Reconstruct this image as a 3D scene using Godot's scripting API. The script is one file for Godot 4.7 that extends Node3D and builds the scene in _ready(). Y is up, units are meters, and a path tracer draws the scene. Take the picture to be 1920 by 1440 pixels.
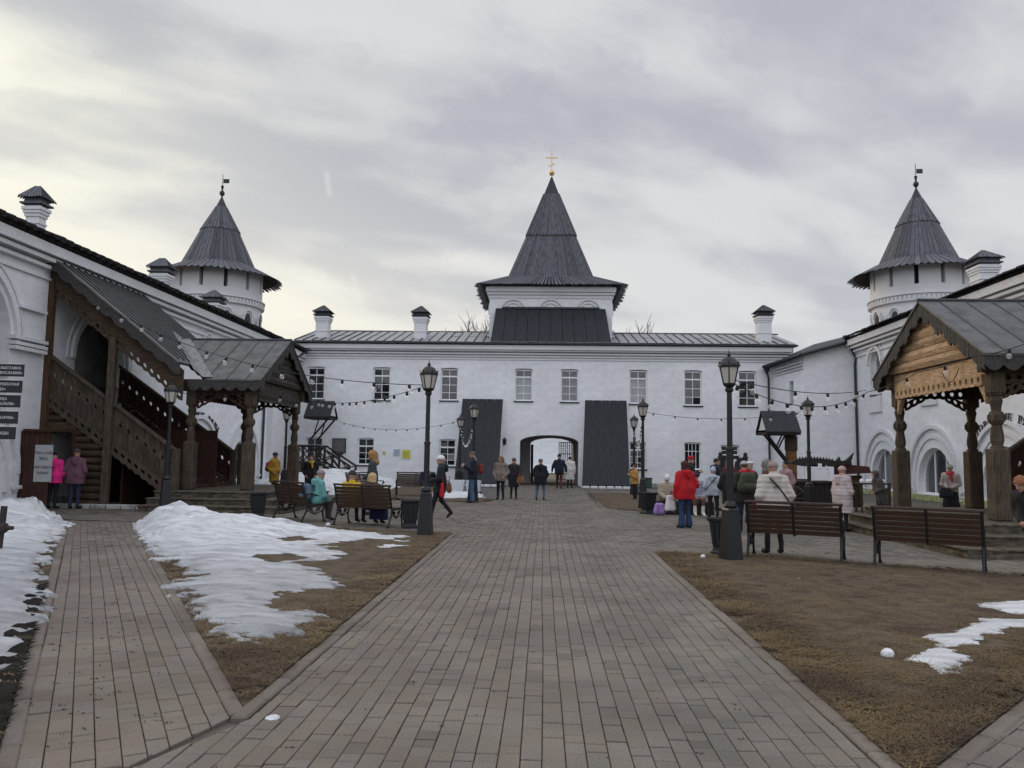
extends Node3D

# ---------------------------------------------------------------- mesh helpers
class MB:
	var v := PackedVector3Array()
	var n := PackedVector3Array()
	var c := PackedColorArray()
	var ix := PackedInt32Array()
	var col := Color(1, 1, 1)
	var xf := Transform3D()

	func quad(a: Vector3, b: Vector3, d: Vector3, e: Vector3) -> void:  # counter-clockwise seen from outside
		a = xf * a; b = xf * b; d = xf * d; e = xf * e
		var nn := (d - a).cross(e - b)
		if nn.length_squared() < 1e-14: return
		nn = nn.normalized()
		var k := v.size()
		v.append(a); v.append(b); v.append(d); v.append(e)
		for i in 4:
			n.append(nn); c.append(col)
		ix.append(k); ix.append(k + 2); ix.append(k + 1)
		ix.append(k); ix.append(k + 3); ix.append(k + 2)

	func tri(a: Vector3, b: Vector3, d: Vector3) -> void:
		a = xf * a; b = xf * b; d = xf * d
		var nn := (b - a).cross(d - a)
		if nn.length_squared() < 1e-14: return
		nn = nn.normalized()
		var k := v.size()
		v.append(a); v.append(b); v.append(d)
		for i in 3:
			n.append(nn); c.append(col)
		ix.append(k); ix.append(k + 2); ix.append(k + 1)

	func hexa(p: Array) -> void:  # 4 lower corners counter-clockwise seen from above, 4 upper
		quad(p[3], p[2], p[1], p[0]); quad(p[4], p[5], p[6], p[7])
		for i in 4:
			var j := (i + 1) % 4
			quad(p[i], p[j], p[j + 4], p[i + 4])

	func box(at: Vector3, s: Vector3, b := Basis()) -> void:
		var h := s / 2
		var p := []
		for y in [-h.y, h.y]:
			for q in [[-1, 1], [1, 1], [1, -1], [-1, -1]]:
				p.append(at + b * Vector3(q[0] * h.x, y, q[1] * h.z))
		hexa(p)

	func cbox(at: Vector3, s: Vector3, ch := 0.01, b := Basis()) -> void:  # box with chamfered edges
		var h := s / 2
		var g := func(sx: float, sy: float, sz: float, ax: int) -> Vector3:
			var q := Vector3(sx * h.x, sy * h.y, sz * h.z)
			for i in 3:
				if i != ax: q[i] -= signf(q[i]) * ch
			return at + b * q
		for sg in [-1.0, 1.0]:
			var f := [g.call(sg, -1, 1, 0), g.call(sg, -1, -1, 0), g.call(sg, 1, -1, 0), g.call(sg, 1, 1, 0)]
			var t := [g.call(-1, sg, 1, 1), g.call(1, sg, 1, 1), g.call(1, sg, -1, 1), g.call(-1, sg, -1, 1)]
			var r := [g.call(-1, -1, sg, 2), g.call(1, -1, sg, 2), g.call(1, 1, sg, 2), g.call(-1, 1, sg, 2)]
			for q in [f, t, r]:
				if sg > 0: quad(q[0], q[1], q[2], q[3])
				else: quad(q[3], q[2], q[1], q[0])
		for s1 in [-1.0, 1.0]:
			for s2 in [-1.0, 1.0]:
				_e(g.call(s1, s2, 1, 0), g.call(s1, s2, -1, 0), g.call(s1, s2, -1, 1), g.call(s1, s2, 1, 1), at)
				_e(g.call(s1, 1, s2, 0), g.call(s1, -1, s2, 0), g.call(s1, -1, s2, 2), g.call(s1, 1, s2, 2), at)
				_e(g.call(1, s1, s2, 1), g.call(-1, s1, s2, 1), g.call(-1, s1, s2, 2), g.call(1, s1, s2, 2), at)
				for s3 in [-1.0, 1.0]:
					var a: Vector3 = g.call(s1, s2, s3, 0)
					var d: Vector3 = g.call(s1, s2, s3, 1)
					var e: Vector3 = g.call(s1, s2, s3, 2)
					if (d - a).cross(e - a).dot(a - at) > 0: tri(a, d, e)
					else: tri(a, e, d)

	func _e(a: Vector3, b: Vector3, d: Vector3, e: Vector3, at: Vector3) -> void:
		if (d - a).cross(e - b).dot(a - at) > 0: quad(a, b, d, e)
		else: quad(e, d, b, a)

	func ring(pts: Array, nrm: Array) -> int:
		var k := v.size()
		for i in pts.size():
			v.append(xf * (pts[i] as Vector3)); n.append((xf.basis * (nrm[i] as Vector3)).normalized()); c.append(col)
		return k

	func join(k0: int, k1: int, m: int, closed := true) -> void:
		for i in (m if closed else m - 1):
			var j := (i + 1) % m
			ix.append(k0 + i); ix.append(k1 + j); ix.append(k0 + j)
			ix.append(k0 + i); ix.append(k1 + i); ix.append(k1 + j)

	func tube(pts: Array, r, k := 6, caps := true, flat := 1.0) -> void:
		var m := pts.size()
		var up := Vector3.UP
		var last := -1
		for i in m:
			var d: Vector3 = (pts[mini(i + 1, m - 1)] - pts[maxi(i - 1, 0)]).normalized()
			if absf(d.dot(up)) > 0.97: up = Vector3.RIGHT if absf(d.x) < 0.9 else Vector3.FORWARD
			var s := d.cross(up).normalized()
			var t := s.cross(d).normalized()
			up = t
			var rr: float = r[i] if r is Array else r
			var P := []
			var N := []
			for j in k:
				var a := TAU * j / k
				var o := s * cos(a) * flat - t * sin(a)
				P.append(pts[i] + o * rr); N.append(o)
			var q := ring(P, N)
			if last >= 0: join(last, q, k)
			if caps and (i == 0 or i == m - 1):
				for j in range(1, k - 1):
					if i == 0: tri(P[0], P[j + 1], P[j])
					else: tri(P[0], P[j], P[j + 1])
			last = q

	func lathe(prof: Array, k := 12, at := Vector3.ZERO, smooth := true, turn := 0.0) -> void:  # prof: Vector2(radius, y) from bottom to top
		for s in prof.size() - 1:
			var a: Vector2 = prof[s]
			var b: Vector2 = prof[s + 1]
			var sl := Vector2(b.y - a.y, a.x - b.x).normalized()
			if smooth:
				var P := []; var Q := []; var N := []
				for j in k:
					var t := TAU * j / k + turn
					var o := Vector3(cos(t), 0, -sin(t))
					P.append(at + o * a.x + Vector3(0, a.y, 0)); Q.append(at + o * b.x + Vector3(0, b.y, 0))
					N.append(o * sl.x + Vector3(0, sl.y, 0))
				var q0 := ring(P, N)
				var q1 := ring(Q, N)
				join(q0, q1, k)
			else:
				for j in k:
					var t := TAU * j / k + turn
					var t2 := TAU * (j + 1) / k + turn
					var o := Vector3(cos(t), 0, -sin(t))
					var o2 := Vector3(cos(t2), 0, -sin(t2))
					quad(at + o * a.x + Vector3(0, a.y, 0), at + o2 * a.x + Vector3(0, a.y, 0), at + o2 * b.x + Vector3(0, b.y, 0), at + o * b.x + Vector3(0, b.y, 0))

	func prism(poly: PackedVector2Array, depth: float, t := Transform3D()) -> void:  # outline in local xy, from z = 0 to depth
		if Geometry2D.is_polygon_clockwise(poly):
			poly = poly.duplicate(); poly.reverse()
		var tr := Geometry2D.triangulate_polygon(poly)
		for i in range(0, tr.size(), 3):
			var a := poly[tr[i]]; var b := poly[tr[i + 1]]; var d := poly[tr[i + 2]]
			if (b - a).cross(d - a) < 0:
				var w := b; b = d; d = w
			tri(t * Vector3(a.x, a.y, depth), t * Vector3(b.x, b.y, depth), t * Vector3(d.x, d.y, depth))
			tri(t * Vector3(a.x, a.y, 0), t * Vector3(d.x, d.y, 0), t * Vector3(b.x, b.y, 0))
		for i in poly.size():
			var a := poly[i]; var b := poly[(i + 1) % poly.size()]
			quad(t * Vector3(a.x, a.y, 0), t * Vector3(b.x, b.y, 0), t * Vector3(b.x, b.y, depth), t * Vector3(a.x, a.y, depth))

	func arch_ring(at: Vector3, u: Vector3, r0: float, r1: float, out: Vector3, depth: float, flat := 1.0, seg := 16, a0 := 0.0, a1 := PI) -> void:  # a half ring standing on a wall, u along it, out away from it
		var last := []
		for i in seg + 1:
			var a := lerpf(a1, a0, float(i) / seg)
			var d := u * cos(a) + Vector3.UP * sin(a) * flat
			var row := [at + d * r0, at + d * r1, at + d * r1 + out * depth, at + d * r0 + out * depth]
			if i:
				_e(last[3], row[3], row[2], last[2], at - out * 9 + d * r0)
				_e(last[2], row[2], row[1], last[1], at)
				_e(last[3], row[3], row[0], last[0], at + d * 99)
			last = row

	func add(o: MB, t := Transform3D()) -> void:
		var k := v.size()
		var fl := t.basis.determinant() < 0
		for i in o.v.size():
			v.append(xf * (t * o.v[i])); n.append((xf.basis * (t.basis * o.n[i])).normalized()); c.append(o.c[i])
		for i in range(0, o.ix.size(), 3):
			ix.append(k + o.ix[i])
			ix.append(k + o.ix[i + (2 if fl else 1)]); ix.append(k + o.ix[i + (1 if fl else 2)])

	func mesh() -> ArrayMesh:
		var a := []
		a.resize(Mesh.ARRAY_MAX)
		a[Mesh.ARRAY_VERTEX] = v; a[Mesh.ARRAY_NORMAL] = n; a[Mesh.ARRAY_COLOR] = c; a[Mesh.ARRAY_INDEX] = ix
		var m := ArrayMesh.new()
		if v.size(): m.add_surface_from_arrays(Mesh.PRIMITIVE_TRIANGLES, a)
		return m


# ---------------------------------------------------------------- signed-distance volumes meshed by surface nets
class Vol:
	var o: Vector3
	var h: float
	var nx: int; var ny: int; var nz: int
	var f := PackedFloat32Array()
	var g := PackedByteArray()
	func _init(lo: Vector3, hi: Vector3, cell: float) -> void:
		o = lo; h = cell
		nx = int(ceil((hi.x - lo.x) / cell)) + 1; ny = int(ceil((hi.y - lo.y) / cell)) + 1; nz = int(ceil((hi.z - lo.z) / cell)) + 1
		f.resize(nx * ny * nz); f.fill(0.2); g.resize(nx * ny * nz)
	func cap(a: Vector3, b: Vector3, ra: float, rb: float, k := 0.03, gr := 0) -> void:
		var m := maxf(ra, rb) + k + h * 2.0
		var lo := (a.min(b) - Vector3.ONE * m - o) / h
		var hi := (a.max(b) + Vector3.ONE * m - o) / h
		var ab := b - a
		var inv := 1.0 / maxf(ab.length_squared(), 1e-9)
		var x0 := maxi(0, int(lo.x)); var x1 := mini(nx - 1, int(hi.x))
		for z in range(maxi(0, int(lo.z)), mini(nz - 1, int(hi.z)) + 1):
			for y in range(maxi(0, int(lo.y)), mini(ny - 1, int(hi.y)) + 1):
				var q := (z * ny + y) * nx
				for x in range(x0, x1 + 1):
					var p := o + Vector3(x, y, z) * h - a
					var t := clampf(p.dot(ab) * inv, 0.0, 1.0)
					var d := (p - ab * t).length() - ra - (rb - ra) * t
					var e := f[q + x]
					if d < e: g[q + x] = gr
					var w := k - absf(d - e)
					f[q + x] = minf(d, e) - (w * w / k * 0.25 if w > 0.0 else 0.0)
	func ell(cc: Vector3, r: Vector3, k := 0.02, gr := 0, cut := false) -> void:
		var m := Vector3.ONE * (k + h * 2.0)
		var lo := (cc - r - m - o) / h
		var hi := (cc + r + m - o) / h
		for z in range(maxi(0, int(lo.z)), mini(nz - 1, int(hi.z)) + 1):
			for y in range(maxi(0, int(lo.y)), mini(ny - 1, int(hi.y)) + 1):
				var q := (z * ny + y) * nx
				for x in range(maxi(0, int(lo.x)), mini(nx - 1, int(hi.x)) + 1):
					var p := (o + Vector3(x, y, z) * h - cc) / r
					var k0 := p.length()
					var d := k0 * (k0 - 1.0) / maxf((p / r).length(), 1e-6)
					var e := f[q + x]
					if cut:
						var w2 := k - absf(-d - e)
						f[q + x] = maxf(-d, e) + (w2 * w2 / k * 0.25 if w2 > 0.0 else 0.0)
						continue
					if d < e: g[q + x] = gr
					var w := k - absf(d - e)
					f[q + x] = minf(d, e) - (w * w / k * 0.25 if w > 0.0 else 0.0)
	func below(y0: float) -> void:  # cut away everything below y0
		for y in ny:
			var d := y0 - (o.y + y * h)
			if d < -h * 3: continue
			for z in nz:
				var q := (z * ny + y) * nx
				for x in nx: f[q + x] = maxf(f[q + x], d)
	func rough(ns: FastNoiseLite, amp: float, puff := 0.0, per := 0.1, ylo := -9.0) -> void:
		for z in nz:
			for y in ny:
				var q := (z * ny + y) * nx
				var yy := o.y + y * h
				var pf := puff * absf(sin(yy * PI / per)) if yy > ylo else 0.0
				for x in nx:
					if absf(f[q + x]) < h * 2.5:
						f[q + x] -= amp * ns.get_noise_3d(o.x + x * h, yy * 0.7, o.z + z * h) + pf
	func mesh(mb: MB, cols: Array, t := Transform3D()) -> void:
		var id := PackedInt32Array()
		id.resize(nx * ny * nz); id.fill(-1)
		var base := mb.v.size()
		var sx := 1; var sy := nx; var sz := nx * ny
		var off := [0, 1, sy, sy + 1, sz, sz + 1, sz + sy, sz + sy + 1]
		var ed := [[0, 1], [2, 3], [4, 5], [6, 7], [0, 2], [1, 3], [4, 6], [5, 7], [0, 4], [1, 5], [2, 6], [3, 7]]
		var cnt := 0
		for z in nz - 1:
			for y in ny - 1:
				var q := (z * ny + y) * nx
				for x in nx - 1:
					var k := q + x
					var s := f[k] < 0.0
					if (f[k + 1] < 0.0) == s and (f[k + sy] < 0.0) == s and (f[k + sy + 1] < 0.0) == s and (f[k + sz] < 0.0) == s and (f[k + sz + 1] < 0.0) == s and (f[k + sz + sy] < 0.0) == s and (f[k + sz + sy + 1] < 0.0) == s: continue
					var p := Vector3.ZERO
					var m := 0
					for e in ed:
						var a := f[k + off[e[0]]]
						var b := f[k + off[e[1]]]
						if (a < 0.0) != (b < 0.0):
							var w := a / (a - b)
							var i: int = e[0]
							var j: int = e[1]
							p += Vector3(lerpf(i & 1, j & 1, w), lerpf((i >> 1) & 1, (j >> 1) & 1, w), lerpf(i >> 2, j >> 2, w))
							m += 1
					id[k] = cnt; cnt += 1
					mb.v.append(t * (o + (Vector3(x, y, z) + p / m) * h))
					mb.n.append(Vector3.ZERO)
					mb.c.append(cols[g[k]])
		var fl := t.basis.determinant() < 0
		var i0 := mb.ix.size()
		for z in range(1, nz - 1):
			for y in range(1, ny - 1):
				var q := (z * ny + y) * nx
				for x in range(1, nx - 1):
					var k := q + x
					var s := f[k] < 0.0
					if (f[k + sx] < 0.0) != s: _q(mb, base, id[k - sy - sz], id[k - sz], id[k], id[k - sy], s != fl)
					if (f[k + sy] < 0.0) != s: _q(mb, base, id[k - sx - sz], id[k - sx], id[k], id[k - sz], s != fl)
					if (f[k + sz] < 0.0) != s: _q(mb, base, id[k - sx - sy], id[k - sy], id[k], id[k - sx], s != fl)
		for i in range(base, mb.v.size()): mb.n[i] = mb.n[i].normalized()
	func _q(mb: MB, b: int, i: int, j: int, k: int, l: int, s: bool) -> void:
		if i < 0 or j < 0 or k < 0 or l < 0: return
		i += b; j += b; k += b; l += b
		if not s:
			var w := j; j = l; l = w
		var nn := (mb.v[k] - mb.v[i]).cross(mb.v[l] - mb.v[j])
		for w in [i, j, k, l]: mb.n[w] += nn
		mb.ix.append_array(PackedInt32Array([i, k, j, i, l, k]))


# ---------------------------------------------------------------- nodes, names and materials
var rng := RandomNumberGenerator.new()
var used := {}
var M := {}
var T := {}

func numbered(s: String) -> String:
	used[s] = used.get(s, -1) + 1
	return s if used[s] == 0 else "%s_%03d" % [s, used[s]]

func tag(o: Node, label: String, category: String, group := "") -> Node:
	o.set_meta("label", label); o.set_meta("category", category)
	if group: o.set_meta("group", group)
	return o

func obj(called: String, mb: MB, m: Material, parent: Node = self) -> MeshInstance3D:
	var o := MeshInstance3D.new()
	o.mesh = mb.mesh(); o.material_override = m
	o.name = numbered(called) if parent == self else StringName(called)
	parent.add_child(o, true)
	return o

func same(called: String, mesh: Mesh, m: Material, parent: Node, t: Transform3D) -> MeshInstance3D:
	var o := MeshInstance3D.new()
	o.mesh = mesh; o.material_override = m; o.name = called; o.transform = t
	parent.add_child(o, true)
	return o

func thing(called: String, label: String, category: String, at := Vector3.ZERO, turn := 0.0, group := "") -> Node3D:
	var o := Node3D.new()
	o.name = numbered(called); add_child(o); o.position = at; o.rotation.y = turn
	tag(o, label, category, group)
	return o

func copy(src: Node3D, called: String, label: String, at: Vector3, turn := 0.0, sc := 1.0) -> Node3D:
	var o: Node3D = src.duplicate()
	o.name = numbered(called); add_child(o); o.position = at; o.rotation.y = turn; o.scale = Vector3.ONE * sc
	o.set_meta("label", label)
	return o

func struct(called: String, mb: MB, m: Material) -> MeshInstance3D:
	var o := obj(called, mb, m)
	o.set_meta("kind", "structure")
	return o

func part_of(called: String, parent: Node) -> Node3D:
	var o := Node3D.new(); o.name = called; parent.add_child(o, true)
	return o

func bx(called: String, at: Vector3, s: Vector3, m: Material, parent: Node, b := Basis(), ch := 0.0) -> MeshInstance3D:
	var mb := MB.new()
	if ch > 0: mb.cbox(Vector3.ZERO, s, ch)
	else: mb.box(Vector3.ZERO, s)
	var o := obj(called, mb, m, parent)
	o.transform = Transform3D(b, at)
	return o

func grey_image(ns: FastNoiseLite, w: int, h: int, lo: float, hi: float, gamma := 1.0) -> Image:
	var im := ns.get_seamless_image(w, h)
	im.convert(Image.FORMAT_L8)
	var d := im.get_data()
	for i in d.size(): d[i] = int(clampf(lerpf(lo, hi, pow(d[i] / 255.0, gamma)), 0, 1) * 255)
	return Image.create_from_data(w, h, false, Image.FORMAT_L8, d)

func noise(freq: float, oct := 4, sd := 1, type := FastNoiseLite.TYPE_SIMPLEX_SMOOTH) -> FastNoiseLite:
	var ns := FastNoiseLite.new()
	ns.noise_type = type; ns.frequency = freq; ns.fractal_octaves = oct; ns.seed = sd
	return ns

func lin(r: float, g: float, b: float) -> Color:  # 0..255 as seen -> linear value
	return Color(r / 255.0, g / 255.0, b / 255.0).srgb_to_linear()

# options: tex, sc (repeats per metre), tex2, sc2, rough, metal, bump (texture), bs (cm), spec, rim, world
func mat(key: String, c: Color, o := {}) -> StandardMaterial3D:
	if M.has(key): return M[key]
	var m := StandardMaterial3D.new()
	m.resource_name = key
	m.albedo_color = c.linear_to_srgb()
	m.roughness = o.get("rough", 0.85); m.metallic = o.get("metal", 0.0); m.metallic_specular = o.get("spec", 0.4)
	m.vertex_color_use_as_albedo = true
	var wd: bool = o.get("world", true)
	if o.has("tex") or o.has("bump"):
		m.uv1_triplanar = true; m.uv1_world_triplanar = wd; m.uv1_triplanar_sharpness = 6.0
		var s = o.get("sc", 1.0)
		m.uv1_scale = s if s is Vector3 else Vector3.ONE * s
	if o.has("tex"): m.albedo_texture = T[o.tex]
	if o.has("tex2"):
		m.detail_enabled = true; m.detail_albedo = T[o.tex2]; m.detail_blend_mode = BaseMaterial3D.BLEND_MODE_MUL
		m.detail_uv_layer = BaseMaterial3D.DETAIL_UV_2
		m.uv2_triplanar = true; m.uv2_world_triplanar = wd; m.uv2_triplanar_sharpness = 6.0
		var s2 = o.get("sc2", 0.2)
		m.uv2_scale = s2 if s2 is Vector3 else Vector3.ONE * s2
	if o.has("bump"):
		m.heightmap_enabled = true; m.heightmap_texture = T[o.bump]; m.heightmap_scale = o.get("bs", 1.0)
	if o.has("rim"):
		m.rim_enabled = true; m.rim = o.rim; m.rim_tint = 0.6
	M[key] = m
	return m

func glass(key: String, a := 0.12, c := Color(0.8, 0.85, 0.88)) -> StandardMaterial3D:
	if M.has(key): return M[key]
	var m := StandardMaterial3D.new()
	m.resource_name = key
	m.transparency = BaseMaterial3D.TRANSPARENCY_ALPHA
	m.albedo_color = Color(c.r, c.g, c.b, a); m.roughness = 0.05; m.metallic_specular = 0.5
	M[key] = m
	return m

func cloth(c: Color) -> StandardMaterial3D:
	return mat("cloth_%.3f_%.3f_%.3f" % [c.r, c.g, c.b], c, {"tex": "grain", "sc": 5.0, "bump": "fine", "bs": 0.5, "rough": 0.9, "rim": 0.3, "world": false})

func textures() -> void:
	var im := {}
	im.grain = grey_image(noise(0.06, 5, 3), 256, 256, 0.84, 1.04)
	im.blotch = grey_image(noise(0.012, 5, 5), 256, 256, 0.84, 1.02)
	im.soft = grey_image(noise(0.012, 6, 15), 256, 256, 0.94, 1.01)
	im.stain = grey_image(noise(0.02, 6, 8), 256, 256, 0.62, 1.2, 0.8)
	im.fine = grey_image(noise(0.09, 4, 9), 256, 256, 0.0, 1.0)
	im.lumps = grey_image(noise(0.02, 5, 12), 256, 256, 0.0, 1.0)
	var st := grey_image(noise(0.05, 5, 14), 64, 512, 0.55, 1.08)
	st.resize(512, 512, Image.INTERPOLATE_CUBIC)
	im.wood_h = st
	var st2 := st.duplicate()
	st2.rotate_90(CLOCKWISE)
	im.wood_v = st2
	# weathered grey wood: harder streaks
	var sg := grey_image(noise(0.09, 5, 24), 48, 512, 0.35, 1.25)
	sg.resize(512, 512, Image.INTERPOLATE_CUBIC)
	sg.rotate_90(CLOCKWISE)
	im.streak_v = sg
	# painted brickwork relief: 8 bricks by 16 courses in 2 m by 1.2 m
	var W := 512
	var d := PackedByteArray()
	d.resize(W * W)
	var lift := []
	var r2 := RandomNumberGenerator.new()
	r2.seed = 5
	for i in 200: lift.append(r2.randf_range(-26, 26))
	var ns := noise(0.05, 3, 31)
	for y in W:
		var row := y / 32
		for x in W:
			var xx := (x + (32 if row % 2 else 0)) % W
			var bxx := xx / 64
			var e := minf(minf(xx % 64, 63 - xx % 64), minf(y % 32, 31 - y % 32))
			var hh: float = 150.0 + lift[row * 8 + bxx] + 40.0 * ns.get_noise_2d(x, y)
			d[y * W + x] = int(clampf(hh - 70.0 * (1.0 - smoothstep(0.0, 5.0, e)), 0, 255))
	im.brick = Image.create_from_data(W, W, false, Image.FORMAT_L8, d)
	for k in im: T[k] = ImageTexture.create_from_image(im[k])

func materials() -> void:
	var bk := {"tex": "grain", "sc": 0.9, "tex2": "soft", "sc2": 0.11, "rough": 0.9}
	var wl := bk.duplicate(); wl.merge({"bump": "brick", "bs": 0.9, "sc": Vector3(0.5, 0.85, 0.5)}, true); wl.tex = "soft"; wl.tex2 = "soft"; wl.sc2 = 0.07
	mat("white_wall", Color(0.76, 0.77, 0.79), wl)
	mat("white_trim", Color(0.74, 0.745, 0.76), bk)
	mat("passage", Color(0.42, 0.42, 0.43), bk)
	mat("plinth", Color(0.36, 0.36, 0.35), {"tex": "stain", "sc": 0.5, "rough": 0.95})
	mat("mossy", Color(0.40, 0.42, 0.20), {"tex": "stain", "sc": 0.6, "tex2": "grain", "sc2": 2.0})
	mat("frame", Color(0.72, 0.73, 0.75), {"rough": 0.6})
	mat("dark_metal", Color(0.026, 0.028, 0.034), {"tex": "blotch", "sc": 0.7, "rough": 0.55})
	mat("dark_sheet", Color(0.020, 0.022, 0.028), {"tex": "stain", "sc": Vector3(1.2, 0.25, 1.2), "tex2": "grain", "sc2": 3.0, "rough": 0.7})
	mat("roof_sheet", Color(0.27, 0.27, 0.28), {"tex": "stain", "sc": 0.6, "tex2": "grain", "sc2": 3.0, "rough": 0.42, "spec": 0.6})
	mat("porch_sheet", Color(0.092, 0.089, 0.088), {"tex": "blotch", "sc": 0.9, "tex2": "stain", "sc2": 0.35, "rough": 0.55})
	mat("seam", Color(0.03, 0.03, 0.033), {"rough": 0.5})
	mat("grey_wood", Color(0.19, 0.195, 0.22), {"tex": "streak_v", "sc": Vector3(1.2, 0.35, 1.2), "tex2": "grain", "sc2": 4.0, "rough": 0.9})
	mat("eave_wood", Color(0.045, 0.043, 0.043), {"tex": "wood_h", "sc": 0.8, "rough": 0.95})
	mat("wood", Color(0.095, 0.062, 0.038), {"tex": "wood_h", "sc": Vector3(0.5, 1.4, 0.5), "tex2": "blotch", "sc2": 0.9, "rough": 0.85})
	mat("wood_v", Color(0.10, 0.068, 0.043), {"tex": "wood_v", "sc": Vector3(1.6, 0.5, 1.6), "tex2": "blotch", "sc2": 0.9, "rough": 0.85})
	mat("pale_wood_v", Color(0.118, 0.090, 0.062), {"tex": "streak_v", "sc": Vector3(1.2, 0.4, 1.2), "tex2": "blotch", "sc2": 0.8, "rough": 0.9})
	mat("step_wood", Color(0.145, 0.12, 0.088), {"tex": "wood_h", "sc": 0.6, "tex2": "stain", "sc2": 0.7, "rough": 0.9})
	mat("warm_wood", Color(0.64, 0.425, 0.25), {"tex": "wood_h", "sc": Vector3(0.6, 1.8, 0.6), "tex2": "blotch", "sc2": 1.1, "rough": 0.75})
	mat("red_wood", Color(0.075, 0.032, 0.022), {"tex": "wood_v", "sc": 0.9, "rough": 0.8})
	mat("dim", Color(0.05, 0.05, 0.055), {"rough": 1.0})
	mat("valance", Color(0.075, 0.07, 0.066), {"tex": "streak_v", "sc": 1.4, "rough": 0.9})
	mat("paver", Color(0.196, 0.169, 0.143), {"tex": "grain", "sc": 3.2, "tex2": "blotch", "sc2": 0.23, "bump": "fine", "bs": 0.35, "rough": 0.9})
	mat("joint", Color(0.10, 0.088, 0.076), {"tex": "grain", "sc": 2.0, "rough": 1.0})
	mat("turf", Color(0.105, 0.076, 0.048), {"tex": "stain", "sc": 0.55, "tex2": "grain", "sc2": 2.6, "bump": "fine", "bs": 2.5, "rough": 1.0})
	mat("soil", Color(0.019, 0.017, 0.015), {"tex": "stain", "sc": 0.9, "bump": "fine", "bs": 2.0, "rough": 0.9, "spec": 0.15})
	mat("snow", Color(0.82, 0.835, 0.86), {"tex": "grain", "tex2": "blotch", "sc2": Vector3(0.35, 0.5, 1.3), "bump": "fine", "bs": 1.1, "sc": Vector3(2.2, 2.2, 4.0), "rough": 0.8})
	mat("ground", Color(0.16, 0.13, 0.10), {"tex": "stain", "sc": 0.2, "rough": 1.0})
	mat("iron", Color(0.012, 0.012, 0.014), {"tex": "grain", "sc": 3.0, "rough": 0.45, "world": false})
	mat("bench_wood", Color(0.062, 0.032, 0.020), {"tex": "wood_h", "sc": Vector3(0.7, 6, 6), "rough": 0.5, "world": false})
	mat("bin", Color(0.014, 0.016, 0.02), {"tex": "grain", "sc": 2.0, "rough": 0.6, "world": false})
	mat("lamp_glass", Color(0.42, 0.40, 0.35), {"rough": 0.35})
	mat("gold", Color(0.62, 0.40, 0.20), {"metal": 0.6, "rough": 0.35})
	mat("bark", Color(0.19, 0.165, 0.15), {"rough": 1.0})
	mat("cable", Color(0.01, 0.01, 0.012), {"rough": 0.6})
	mat("bulb", Color(0.75, 0.75, 0.75), {"rough": 0.1})
	mat("sign_dark", Color(0.022, 0.021, 0.024), {"rough": 0.5})
	mat("letter_white", Color(0.62, 0.62, 0.62), {"rough": 0.7})
	mat("letter_dark", Color(0.035, 0.035, 0.04), {"rough": 0.7})
	mat("plain", Color(1, 1, 1), {"rough": 0.8, "tex": "grain", "sc": 3.0, "world": false})
	glass("pane", 0.10, Color(0.25, 0.28, 0.32))
	glass("bulb_glass", 0.16, Color(0.95, 0.95, 0.95))
	mat("dark_wood", Color(0.034, 0.029, 0.026), {"tex": "wood_h", "sc": 1.0, "rough": 0.8})

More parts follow.
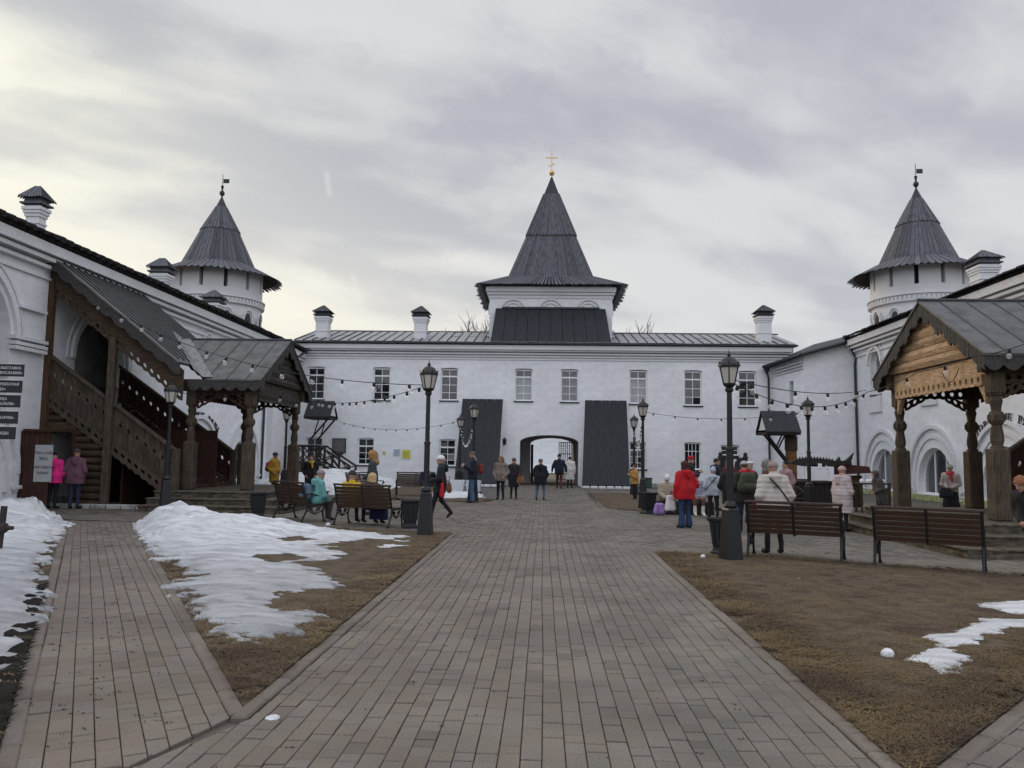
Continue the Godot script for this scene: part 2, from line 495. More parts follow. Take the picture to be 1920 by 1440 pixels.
# ---------------------------------------------------------------- sky
const CONTRAIL := [[Vector2(-15.98, 19.2), Vector2(-15.71, 17.78)], [Vector2(-13.95, 12.5), Vector2(-13.1, 10.1)]]
func sky_image() -> Image:
	var W := 2048
	var H := 1024
	var im := Image.create(W, H, false, Image.FORMAT_RGBF)
	var n1 := noise(1.0, 5, 41)
	n1.domain_warp_enabled = true; n1.domain_warp_amplitude = 0.35; n1.domain_warp_frequency = 0.8
	var n2 := noise(2.6, 4, 77)
	for y in H:
		var el := (0.5 - (y + 0.5) / H) * PI
		for x in W:
			if el < -0.06:
				im.set_pixel(x, y, Color(0.25, 0.24, 0.23)); continue
			var az := wrapf((x + 0.5) / W * TAU, -PI, PI)
			var d := Vector3(sin(az) * cos(el), maxf(sin(el), 0.0), -cos(az) * cos(el))
			var p := Vector2(d.x, d.z) / (d.y + 0.20)
			var a := 0.55
			var q := Vector2(p.x * cos(a) - p.y * sin(a), p.x * sin(a) + p.y * cos(a))
			var s := n1.get_noise_2d(q.x * 0.66, q.y * 1.35) * 1.0 + 0.42 * n2.get_noise_2d(q.x * 0.6, q.y * 1.1) + 0.05
			var t := smoothstep(-0.55, 0.55, s)
			var eld := rad_to_deg(el)
			var azd := rad_to_deg(az)
			var dark := Color(0.445, 0.465, 0.525)
			var pale := Color(0.685, 0.695, 0.72)
			t = smoothstep(-0.42, 0.46, s)
			var c := dark.lerp(pale, t)
			var hz := exp(-maxf(eld, 0.0) / 8.0)
			c = c.lerp(Color(0.76, 0.765, 0.77), 0.85 * hz)
			var da := azd + 38.0
			var gl := exp(-(da * da) / 230.0 - pow((eld - 20.0) / 6.0, 2.0))
			var wide := exp(-(da * da) / 900.0 - pow((eld - 13.0) / 12.0, 2.0))
			var low := exp(-pow(azd + 26.0, 2.0) / 420.0 - pow((eld - 8.0) / 6.5, 2.0))
			c = c.lerp(Color(0.88, 0.86, 0.77), clampf(wide * (0.12 + 0.55 * t), 0, 1))
			c = c.lerp(Color(0.99, 0.95, 0.82), clampf(low * (0.7 + 0.4 * t), 0, 1))
			c = c.lerp(Color(1.06, 1.03, 0.86), clampf(gl * (0.4 + 0.85 * t), 0, 1))
			if azd > -18.0 and azd < -11.0 and eld > 8.0 and eld < 23.0:  # a faint contrail
				var cp := Vector2(azd, eld)
				for sg in CONTRAIL:
					var sd := cp.distance_to(Geometry2D.get_closest_point_to_segment(cp, sg[0], sg[1]))
					c = c.lerp(Color(0.86, 0.86, 0.84), 0.4 * exp(-sd * sd / 0.02))
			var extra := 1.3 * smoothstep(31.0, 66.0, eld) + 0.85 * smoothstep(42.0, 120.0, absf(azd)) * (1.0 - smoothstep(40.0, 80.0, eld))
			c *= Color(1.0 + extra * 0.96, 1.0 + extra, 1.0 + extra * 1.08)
			im.set_pixel(x, y, c)
	return im

# ---------------------------------------------------------------- walls
# ops: [x0, x1, y0, y1, rise]: an opening, with an arch of that rise over y1
func wall(mb: MB, o: Vector3, u: Vector3, w: float, h: float, out: Vector3, deep: float, ops: Array, top := []) -> void:
	var xs := [0.0, w]
	var ys := [0.0, h]
	for p in ops:
		xs.append_array([p[0], p[1]]); ys.append_array([p[2], p[3] + p[4]])
	xs.sort(); ys.sort()
	var up := Vector3.UP
	for i in xs.size() - 1:
		for j in ys.size() - 1:
			if xs[i + 1] - xs[i] < 1e-4 or ys[j + 1] - ys[j] < 1e-4: continue
			var cx: float = (xs[i] + xs[i + 1]) / 2
			var cy: float = (ys[j] + ys[j + 1]) / 2
			var hit := false
			for p in ops:
				if cx > p[0] and cx < p[1] and cy > p[2] and cy < p[3] + p[4]: hit = true
			if hit: continue
			mb.quad(o + u * xs[i] + up * ys[j], o + u * xs[i + 1] + up * ys[j], o + u * xs[i + 1] + up * ys[j + 1], o + u * xs[i] + up * ys[j + 1])
	for p in ops:
		var f := func(x: float, y: float, k: float) -> Vector3: return o + u * x + up * y - out * deep * k
		mb.quad(f.call(p[0], p[2], 0), f.call(p[0], p[3], 0), f.call(p[0], p[3], 1), f.call(p[0], p[2], 1))
		mb.quad(f.call(p[1], p[2], 1), f.call(p[1], p[3], 1), f.call(p[1], p[3], 0), f.call(p[1], p[2], 0))
		if p[2] > 0.02: mb.quad(f.call(p[0], p[2], 1), f.call(p[1], p[2], 1), f.call(p[1], p[2], 0), f.call(p[0], p[2], 0))
		var m: float = (p[0] + p[1]) / 2
		var r: float = (p[1] - p[0]) / 2
		var seg := 14 if p[4] > 0 else 1
		var ytop: float = p[3] + p[4]
		for i in seg:
			var t0 := -1.0 + 2.0 * i / seg
			var t1 := -1.0 + 2.0 * (i + 1) / seg
			if p[4] > 0:
				t0 = -cos(PI * i / seg); t1 = -cos(PI * (i + 1) / seg)
			var y0: float = p[3] + p[4] * sqrt(maxf(0, 1 - t0 * t0))
			var y1: float = p[3] + p[4] * sqrt(maxf(0, 1 - t1 * t1))
			mb.quad(f.call(m + r * t0, y0, 0), f.call(m + r * t1, y1, 0), f.call(m + r * t1, y1, 1), f.call(m + r * t0, y0, 1))
			if p[4] > 0: mb.quad(f.call(m + r * t0, y0, 0), f.call(m + r * t1, y1, 0), f.call(m + r * t1, ytop, 0), f.call(m + r * t0, ytop, 0))

# a sash window standing in an opening; local x along the wall, z outward
func window(parent: Node, at: Vector3, turn: float, w: float, h: float, cols := 2, rows := [0.24, 0.51, 0.755], sill := true, pm := "pane", curtain := false) -> void:
	var mb := MB.new()
	var t := 0.075
	mb.box(Vector3(-w / 2 + t / 2, h / 2, 0), Vector3(t, h, 0.07)); mb.box(Vector3(w / 2 - t / 2, h / 2, 0), Vector3(t, h, 0.07))
	mb.box(Vector3(0, t / 2, 0), Vector3(w - 2 * t, t, 0.07)); mb.box(Vector3(0, h - t / 2, 0), Vector3(w - 2 * t, t, 0.07))
	var ys := [t]
	for i in rows.size():
		var y: float = h * (1.0 - rows[i])
		var b := 0.085 if i == 0 and rows.size() > 2 else 0.03
		mb.box(Vector3(0, y, 0), Vector3(w - 2 * t, b, 0.055))
		ys.append(y)
	ys.append(h - t)
	ys.sort()
	for i in range(1, cols):
		mb.box(Vector3(-w / 2 + t + (w - 2 * t) * i / cols, h / 2, 0.003), Vector3(0.03, h - 2 * t, 0.045))
	var o := obj("window", mb, M.frame, parent)
	o.position = at; o.rotation.y = turn
	var cw := (w - 2 * t) / cols
	for i in cols:
		for j in ys.size() - 1:
			var p := bx("pane", Vector3(-w / 2 + t + cw * (i + 0.5), (ys[j] + ys[j + 1]) / 2, -0.005), Vector3(cw, ys[j + 1] - ys[j], 0.006), M[pm], o)
			p.rotation = Vector3(rng.randf_range(-0.03, 0.03), rng.randf_range(-0.03, 0.03), 0)
	if curtain:
		var cm := MB.new()
		for i in 16:
			var a := Vector3(-w / 2 + w * i / 16.0, 0, -0.2 - 0.03 * (i % 2))
			var b := Vector3(-w / 2 + w * (i + 1) / 16.0, 0, -0.2 - 0.03 * ((i + 1) % 2))
			cm.quad(a, b, b + Vector3(0, h * 0.74, 0), a + Vector3(0, h * 0.74, 0))
		obj("curtain", cm, mat("curtain", Color(0.5, 0.5, 0.52), {"rough": 1.0}), o)
	if sill:
		bx("window_sill", Vector3(0, -0.05, 0.13), Vector3(w + 0.12, 0.07, 0.24), M.dark_metal, o)

func planks(mb: MB, tl: Vector3, tr: Vector3, bl: Vector3, br: Vector3, n: int, thick: float, jag := 0.0, tone := 0.35, gap := 0.06) -> void:  # boards side by side down a slope
	var nn := (tr - tl).cross(tl - bl).normalized()
	for i in n:
		var a := (i + gap) / n
		var b := (i + 1 - gap) / n
		var k := thick * rng.randf_range(0.55, 1.0)
		var p0 := bl.lerp(br, a); var p1 := bl.lerp(br, b)
		var q0 := tl.lerp(tr, a); var q1 := tl.lerp(tr, b)
		var dn := (p0 - q0).normalized() * jag * rng.randf_range(0.5, 1.2)
		p0 += dn; p1 += dn
		var g := rng.randf_range(1.0 - tone, 1.0 + tone * 0.6)
		mb.col = Color(g, g, g * rng.randf_range(0.97, 1.04))
		var e := nn * k
		mb.quad(p0 + e, p1 + e, q1 + e, q0 + e)
		mb.quad(p0, p1, p1 + e, p0 + e)
		mb.quad(p1, q1, q1 + e, p1 + e); mb.quad(q0, p0, p0 + e, q0 + e)
		if jag > 0: mb.quad(q0, q1, p1, p0)
		if jag > 0.05:  # a pointed end
			var mid := (p0 + p1) / 2 + dn.normalized() * jag * 0.7
			mb.tri(p0 + e, mid + e, p1 + e); mb.tri(p0, p1, mid); mb.quad(p0, mid, mid + e, p0 + e); mb.quad(mid, p1, p1 + e, mid + e)
	mb.col = Color(1, 1, 1)

func chimney(parent: Node, at: Vector3, w: float, d: float, h: float, hip := true) -> void:
	var o := part_of("chimney", parent)
	o.position = at
	var mb := MB.new()
	mb.box(Vector3(0, h / 2 - 0.5, 0), Vector3(w, h + 1.0, d))
	for k in 3: mb.box(Vector3(0, h - 0.33 + k * 0.11, 0), Vector3(w + 0.07 * (k + 1), 0.108, d + 0.07 * (k + 1)))
	mb.box(Vector3(0, h * 0.4, 0), Vector3(w + 0.06, 0.07, d + 0.06))
	obj("brick_stack", mb, M.white_trim, o)
	var cp := MB.new()
	var r0 := Vector3(w / 2 + 0.17, h + 0.02, d / 2 + 0.17)
	cp.box(Vector3(0, h + 0.06, 0), Vector3(w + 0.3, 0.06, d + 0.3))
	cp.box(Vector3(0, h + 0.19, 0), Vector3(w + 0.1, 0.2, d + 0.1))
	var y := h + 0.28
	var rd := maxf(0.0, (w - d) * 0.5) if hip else 0.0
	var pk := [Vector3(-rd - 0.06, y + 0.42, 0), Vector3(rd + 0.06, y + 0.42, 0)]
	var q := [Vector3(-r0.x, y, r0.z), Vector3(r0.x, y, r0.z), Vector3(r0.x, y, -r0.z), Vector3(-r0.x, y, -r0.z)]
	planks(cp, pk[0], pk[1], q[0], q[1], 9, 0.035, 0.06, 0.2); planks(cp, pk[1], pk[0], q[2], q[3], 9, 0.035, 0.06, 0.2)
	planks(cp, pk[1], pk[1], q[1], q[2], 7, 0.035, 0.06, 0.2); planks(cp, pk[0], pk[0], q[3], q[0], 7, 0.035, 0.06, 0.2)
	cp.quad(q[3], q[2], q[1], q[0])
	obj("cap", cp, M.dark_metal if not hip else M.grey_wood, o)

func downpipe(parent: Node, pts: Array) -> void:
	var mb := MB.new()
	mb.tube(pts, 0.065, 8)
	var p: Vector3 = pts[0]
	mb.lathe([Vector2(0.06, -0.12), Vector2(0.17, 0.1), Vector2(0.17, 0.22), Vector2(0.0, 0.22)], 8, p)
	obj("downpipe", mb, M.dark_metal, parent)

# ---------------------------------------------------------------- the gatehouse range that closes the yard
const ZF := -48.0
func gatehouse() -> void:
	var B := thing("gatehouse_range", "long two-storey white brick building with the arched gateway through its middle", "building")
	var x0 := -15.2
	var mb := MB.new()
	var up := [-13.93, -9.9, -5.77, -1.27, 1.49, 5.60, 8.85, 12.07]
	var dn := [-13.9, -10.75, -5.8, 5.57, 8.80, 11.0]
	var ops := []
	for i in 8: ops.append([up[i] - 0.53 - x0, up[i] + 0.53 - x0, [4.98, 4.97, 5.0, 5.02, 5.0, 4.93, 4.86, 4.84][i], 6.92, 0.05])
	for i in 5: ops.append([dn[i] - 0.5 - x0, dn[i] + 0.5 - x0, 1.05, 2.62, 0.05])
	ops.append([dn[5] - 0.55 - x0, dn[5] + 0.55 - x0, 0.0, 2.5, 0.05])
	ops.append([-1.45 - x0, 2.05 - x0, 0.0, 2.56, 0.42])
	wall(mb, Vector3(x0, 0, ZF), Vector3.RIGHT, 30.0, 8.5, Vector3.BACK, 0.42, ops)
	obj("wall", mb, M.white_wall, B)
	for i in 8: window(B, Vector3(up[i], ops[i][2], ZF - 0.17), 0, 1.06, 6.92 - ops[i][2], 2, [0.24, 0.51, 0.755], true, "pane", i in [3, 5])
	for i in 4: window(B, Vector3(dn[i], 1.05, ZF - 0.17), 0, 1.0, 1.6, 2, [0.30, 0.55, 0.78])
	window(B, Vector3(dn[4], 1.05, ZF - 0.17), 0, 1.0, 1.6, 4, [0.32])
	var dm := MB.new()
	dm.box(Vector3(dn[5], 0.95, ZF - 0.2), Vector3(1.08, 1.9, 0.08))
	obj("door", dm, M.sign_dark, B)
	window(B, Vector3(dn[5], 1.92, ZF - 0.17), 0, 1.08, 0.6, 2, [0.5], false)
	# rear and inside walls, dark rooms behind the glass
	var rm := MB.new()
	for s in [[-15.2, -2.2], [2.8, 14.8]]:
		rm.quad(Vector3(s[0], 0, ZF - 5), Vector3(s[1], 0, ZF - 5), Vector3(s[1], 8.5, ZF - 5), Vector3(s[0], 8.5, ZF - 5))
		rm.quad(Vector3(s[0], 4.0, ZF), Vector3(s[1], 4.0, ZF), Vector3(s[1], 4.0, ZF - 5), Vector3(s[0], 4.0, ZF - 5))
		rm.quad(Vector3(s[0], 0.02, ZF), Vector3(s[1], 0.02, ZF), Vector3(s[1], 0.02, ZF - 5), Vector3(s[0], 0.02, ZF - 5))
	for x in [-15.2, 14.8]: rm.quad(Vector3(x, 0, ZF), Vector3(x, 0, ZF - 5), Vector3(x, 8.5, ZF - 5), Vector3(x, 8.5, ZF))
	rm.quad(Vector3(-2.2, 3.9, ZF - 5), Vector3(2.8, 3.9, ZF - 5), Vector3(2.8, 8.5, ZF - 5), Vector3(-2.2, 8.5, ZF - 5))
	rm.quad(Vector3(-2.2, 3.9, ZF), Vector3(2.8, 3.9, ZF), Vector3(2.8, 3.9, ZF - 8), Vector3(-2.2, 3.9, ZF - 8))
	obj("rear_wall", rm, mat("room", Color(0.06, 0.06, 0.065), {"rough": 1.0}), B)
	# gateway passage: a barrel, then a narrower inner portal
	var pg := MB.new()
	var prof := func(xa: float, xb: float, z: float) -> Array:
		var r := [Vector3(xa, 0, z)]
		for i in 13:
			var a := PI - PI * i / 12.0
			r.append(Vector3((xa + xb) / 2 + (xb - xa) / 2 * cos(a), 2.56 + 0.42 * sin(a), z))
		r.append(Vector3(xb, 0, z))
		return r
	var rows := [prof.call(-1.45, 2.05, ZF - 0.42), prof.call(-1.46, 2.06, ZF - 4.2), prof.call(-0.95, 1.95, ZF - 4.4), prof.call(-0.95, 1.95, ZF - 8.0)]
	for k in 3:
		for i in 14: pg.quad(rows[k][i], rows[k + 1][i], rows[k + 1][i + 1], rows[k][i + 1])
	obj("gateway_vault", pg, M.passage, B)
	var gt := MB.new()
	gt.box(Vector3(-0.82, 1.25, ZF - 7.0), Vector3(0.16, 2.5, 1.5))
	obj("gate", gt, M.red_wood, B)
	var gr := MB.new()  # openwork iron leaf, swung inwards
	var c0 := Vector3(1.05, 0, ZF - 8.6)
	var c1 := Vector3(1.92, 0, ZF - 8.1)
	for i in 7: gr.tube([c0.lerp(c1, i / 6.0) + Vector3(0, 0.1, 0), c0.lerp(c1, i / 6.0) + Vector3(0, 2.75, 0)], 0.018, 5)
	for y in [0.15, 1.0, 1.9, 2.7]: gr.tube([c0 + Vector3(0, y, 0), c1 + Vector3(0, y, 0)], 0.025, 5)
	for i in 6:
		for y in [1.15, 1.45, 1.75, 2.05, 2.35, 2.6]:
			var cc := c0.lerp(c1, (i + 0.5) / 6.0) + Vector3(0, y, 0)
			var pts := []
			for q in 9: pts.append(cc + (c1 - c0).normalized() * 0.07 * cos(TAU * q / 8) + Vector3(0, 0.11 * sin(TAU * q / 8), 0))
			gr.tube(pts, 0.014, 4, false)
	obj("gate", gr, M.iron, B)
	# cornice courses under the eave
	for k in 5:
		bx("cornice", Vector3(-0.2, [7.52, 7.68, 7.84, 8.02, 8.2][k], ZF + [0.03, 0.06, 0.10, 0.15, 0.22][k]), Vector3(29.6, [0.07, 0.07, 0.08, 0.1, 0.26][k], [0.06, 0.12, 0.2, 0.3, 0.44][k]), M.white_trim, B)
	# roof: seamed sheets on a low slope
	var R := part_of("roof", B)
	bx("eave_board", Vector3(-0.2, 8.43, ZF + 0.3), Vector3(30.2, 0.1, 0.62), M.seam, R)
	var rise := Vector3(0, 1.3, -4.75)
	var sl := rise.normalized()
	var bs := Basis(Vector3.RIGHT, sl.cross(Vector3.RIGHT) * -1.0, -sl)
	bs = Basis(Vector3.RIGHT, Vector3(0, -sl.z, sl.y), -sl)
	var pn := MB.new()
	pn.box(Vector3.ZERO, Vector3(0.535, 0.02, 2.45))
	var pm := pn.mesh()
	var sm := MB.new()
	sm.box(Vector3.ZERO, Vector3(0.035, 0.07, rise.length()))
	var sme := sm.mesh()
	for i in 55:
		var x := -14.9 + 0.545 * i
		for k in 2:
			var c := Vector3(x, 8.5, ZF + 0.6) + rise * (0.25 + 0.5 * k) + Vector3(0, rng.randf_range(-0.012, 0.012), 0)
			same("roof_panel", pm, M.roof_sheet, R, Transform3D(bs * Basis(Vector3.RIGHT, rng.randf_range(-0.008, 0.008)), c))
		same("seam", sme, M.seam, R, Transform3D(bs, Vector3(x - 0.272, 8.53, ZF + 0.6) + rise * 0.5))
	var rb := MB.new()
	rb.quad(Vector3(-15.2, 9.68, ZF - 4.1), Vector3(15, 9.68, ZF - 4.1), Vector3(15, 8.4, ZF - 8), Vector3(-15.2, 8.4, ZF - 8))
	rb.quad(Vector3(-15.2, 8.4, ZF + 0.5), Vector3(15, 8.4, ZF + 0.5), Vector3(15, 9.66, ZF - 4.1), Vector3(-15.2, 9.66, ZF - 4.1))
	rb.box(Vector3(0, 9.82, ZF - 4.15), Vector3(30.2, 0.07, 0.14))
	obj("ridge", rb, M.seam, R)
	chimney(B, Vector3(-13.85, 8.65, -48.9), 0.75, 0.75, 1.55, false)
	chimney(B, Vector3(-7.72, 8.65, -48.9), 0.75, 0.75, 1.55, false)
	chimney(B, Vector3(13.3, 8.65, -48.9), 0.78, 0.75, 1.75, false)
	# sloping sheet-clad buttresses either side of the gate
	for q in [[-4.92, -2.48, -4.95, -2.5], [2.42, 4.9, 2.1, 4.75]]:
		var zb := ZF + 3.6
		var P := part_of("buttress", B)
		var bm := MB.new()
		bm.quad(Vector3(q[2], 0, zb), Vector3(q[3], 0, zb), Vector3(q[1], 4.95, ZF + 0.12), Vector3(q[0], 4.95, ZF + 0.12))
		bm.quad(Vector3(q[3], 0, zb), Vector3(q[3], 0, ZF), Vector3(q[1], 4.95, ZF), Vector3(q[1], 4.95, ZF + 0.12))
		bm.quad(Vector3(q[2], 0, ZF), Vector3(q[2], 0, zb), Vector3(q[0], 4.95, ZF + 0.12), Vector3(q[0], 4.95, ZF))
		obj("masonry", bm, M.white_wall, P)
		for i in 5:
			var a := i / 5.0; var b := (i + 1) / 5.0 - 0.008
			var sh := MB.new()
			var e := Vector3(0, 0.05, 0.07)
			var ends := [Vector3(lerpf(q[2], q[3], a), 0.12, zb + 0.02), Vector3(lerpf(q[2], q[3], b), 0.12, zb + 0.02), Vector3(lerpf(q[0], q[1], b), 5.04, ZF + 0.1), Vector3(lerpf(q[0], q[1], a), 5.04, ZF + 0.1)]
			var k := Vector3(0, 0, rng.randf_range(0, 0.012))
			sh.quad(ends[0] + e + k, ends[1] + e + k, ends[2] + e + k, ends[3] + e + k)
			sh.quad(ends[0], ends[1], ends[1] + e + k, ends[0] + e + k); sh.quad(ends[3] + e + k, ends[2] + e + k, ends[2], ends[3])
			sh.quad(ends[1], ends[2], ends[2] + e + k, ends[1] + e + k); sh.quad(ends[3], ends[0], ends[0] + e + k, ends[3] + e + k)
			obj("metal_sheet", sh, M.dark_sheet, P)
		var st := MB.new()
		for i in 6: st.cbox(Vector3(lerpf(q[2], q[3], (i + 0.5) / 6), 0.06, zb + 0.1 + rng.randf_range(-0.05, 0.05)), Vector3(0.38, 0.14, 0.22), 0.02)
		obj("footing_stones", st, M.white_trim, P).set_meta("kind", "stuff")
	# low plinth strip and dark threshold kerb along the foot of the wall
	for s in [[-15, -5.2], [-2.3, -1.46], [4.9, 10.3]]: bx("plinth", Vector3((s[0] + s[1]) / 2, 0.1, ZF + 0.35), Vector3(s[1] - s[0], 0.22, 0.7), M.plinth, B)
	downpipe(B, [Vector3(13.1, 6.9, -47.6), Vector3(13.25, 6.5, -47.75), Vector3(13.25, 0.3, -47.8)])
	# notices on the wall
	var pl := MB.new()
	pl.prism(PackedVector2Array([Vector2(-0.42, 0.12), Vector2(-0.3, 0.1), Vector2(-0.2, 0), Vector2(0, -0.08), Vector2(0.2, 0), Vector2(0.3, 0.1), Vector2(0.42, 0.12), Vector2(0.42, 1.0), Vector2(-0.42, 1.0)]), 0.06)
	var pq := obj("memorial_plaque", pl, M.sign_dark)
	pq.position = Vector3(-12.36, 1.62, ZF + 0.005)
	tag(pq, "dark shield-shaped plaque with a scalloped lower edge on the white wall", "plaque")
	var pf := MB.new()
	pf.box(Vector3(0, 0.55, 0.063), Vector3(0.74, 0.78, 0.01))
	obj("face", pf, mat("plaque_face", Color(0.12, 0.11, 0.12), {"rough": 0.6, "tex": "stain", "sc": 2.0}), pq)
	for i in 6: bx("engraved_line", Vector3(0, 0.3 + 0.1 * i, 0.071), Vector3(0.5 - 0.05 * (i % 3), 0.025, 0.006), mat("plaque_text", Color(0.2, 0.19, 0.18), {}), pq)
	for q in [[-8.85, 1.82, 0.42, 0.4, Color(0.42, 0.47, 0.55), "pale blue notice on the white wall beside a yellow one"], [-8.28, 1.72, 0.5, 0.5, Color(0.52, 0.50, 0.06), "square yellow notice on the white wall beside a pale blue one"], [-9.62, 1.78, 0.16, 0.2, Color(0.42, 0.45, 0.06), "small yellow-green notice just beside a ground floor window"]]:
		var nb := MB.new()
		nb.box(Vector3.ZERO, Vector3(q[2], q[3], 0.03))
		var no := obj("wall_notice", nb, mat("notice%s" % q[4], q[4], {"rough": 0.6}))
		no.position = Vector3(q[0], q[1], ZF + 0.02)
		tag(no, q[5], "notice")
		if q[2] > 0.3:
			for i in 5: bx("printed_line", Vector3(0, 0.14 - 0.07 * i, 0.017), Vector3(q[2] * 0.7 - 0.05 * (i % 2), 0.02, 0.004), mat("print", Color(0.1, 0.1, 0.12), {}), no)
	for q in [[-2.36, "small black wall lantern to the west of the gateway arch"], [3.05, "small black wall lantern between the gateway arch and the eastern buttress"]]:
		var L := thing("wall_lantern", q[1], "lantern", Vector3(q[0], 2.35, ZF + 0.16))
		var lm := MB.new()
		lm.lathe([Vector2(0.03, 0), Vector2(0.09, 0.05), Vector2(0.11, 0.3), Vector2(0.13, 0.32), Vector2(0.03, 0.42), Vector2(0.0, 0.5)], 6, Vector3.ZERO, false)
		obj("lantern_body", lm, M.iron, L)
		var br := MB.new()
		br.tube([Vector3(0, 0.42, 0), Vector3(0, 0.44, -0.1), Vector3(0, 0.3, -0.155)], 0.015, 5)
		obj("bracket", br, M.iron, L)

func gate_tower() -> void:
	var c := Vector3(0.32, 0, -53.3)
	var B := thing("gate_tower", "square white tower over the gateway with a tall grey plank tent roof", "tower", c)
	var hw := 3.83
	var mb := MB.new()
	for k in 4:
		mb.xf = Transform3D(Basis(Vector3.UP, PI / 2 * k), Vector3.ZERO)
		mb.quad(Vector3(-hw, 3.5, hw), Vector3(hw, 3.5, hw), Vector3(hw, 12.4, hw), Vector3(-hw, 12.4, hw))
	mb.xf = Transform3D()
	obj("wall", mb, M.white_wall, B)
	for k in 3:
		bx("cornice", Vector3(0, [11.62, 11.85, 12.1][k], 0), Vector3(hw * 2 + [0.14, 0.28, 0.46][k], [0.1, 0.14, 0.3][k], hw * 2 + [0.14, 0.28, 0.46][k]), M.white_trim, B)
	for k in 4:
		for x in [-2.35, 0.0, 2.35]:
			var am := MB.new()
			am.xf = Transform3D(Basis(Vector3.UP, PI / 2 * k), Vector3.ZERO)
			am.arch_ring(Vector3(x, 10.62, hw), Vector3.RIGHT, 0.76, 0.86, Vector3.BACK, 0.12, 1.08)
			am.arch_ring(Vector3(x, 10.62, hw), Vector3.RIGHT, 0.56, 0.64, Vector3.BACK, 0.07, 1.08)
			obj("blind_arch", am, M.white_trim, B)
	for s in [-1, 1]:
		for k in 4: bx("corner_moulding", Vector3(s * (hw + 0.06), 8.6 + 0.3 * k, hw - 0.4), Vector3(0.14 + 0.05 * (k % 2), 0.12, 0.8), M.white_trim, B)
	# the flared skirt of planks
	var sk := part_of("skirt_roof", B)
	var ho := 4.4
	var hi := 2.75
	for k in 4:
		var b := Basis(Vector3.UP, PI / 2 * k)
		var pm := MB.new()
		planks(pm, b * Vector3(-hi, 13.2, hi), b * Vector3(hi, 13.2, hi), b * Vector3(-ho, 12.42, ho), b * Vector3(ho, 12.42, ho), 40, 0.05, 0.30, 0.4, 0.17)
		obj("skirt_planks", pm, M.grey_wood, sk).set_meta("kind", "stuff")
		var un := MB.new()
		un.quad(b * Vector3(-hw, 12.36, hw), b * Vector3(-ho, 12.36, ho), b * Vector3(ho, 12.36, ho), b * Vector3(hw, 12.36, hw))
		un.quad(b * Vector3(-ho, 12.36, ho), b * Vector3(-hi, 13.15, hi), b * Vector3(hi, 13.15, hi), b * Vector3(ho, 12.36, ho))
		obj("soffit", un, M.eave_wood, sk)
	# the tent: two tiers of boards
	var tent := part_of("tent_roof", B)
	var tiers := [[13.15, 2.72, 16.45, 1.50, 30], [16.35, 1.62, 19.4, 0.52, 20]]
	for t in tiers:
		for k in 4:
			var b := Basis(Vector3.UP, PI / 2 * k)
			var pm := MB.new()
			planks(pm, b * Vector3(-t[3], t[2], t[3]), b * Vector3(t[3], t[2], t[3]), b * Vector3(-t[1], t[0], t[1]), b * Vector3(t[1], t[0], t[1]), t[4], 0.045, 0.1 if t[4] == 20 else 0.0, 0.38)
			pm.quad(b * Vector3(-t[1], t[0], t[1]), b * Vector3(t[1], t[0], t[1]), b * Vector3(t[3], t[2], t[3]), b * Vector3(-t[3], t[2], t[3]))
			obj("roof_planks", pm, M.grey_wood, tent).set_meta("kind", "stuff")
	var cp := MB.new()
	cp.lathe([Vector2(0.62 * 1.35, 19.1), Vector2(0.06, 20.75), Vector2(0, 20.75)], 4, Vector3.ZERO, false, PI / 4)
	obj("roof_cap", cp, M.dark_metal, B)
	var cr := part_of("cross", B)
	var bl := MB.new()
	bl.lathe([Vector2(0.05, 20.7), Vector2(0.06, 20.85), Vector2(0.16, 20.9), Vector2(0.2, 21.03), Vector2(0.16, 21.17), Vector2(0.04, 21.25), Vector2(0, 21.25)], 14)
	obj("ball", bl, M.gold, cr)
	var cm := MB.new()
	cm.box(Vector3(0, 21.9, 0), Vector3(0.07, 1.4, 0.05)); cm.box(Vector3(0, 22.1, 0.002), Vector3(0.84, 0.075, 0.045))
	cm.box(Vector3(0, 21.6, 0.003), Vector3(0.46, 0.07, 0.04), Basis(Vector3.BACK, 0.42))
	obj("cross_bars", cm, M.gold, cr)
	# sheet-clad lean-to rising from the eave to the tower
	var ramp := part_of("lean_to_roof", B)
	for i in 10:
		var sm := MB.new()
		var f := func(t: float, top: bool) -> Vector3: return Vector3(lerpf(-3.42, 3.42, t), 10.85, hw + 0.12) if top else Vector3(lerpf(-3.62, 3.62, t) + 0.02, 8.5, 5.75)
		var a := i / 10.0; var b := (i + 1) / 10.0 - 0.004
		var e := Vector3(0, 0.04, 0.04) * rng.randf_range(0.8, 1.3)
		sm.quad(f.call(a, false) + e, f.call(b, false) + e, f.call(b, true) + e, f.call(a, true) + e)
		sm.quad(f.call(b, false), f.call(b, true), f.call(b, true) + e, f.call(b, false) + e)
		sm.quad(f.call(a, true), f.call(a, false), f.call(a, false) + e, f.call(a, true) + e)
		sm.quad(f.call(a, false), f.call(b, false), f.call(b, false) + e, f.call(a, false) + e)
		sm.quad(f.call(b, true), f.call(a, true), f.call(a, true) + e, f.call(b, true) + e)
		obj("metal_sheet", sm, M.dark_sheet, ramp)
	var ck := MB.new()
	for s in [-1, 1]:
		var p := [Vector3(s * 3.6, 8.3, 5.7), Vector3(s * 3.6, 8.3, hw), Vector3(s * 3.42, 10.8, hw)]
		ck.tri(p[0], p[1], p[2]); ck.tri(p[0], p[2], p[1])
	ck.box(Vector3(0, 10.92, hw + 0.14), Vector3(6.0, 0.12, 0.2))
	obj("cheek", ck, M.dark_metal, ramp)

